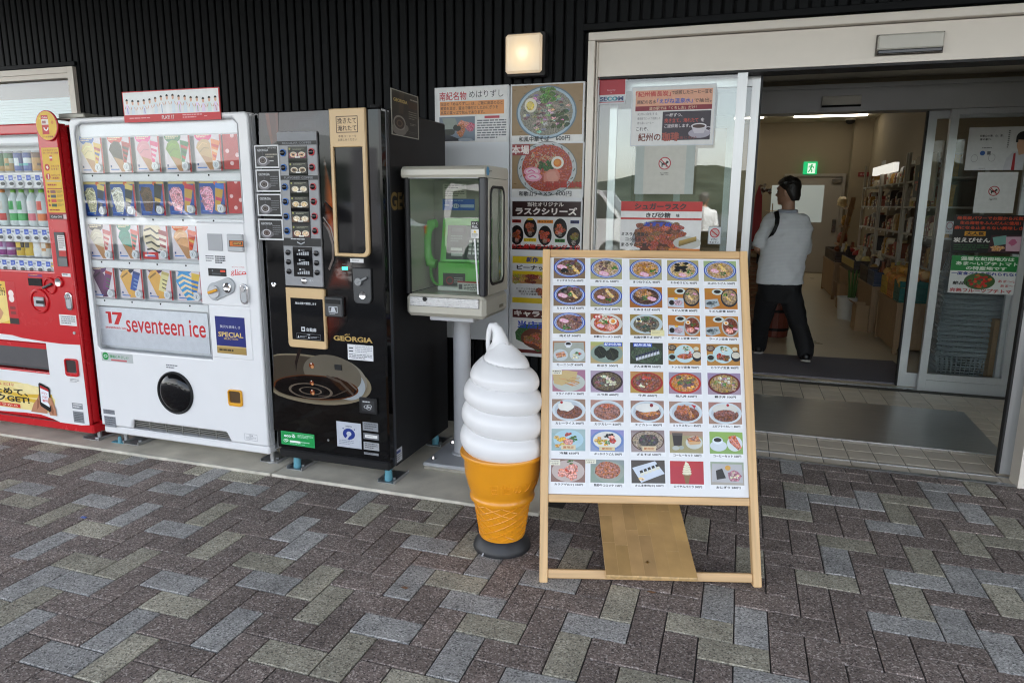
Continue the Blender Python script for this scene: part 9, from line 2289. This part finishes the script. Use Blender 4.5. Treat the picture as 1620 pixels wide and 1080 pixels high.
# ================================================================== across the car park: what the glass reflects
HILL = bpy.data.materials.new('wooded_hill'); HILL.use_nodes = True
_n = HILL.node_tree.nodes; _l = HILL.node_tree.links; _b = _n['Principled BSDF']; _b.inputs['Roughness'].default_value = .95; _b.inputs['Specular IOR Level'].default_value = .1
_tc = _n.new('ShaderNodeTexCoord'); _no = _n.new('ShaderNodeTexNoise'); _no.inputs['Scale'].default_value = .12; _no.inputs['Detail'].default_value = 9
_l.new(_tc.outputs['Object'], _no.inputs['Vector']); _rp = _n.new('ShaderNodeValToRGB'); _e = _rp.color_ramp.elements; _e[0].position = .35; _e[0].color = (.020, .030, .022, 1); _e[1].position = .7; _e[1].color = (.062, .078, .060, 1)
_l.new(_no.outputs['Fac'], _rp.inputs['Fac']); _l.new(_rp.outputs['Color'], _b.inputs['Base Color'])
from mathutils import noise as NZE
hm = MB(); nx, ny = 120, 14; vs = []
for j in range(ny):
    for i in range(nx):
        x = -260+520*i/(nx-1); y = -95-110*j/(ny-1)
        ridge = 9+9*NZE.noise(V((x*.011, 3.1, 0)))+5*NZE.noise(V((x*.035, 7.7, 0)))
        t = j/(ny-1); h = max(0, ridge)*sin(min(1, t*1.25)*pi*.5)**1.2*1.15
        h += .9*NZE.noise(V((x*.22, y*.22, 0)))+.7*NZE.noise(V((x*.5, y*.5, 2)))
        vs.append((x, y, h-.8 if j else -.3))
hm.add(vs, [(j*nx+i, j*nx+i+1, (j+1)*nx+i+1, (j+1)*nx+i) for j in range(ny-1) for i in range(nx-1)])
hm.build('hills', HILL, smooth=0, kind='structure', label='low wooded hills beyond the car park', cat='hills')
def car(x, y, rz, paint, label, van=False):
    t = thing('parked_car', (x, y, -.06), label, 'car', 'cars parked across from the shop')
    L_, Wd, Hh = (4.2, 1.68, 1.85) if van else (4.3, 1.68, 1.45)
    z0 = -.06
    if van: pr = [(-2.1, .35), (2.0, .35), (2.1, .55), (2.08, .95), (1.55, 1.12), (1.05, 1.78), (-1.95, 1.85), (-2.08, 1.7)]; gl = [(1.46, 1.12), (1.02, 1.70), (-1.9, 1.72), (-1.98, 1.12)]
    else: pr = [(-2.1, .35), (2.05, .35), (2.15, .55), (2.1, .78), (1.25, .95), (.55, 1.42), (-.9, 1.45), (-1.75, .98), (-2.12, .92)]; gl = [(1.12, .97), (.52, 1.36), (-.86, 1.39), (-1.58, .99)]
    ca, sa = cos(rz), sin(rz)
    def T_(px, py, pz): return V((x+px*ca-py*sa, y+px*sa+py*ca, z0+pz))
    m = MB(); m.prism([T_(a_, -Wd/2, b_) for a_, b_ in pr], T_(0, Wd, 0)-T_(0, 0, 0)); bo = m.build('body', paint, t, smooth=0)
    for sy in (-1, 1):
        m = MB(); m.prism([T_(a_, sy*(Wd/2+.004), b_) for a_, b_ in gl], T_(0, -sy*.003, 0)-T_(0, 0, 0)); m.build('side_window', BLACKG, t, smooth=0)
        for px in (-.15, .75): m = MB(); m.obox(T_(px, sy*(Wd/2+.0045), gl[0][1]), T_(.06, 0, 0)-T_(0, 0, 0), T_(0, sy*.004, 0)-T_(0, 0, 0), V((0, 0, gl[1][1]-gl[0][1]))); m.build('window_post', paint, t, smooth=0)
    a_, b_ = (pr[4], pr[5]) if van else (pr[4], pr[5])
    q0, q1 = V(a_), V(b_)
    m = MB(); m.add([T_(a_[0]+.01, -.7, a_[1]+.03), T_(a_[0]+.01, .7, a_[1]+.03), T_(b_[0]+.03, .62, b_[1]-.02), T_(b_[0]+.03, -.62, b_[1]-.02)], [(0, 1, 2, 3)]); m.v += [tuple(V(p_)-V((0, 0, .01))) for p_ in m.v]; m.f += [(7, 6, 5, 4)]; m.m += [0]; m.c += [None]; m.build('windscreen', BLACKG, t, smooth=0)
    for px in (-1.35, 1.35):
        for sy in (-1, 1):
            c0 = T_(px, sy*(Wd/2-.18), .31); c1 = T_(px, sy*(Wd/2+.012), .31); m = MB(); m.cyl(c0, c1, .31, n=24); w = m.build('wheel', RUBBER, t); m = MB(); m.cyl(c1, T_(px, sy*(Wd/2+.02), .31), .2, n=18); m.build('rim', ZINC, w)
    for sy in (-1, 1):
        m = MB(); m.obox(T_(2.03, sy*.6-.16, .66), T_(.09, 0, 0)-T_(0, 0, 0), T_(0, .32, 0)-T_(0, 0, 0), V((0, 0, .16)), .02); m.build('headlight', CHROME, t)
        m = MB(); m.obox(T_(-2.14, sy*.68-.1, .7), T_(.06, 0, 0)-T_(0, 0, 0), T_(0, .2, 0)-T_(0, 0, 0), V((0, 0, .22)), .02); m.build('tail_light', REDP, t)
    m = MB(); m.obox(T_(2.1, -.55, .40), T_(.06, 0, 0)-T_(0, 0, 0), T_(0, 1.1, 0)-T_(0, 0, 0), V((0, 0, .14)), .02); m.build('bumper', DARKGREY, t)
CWH = mat('car_white', (.72, .72, .73), .2, var=.01, coat=.6); CSI = mat('car_silver', (.46, .47, .49), .25, .6, var=.02, coat=.6); CDK = mat('car_dark', (.03, .035, .05), .2, .3, var=.02, coat=.6)
car(-4.3, -9.5, .0, CWH, 'white van parked across from the shop, mirrored in the door glass', True)
car(-9.6, -9.2, pi, CSI, 'silver car parked across from the shop, mirrored in the cabinet glass')
car(3.2, -10.2, .1, CSI, 'silver car parked far across at the right of the car park')
car(-15.5, -9.0, .05, CWH, 'white car parked farthest left across the car park')
# banner flag mirrored in the black machine
fY = -7.5; fp0 = onY(556, 232, 2*2.88-fY); fp1 = onY(578, 232, 2*2.88-fY); fp2 = onY(568, 390, 2*2.88-fY); fx = fp0.x
fl = thing('banner_flag', (fx, fY, -.06), 'tall white banner flag with red flowers, mirrored in the black machine', 'flag')
m = MB(); m.cyl((fx-.02, fY, -.06), (fx-.02, fY, fp0.z+.05), .014, n=10); m.tube([(fx-.02, fY, fp0.z+.02), (fp1.x, fY-.5, fp0.z+.03)], .008, 6); m.lathe((fx-.02, fY, -.06), [(.2, 0), (.2, .12), (.05, .14)], 20); m.build('flag_pole', PLAST_W, fl)
s = Sheet((fp1.x, fY-.5, fp0.z), (fx-fp1.x, .5, 0), (.02, .0, fp2.z-fp0.z), N=V((.5, fp1.x-fx, 0)) if 0 else V((-.5, .3, 0))); s.back(.002, rgb('a4a4a8')); s.rect(0, 0, 1, 1, rgb('a8a8ae'))
for i, ch in enumerate('焼きたてのパン'): s.text(ch, .3, .14+i*.11, .07, rgb('5a5a66'), 'C', bold=.01)
for (x, y) in ((.72, .45), (.8, .55), (.66, .62), (.78, .8), (.6, .86)): s.blob(x, y, .13, .045, rgb('b02c34'), 0, 9, .3)
s.lines(.1, .94, .8, .97, 1, rgb('8a3a40')); s.build('flag_cloth', fl)
s = MB()
# small litter on the pavement
p = onG(132, 819); m = MB(); m.box(p.x-.012, p.x+.014, p.y-.006, p.y+.008, .0015, .006, .002); m.build('litter_scrap', mat('blue_scrap', (.06, .12, .4), .4), loc=(p.x, p.y, 0), label='tiny blue scrap lying on the pavers at left', cat='litter')
LEAFM = mat('dry_leaf', (.20, .10, .05), .7, var=.3)
for u, v, lab in ((640, 930, 'small brown leaf on a grey paver before the cone'), (1030, 937, 'small brown leaf before the menu board')):
    p = onG(u, v); m = MB(); m.add([(p.x-.016, p.y, .003), (p.x-.004, p.y+.006, .005), (p.x+.012, p.y+.004, .004), (p.x+.018, p.y, .006), (p.x+.008, p.y-.006, .003), (p.x-.006, p.y-.005, .004)], [(0, 1, 2, 3, 4, 5)]); m.v += [(a_, b_, c_-.001) for a_, b_, c_ in m.v]; m.f.append((11, 10, 9, 8, 7, 6)); m.m.append(0); m.c.append(None); m.build('fallen_leaf', LEAFM, smooth=0, loc=(p.x, p.y, 0), label=lab, cat='leaf')
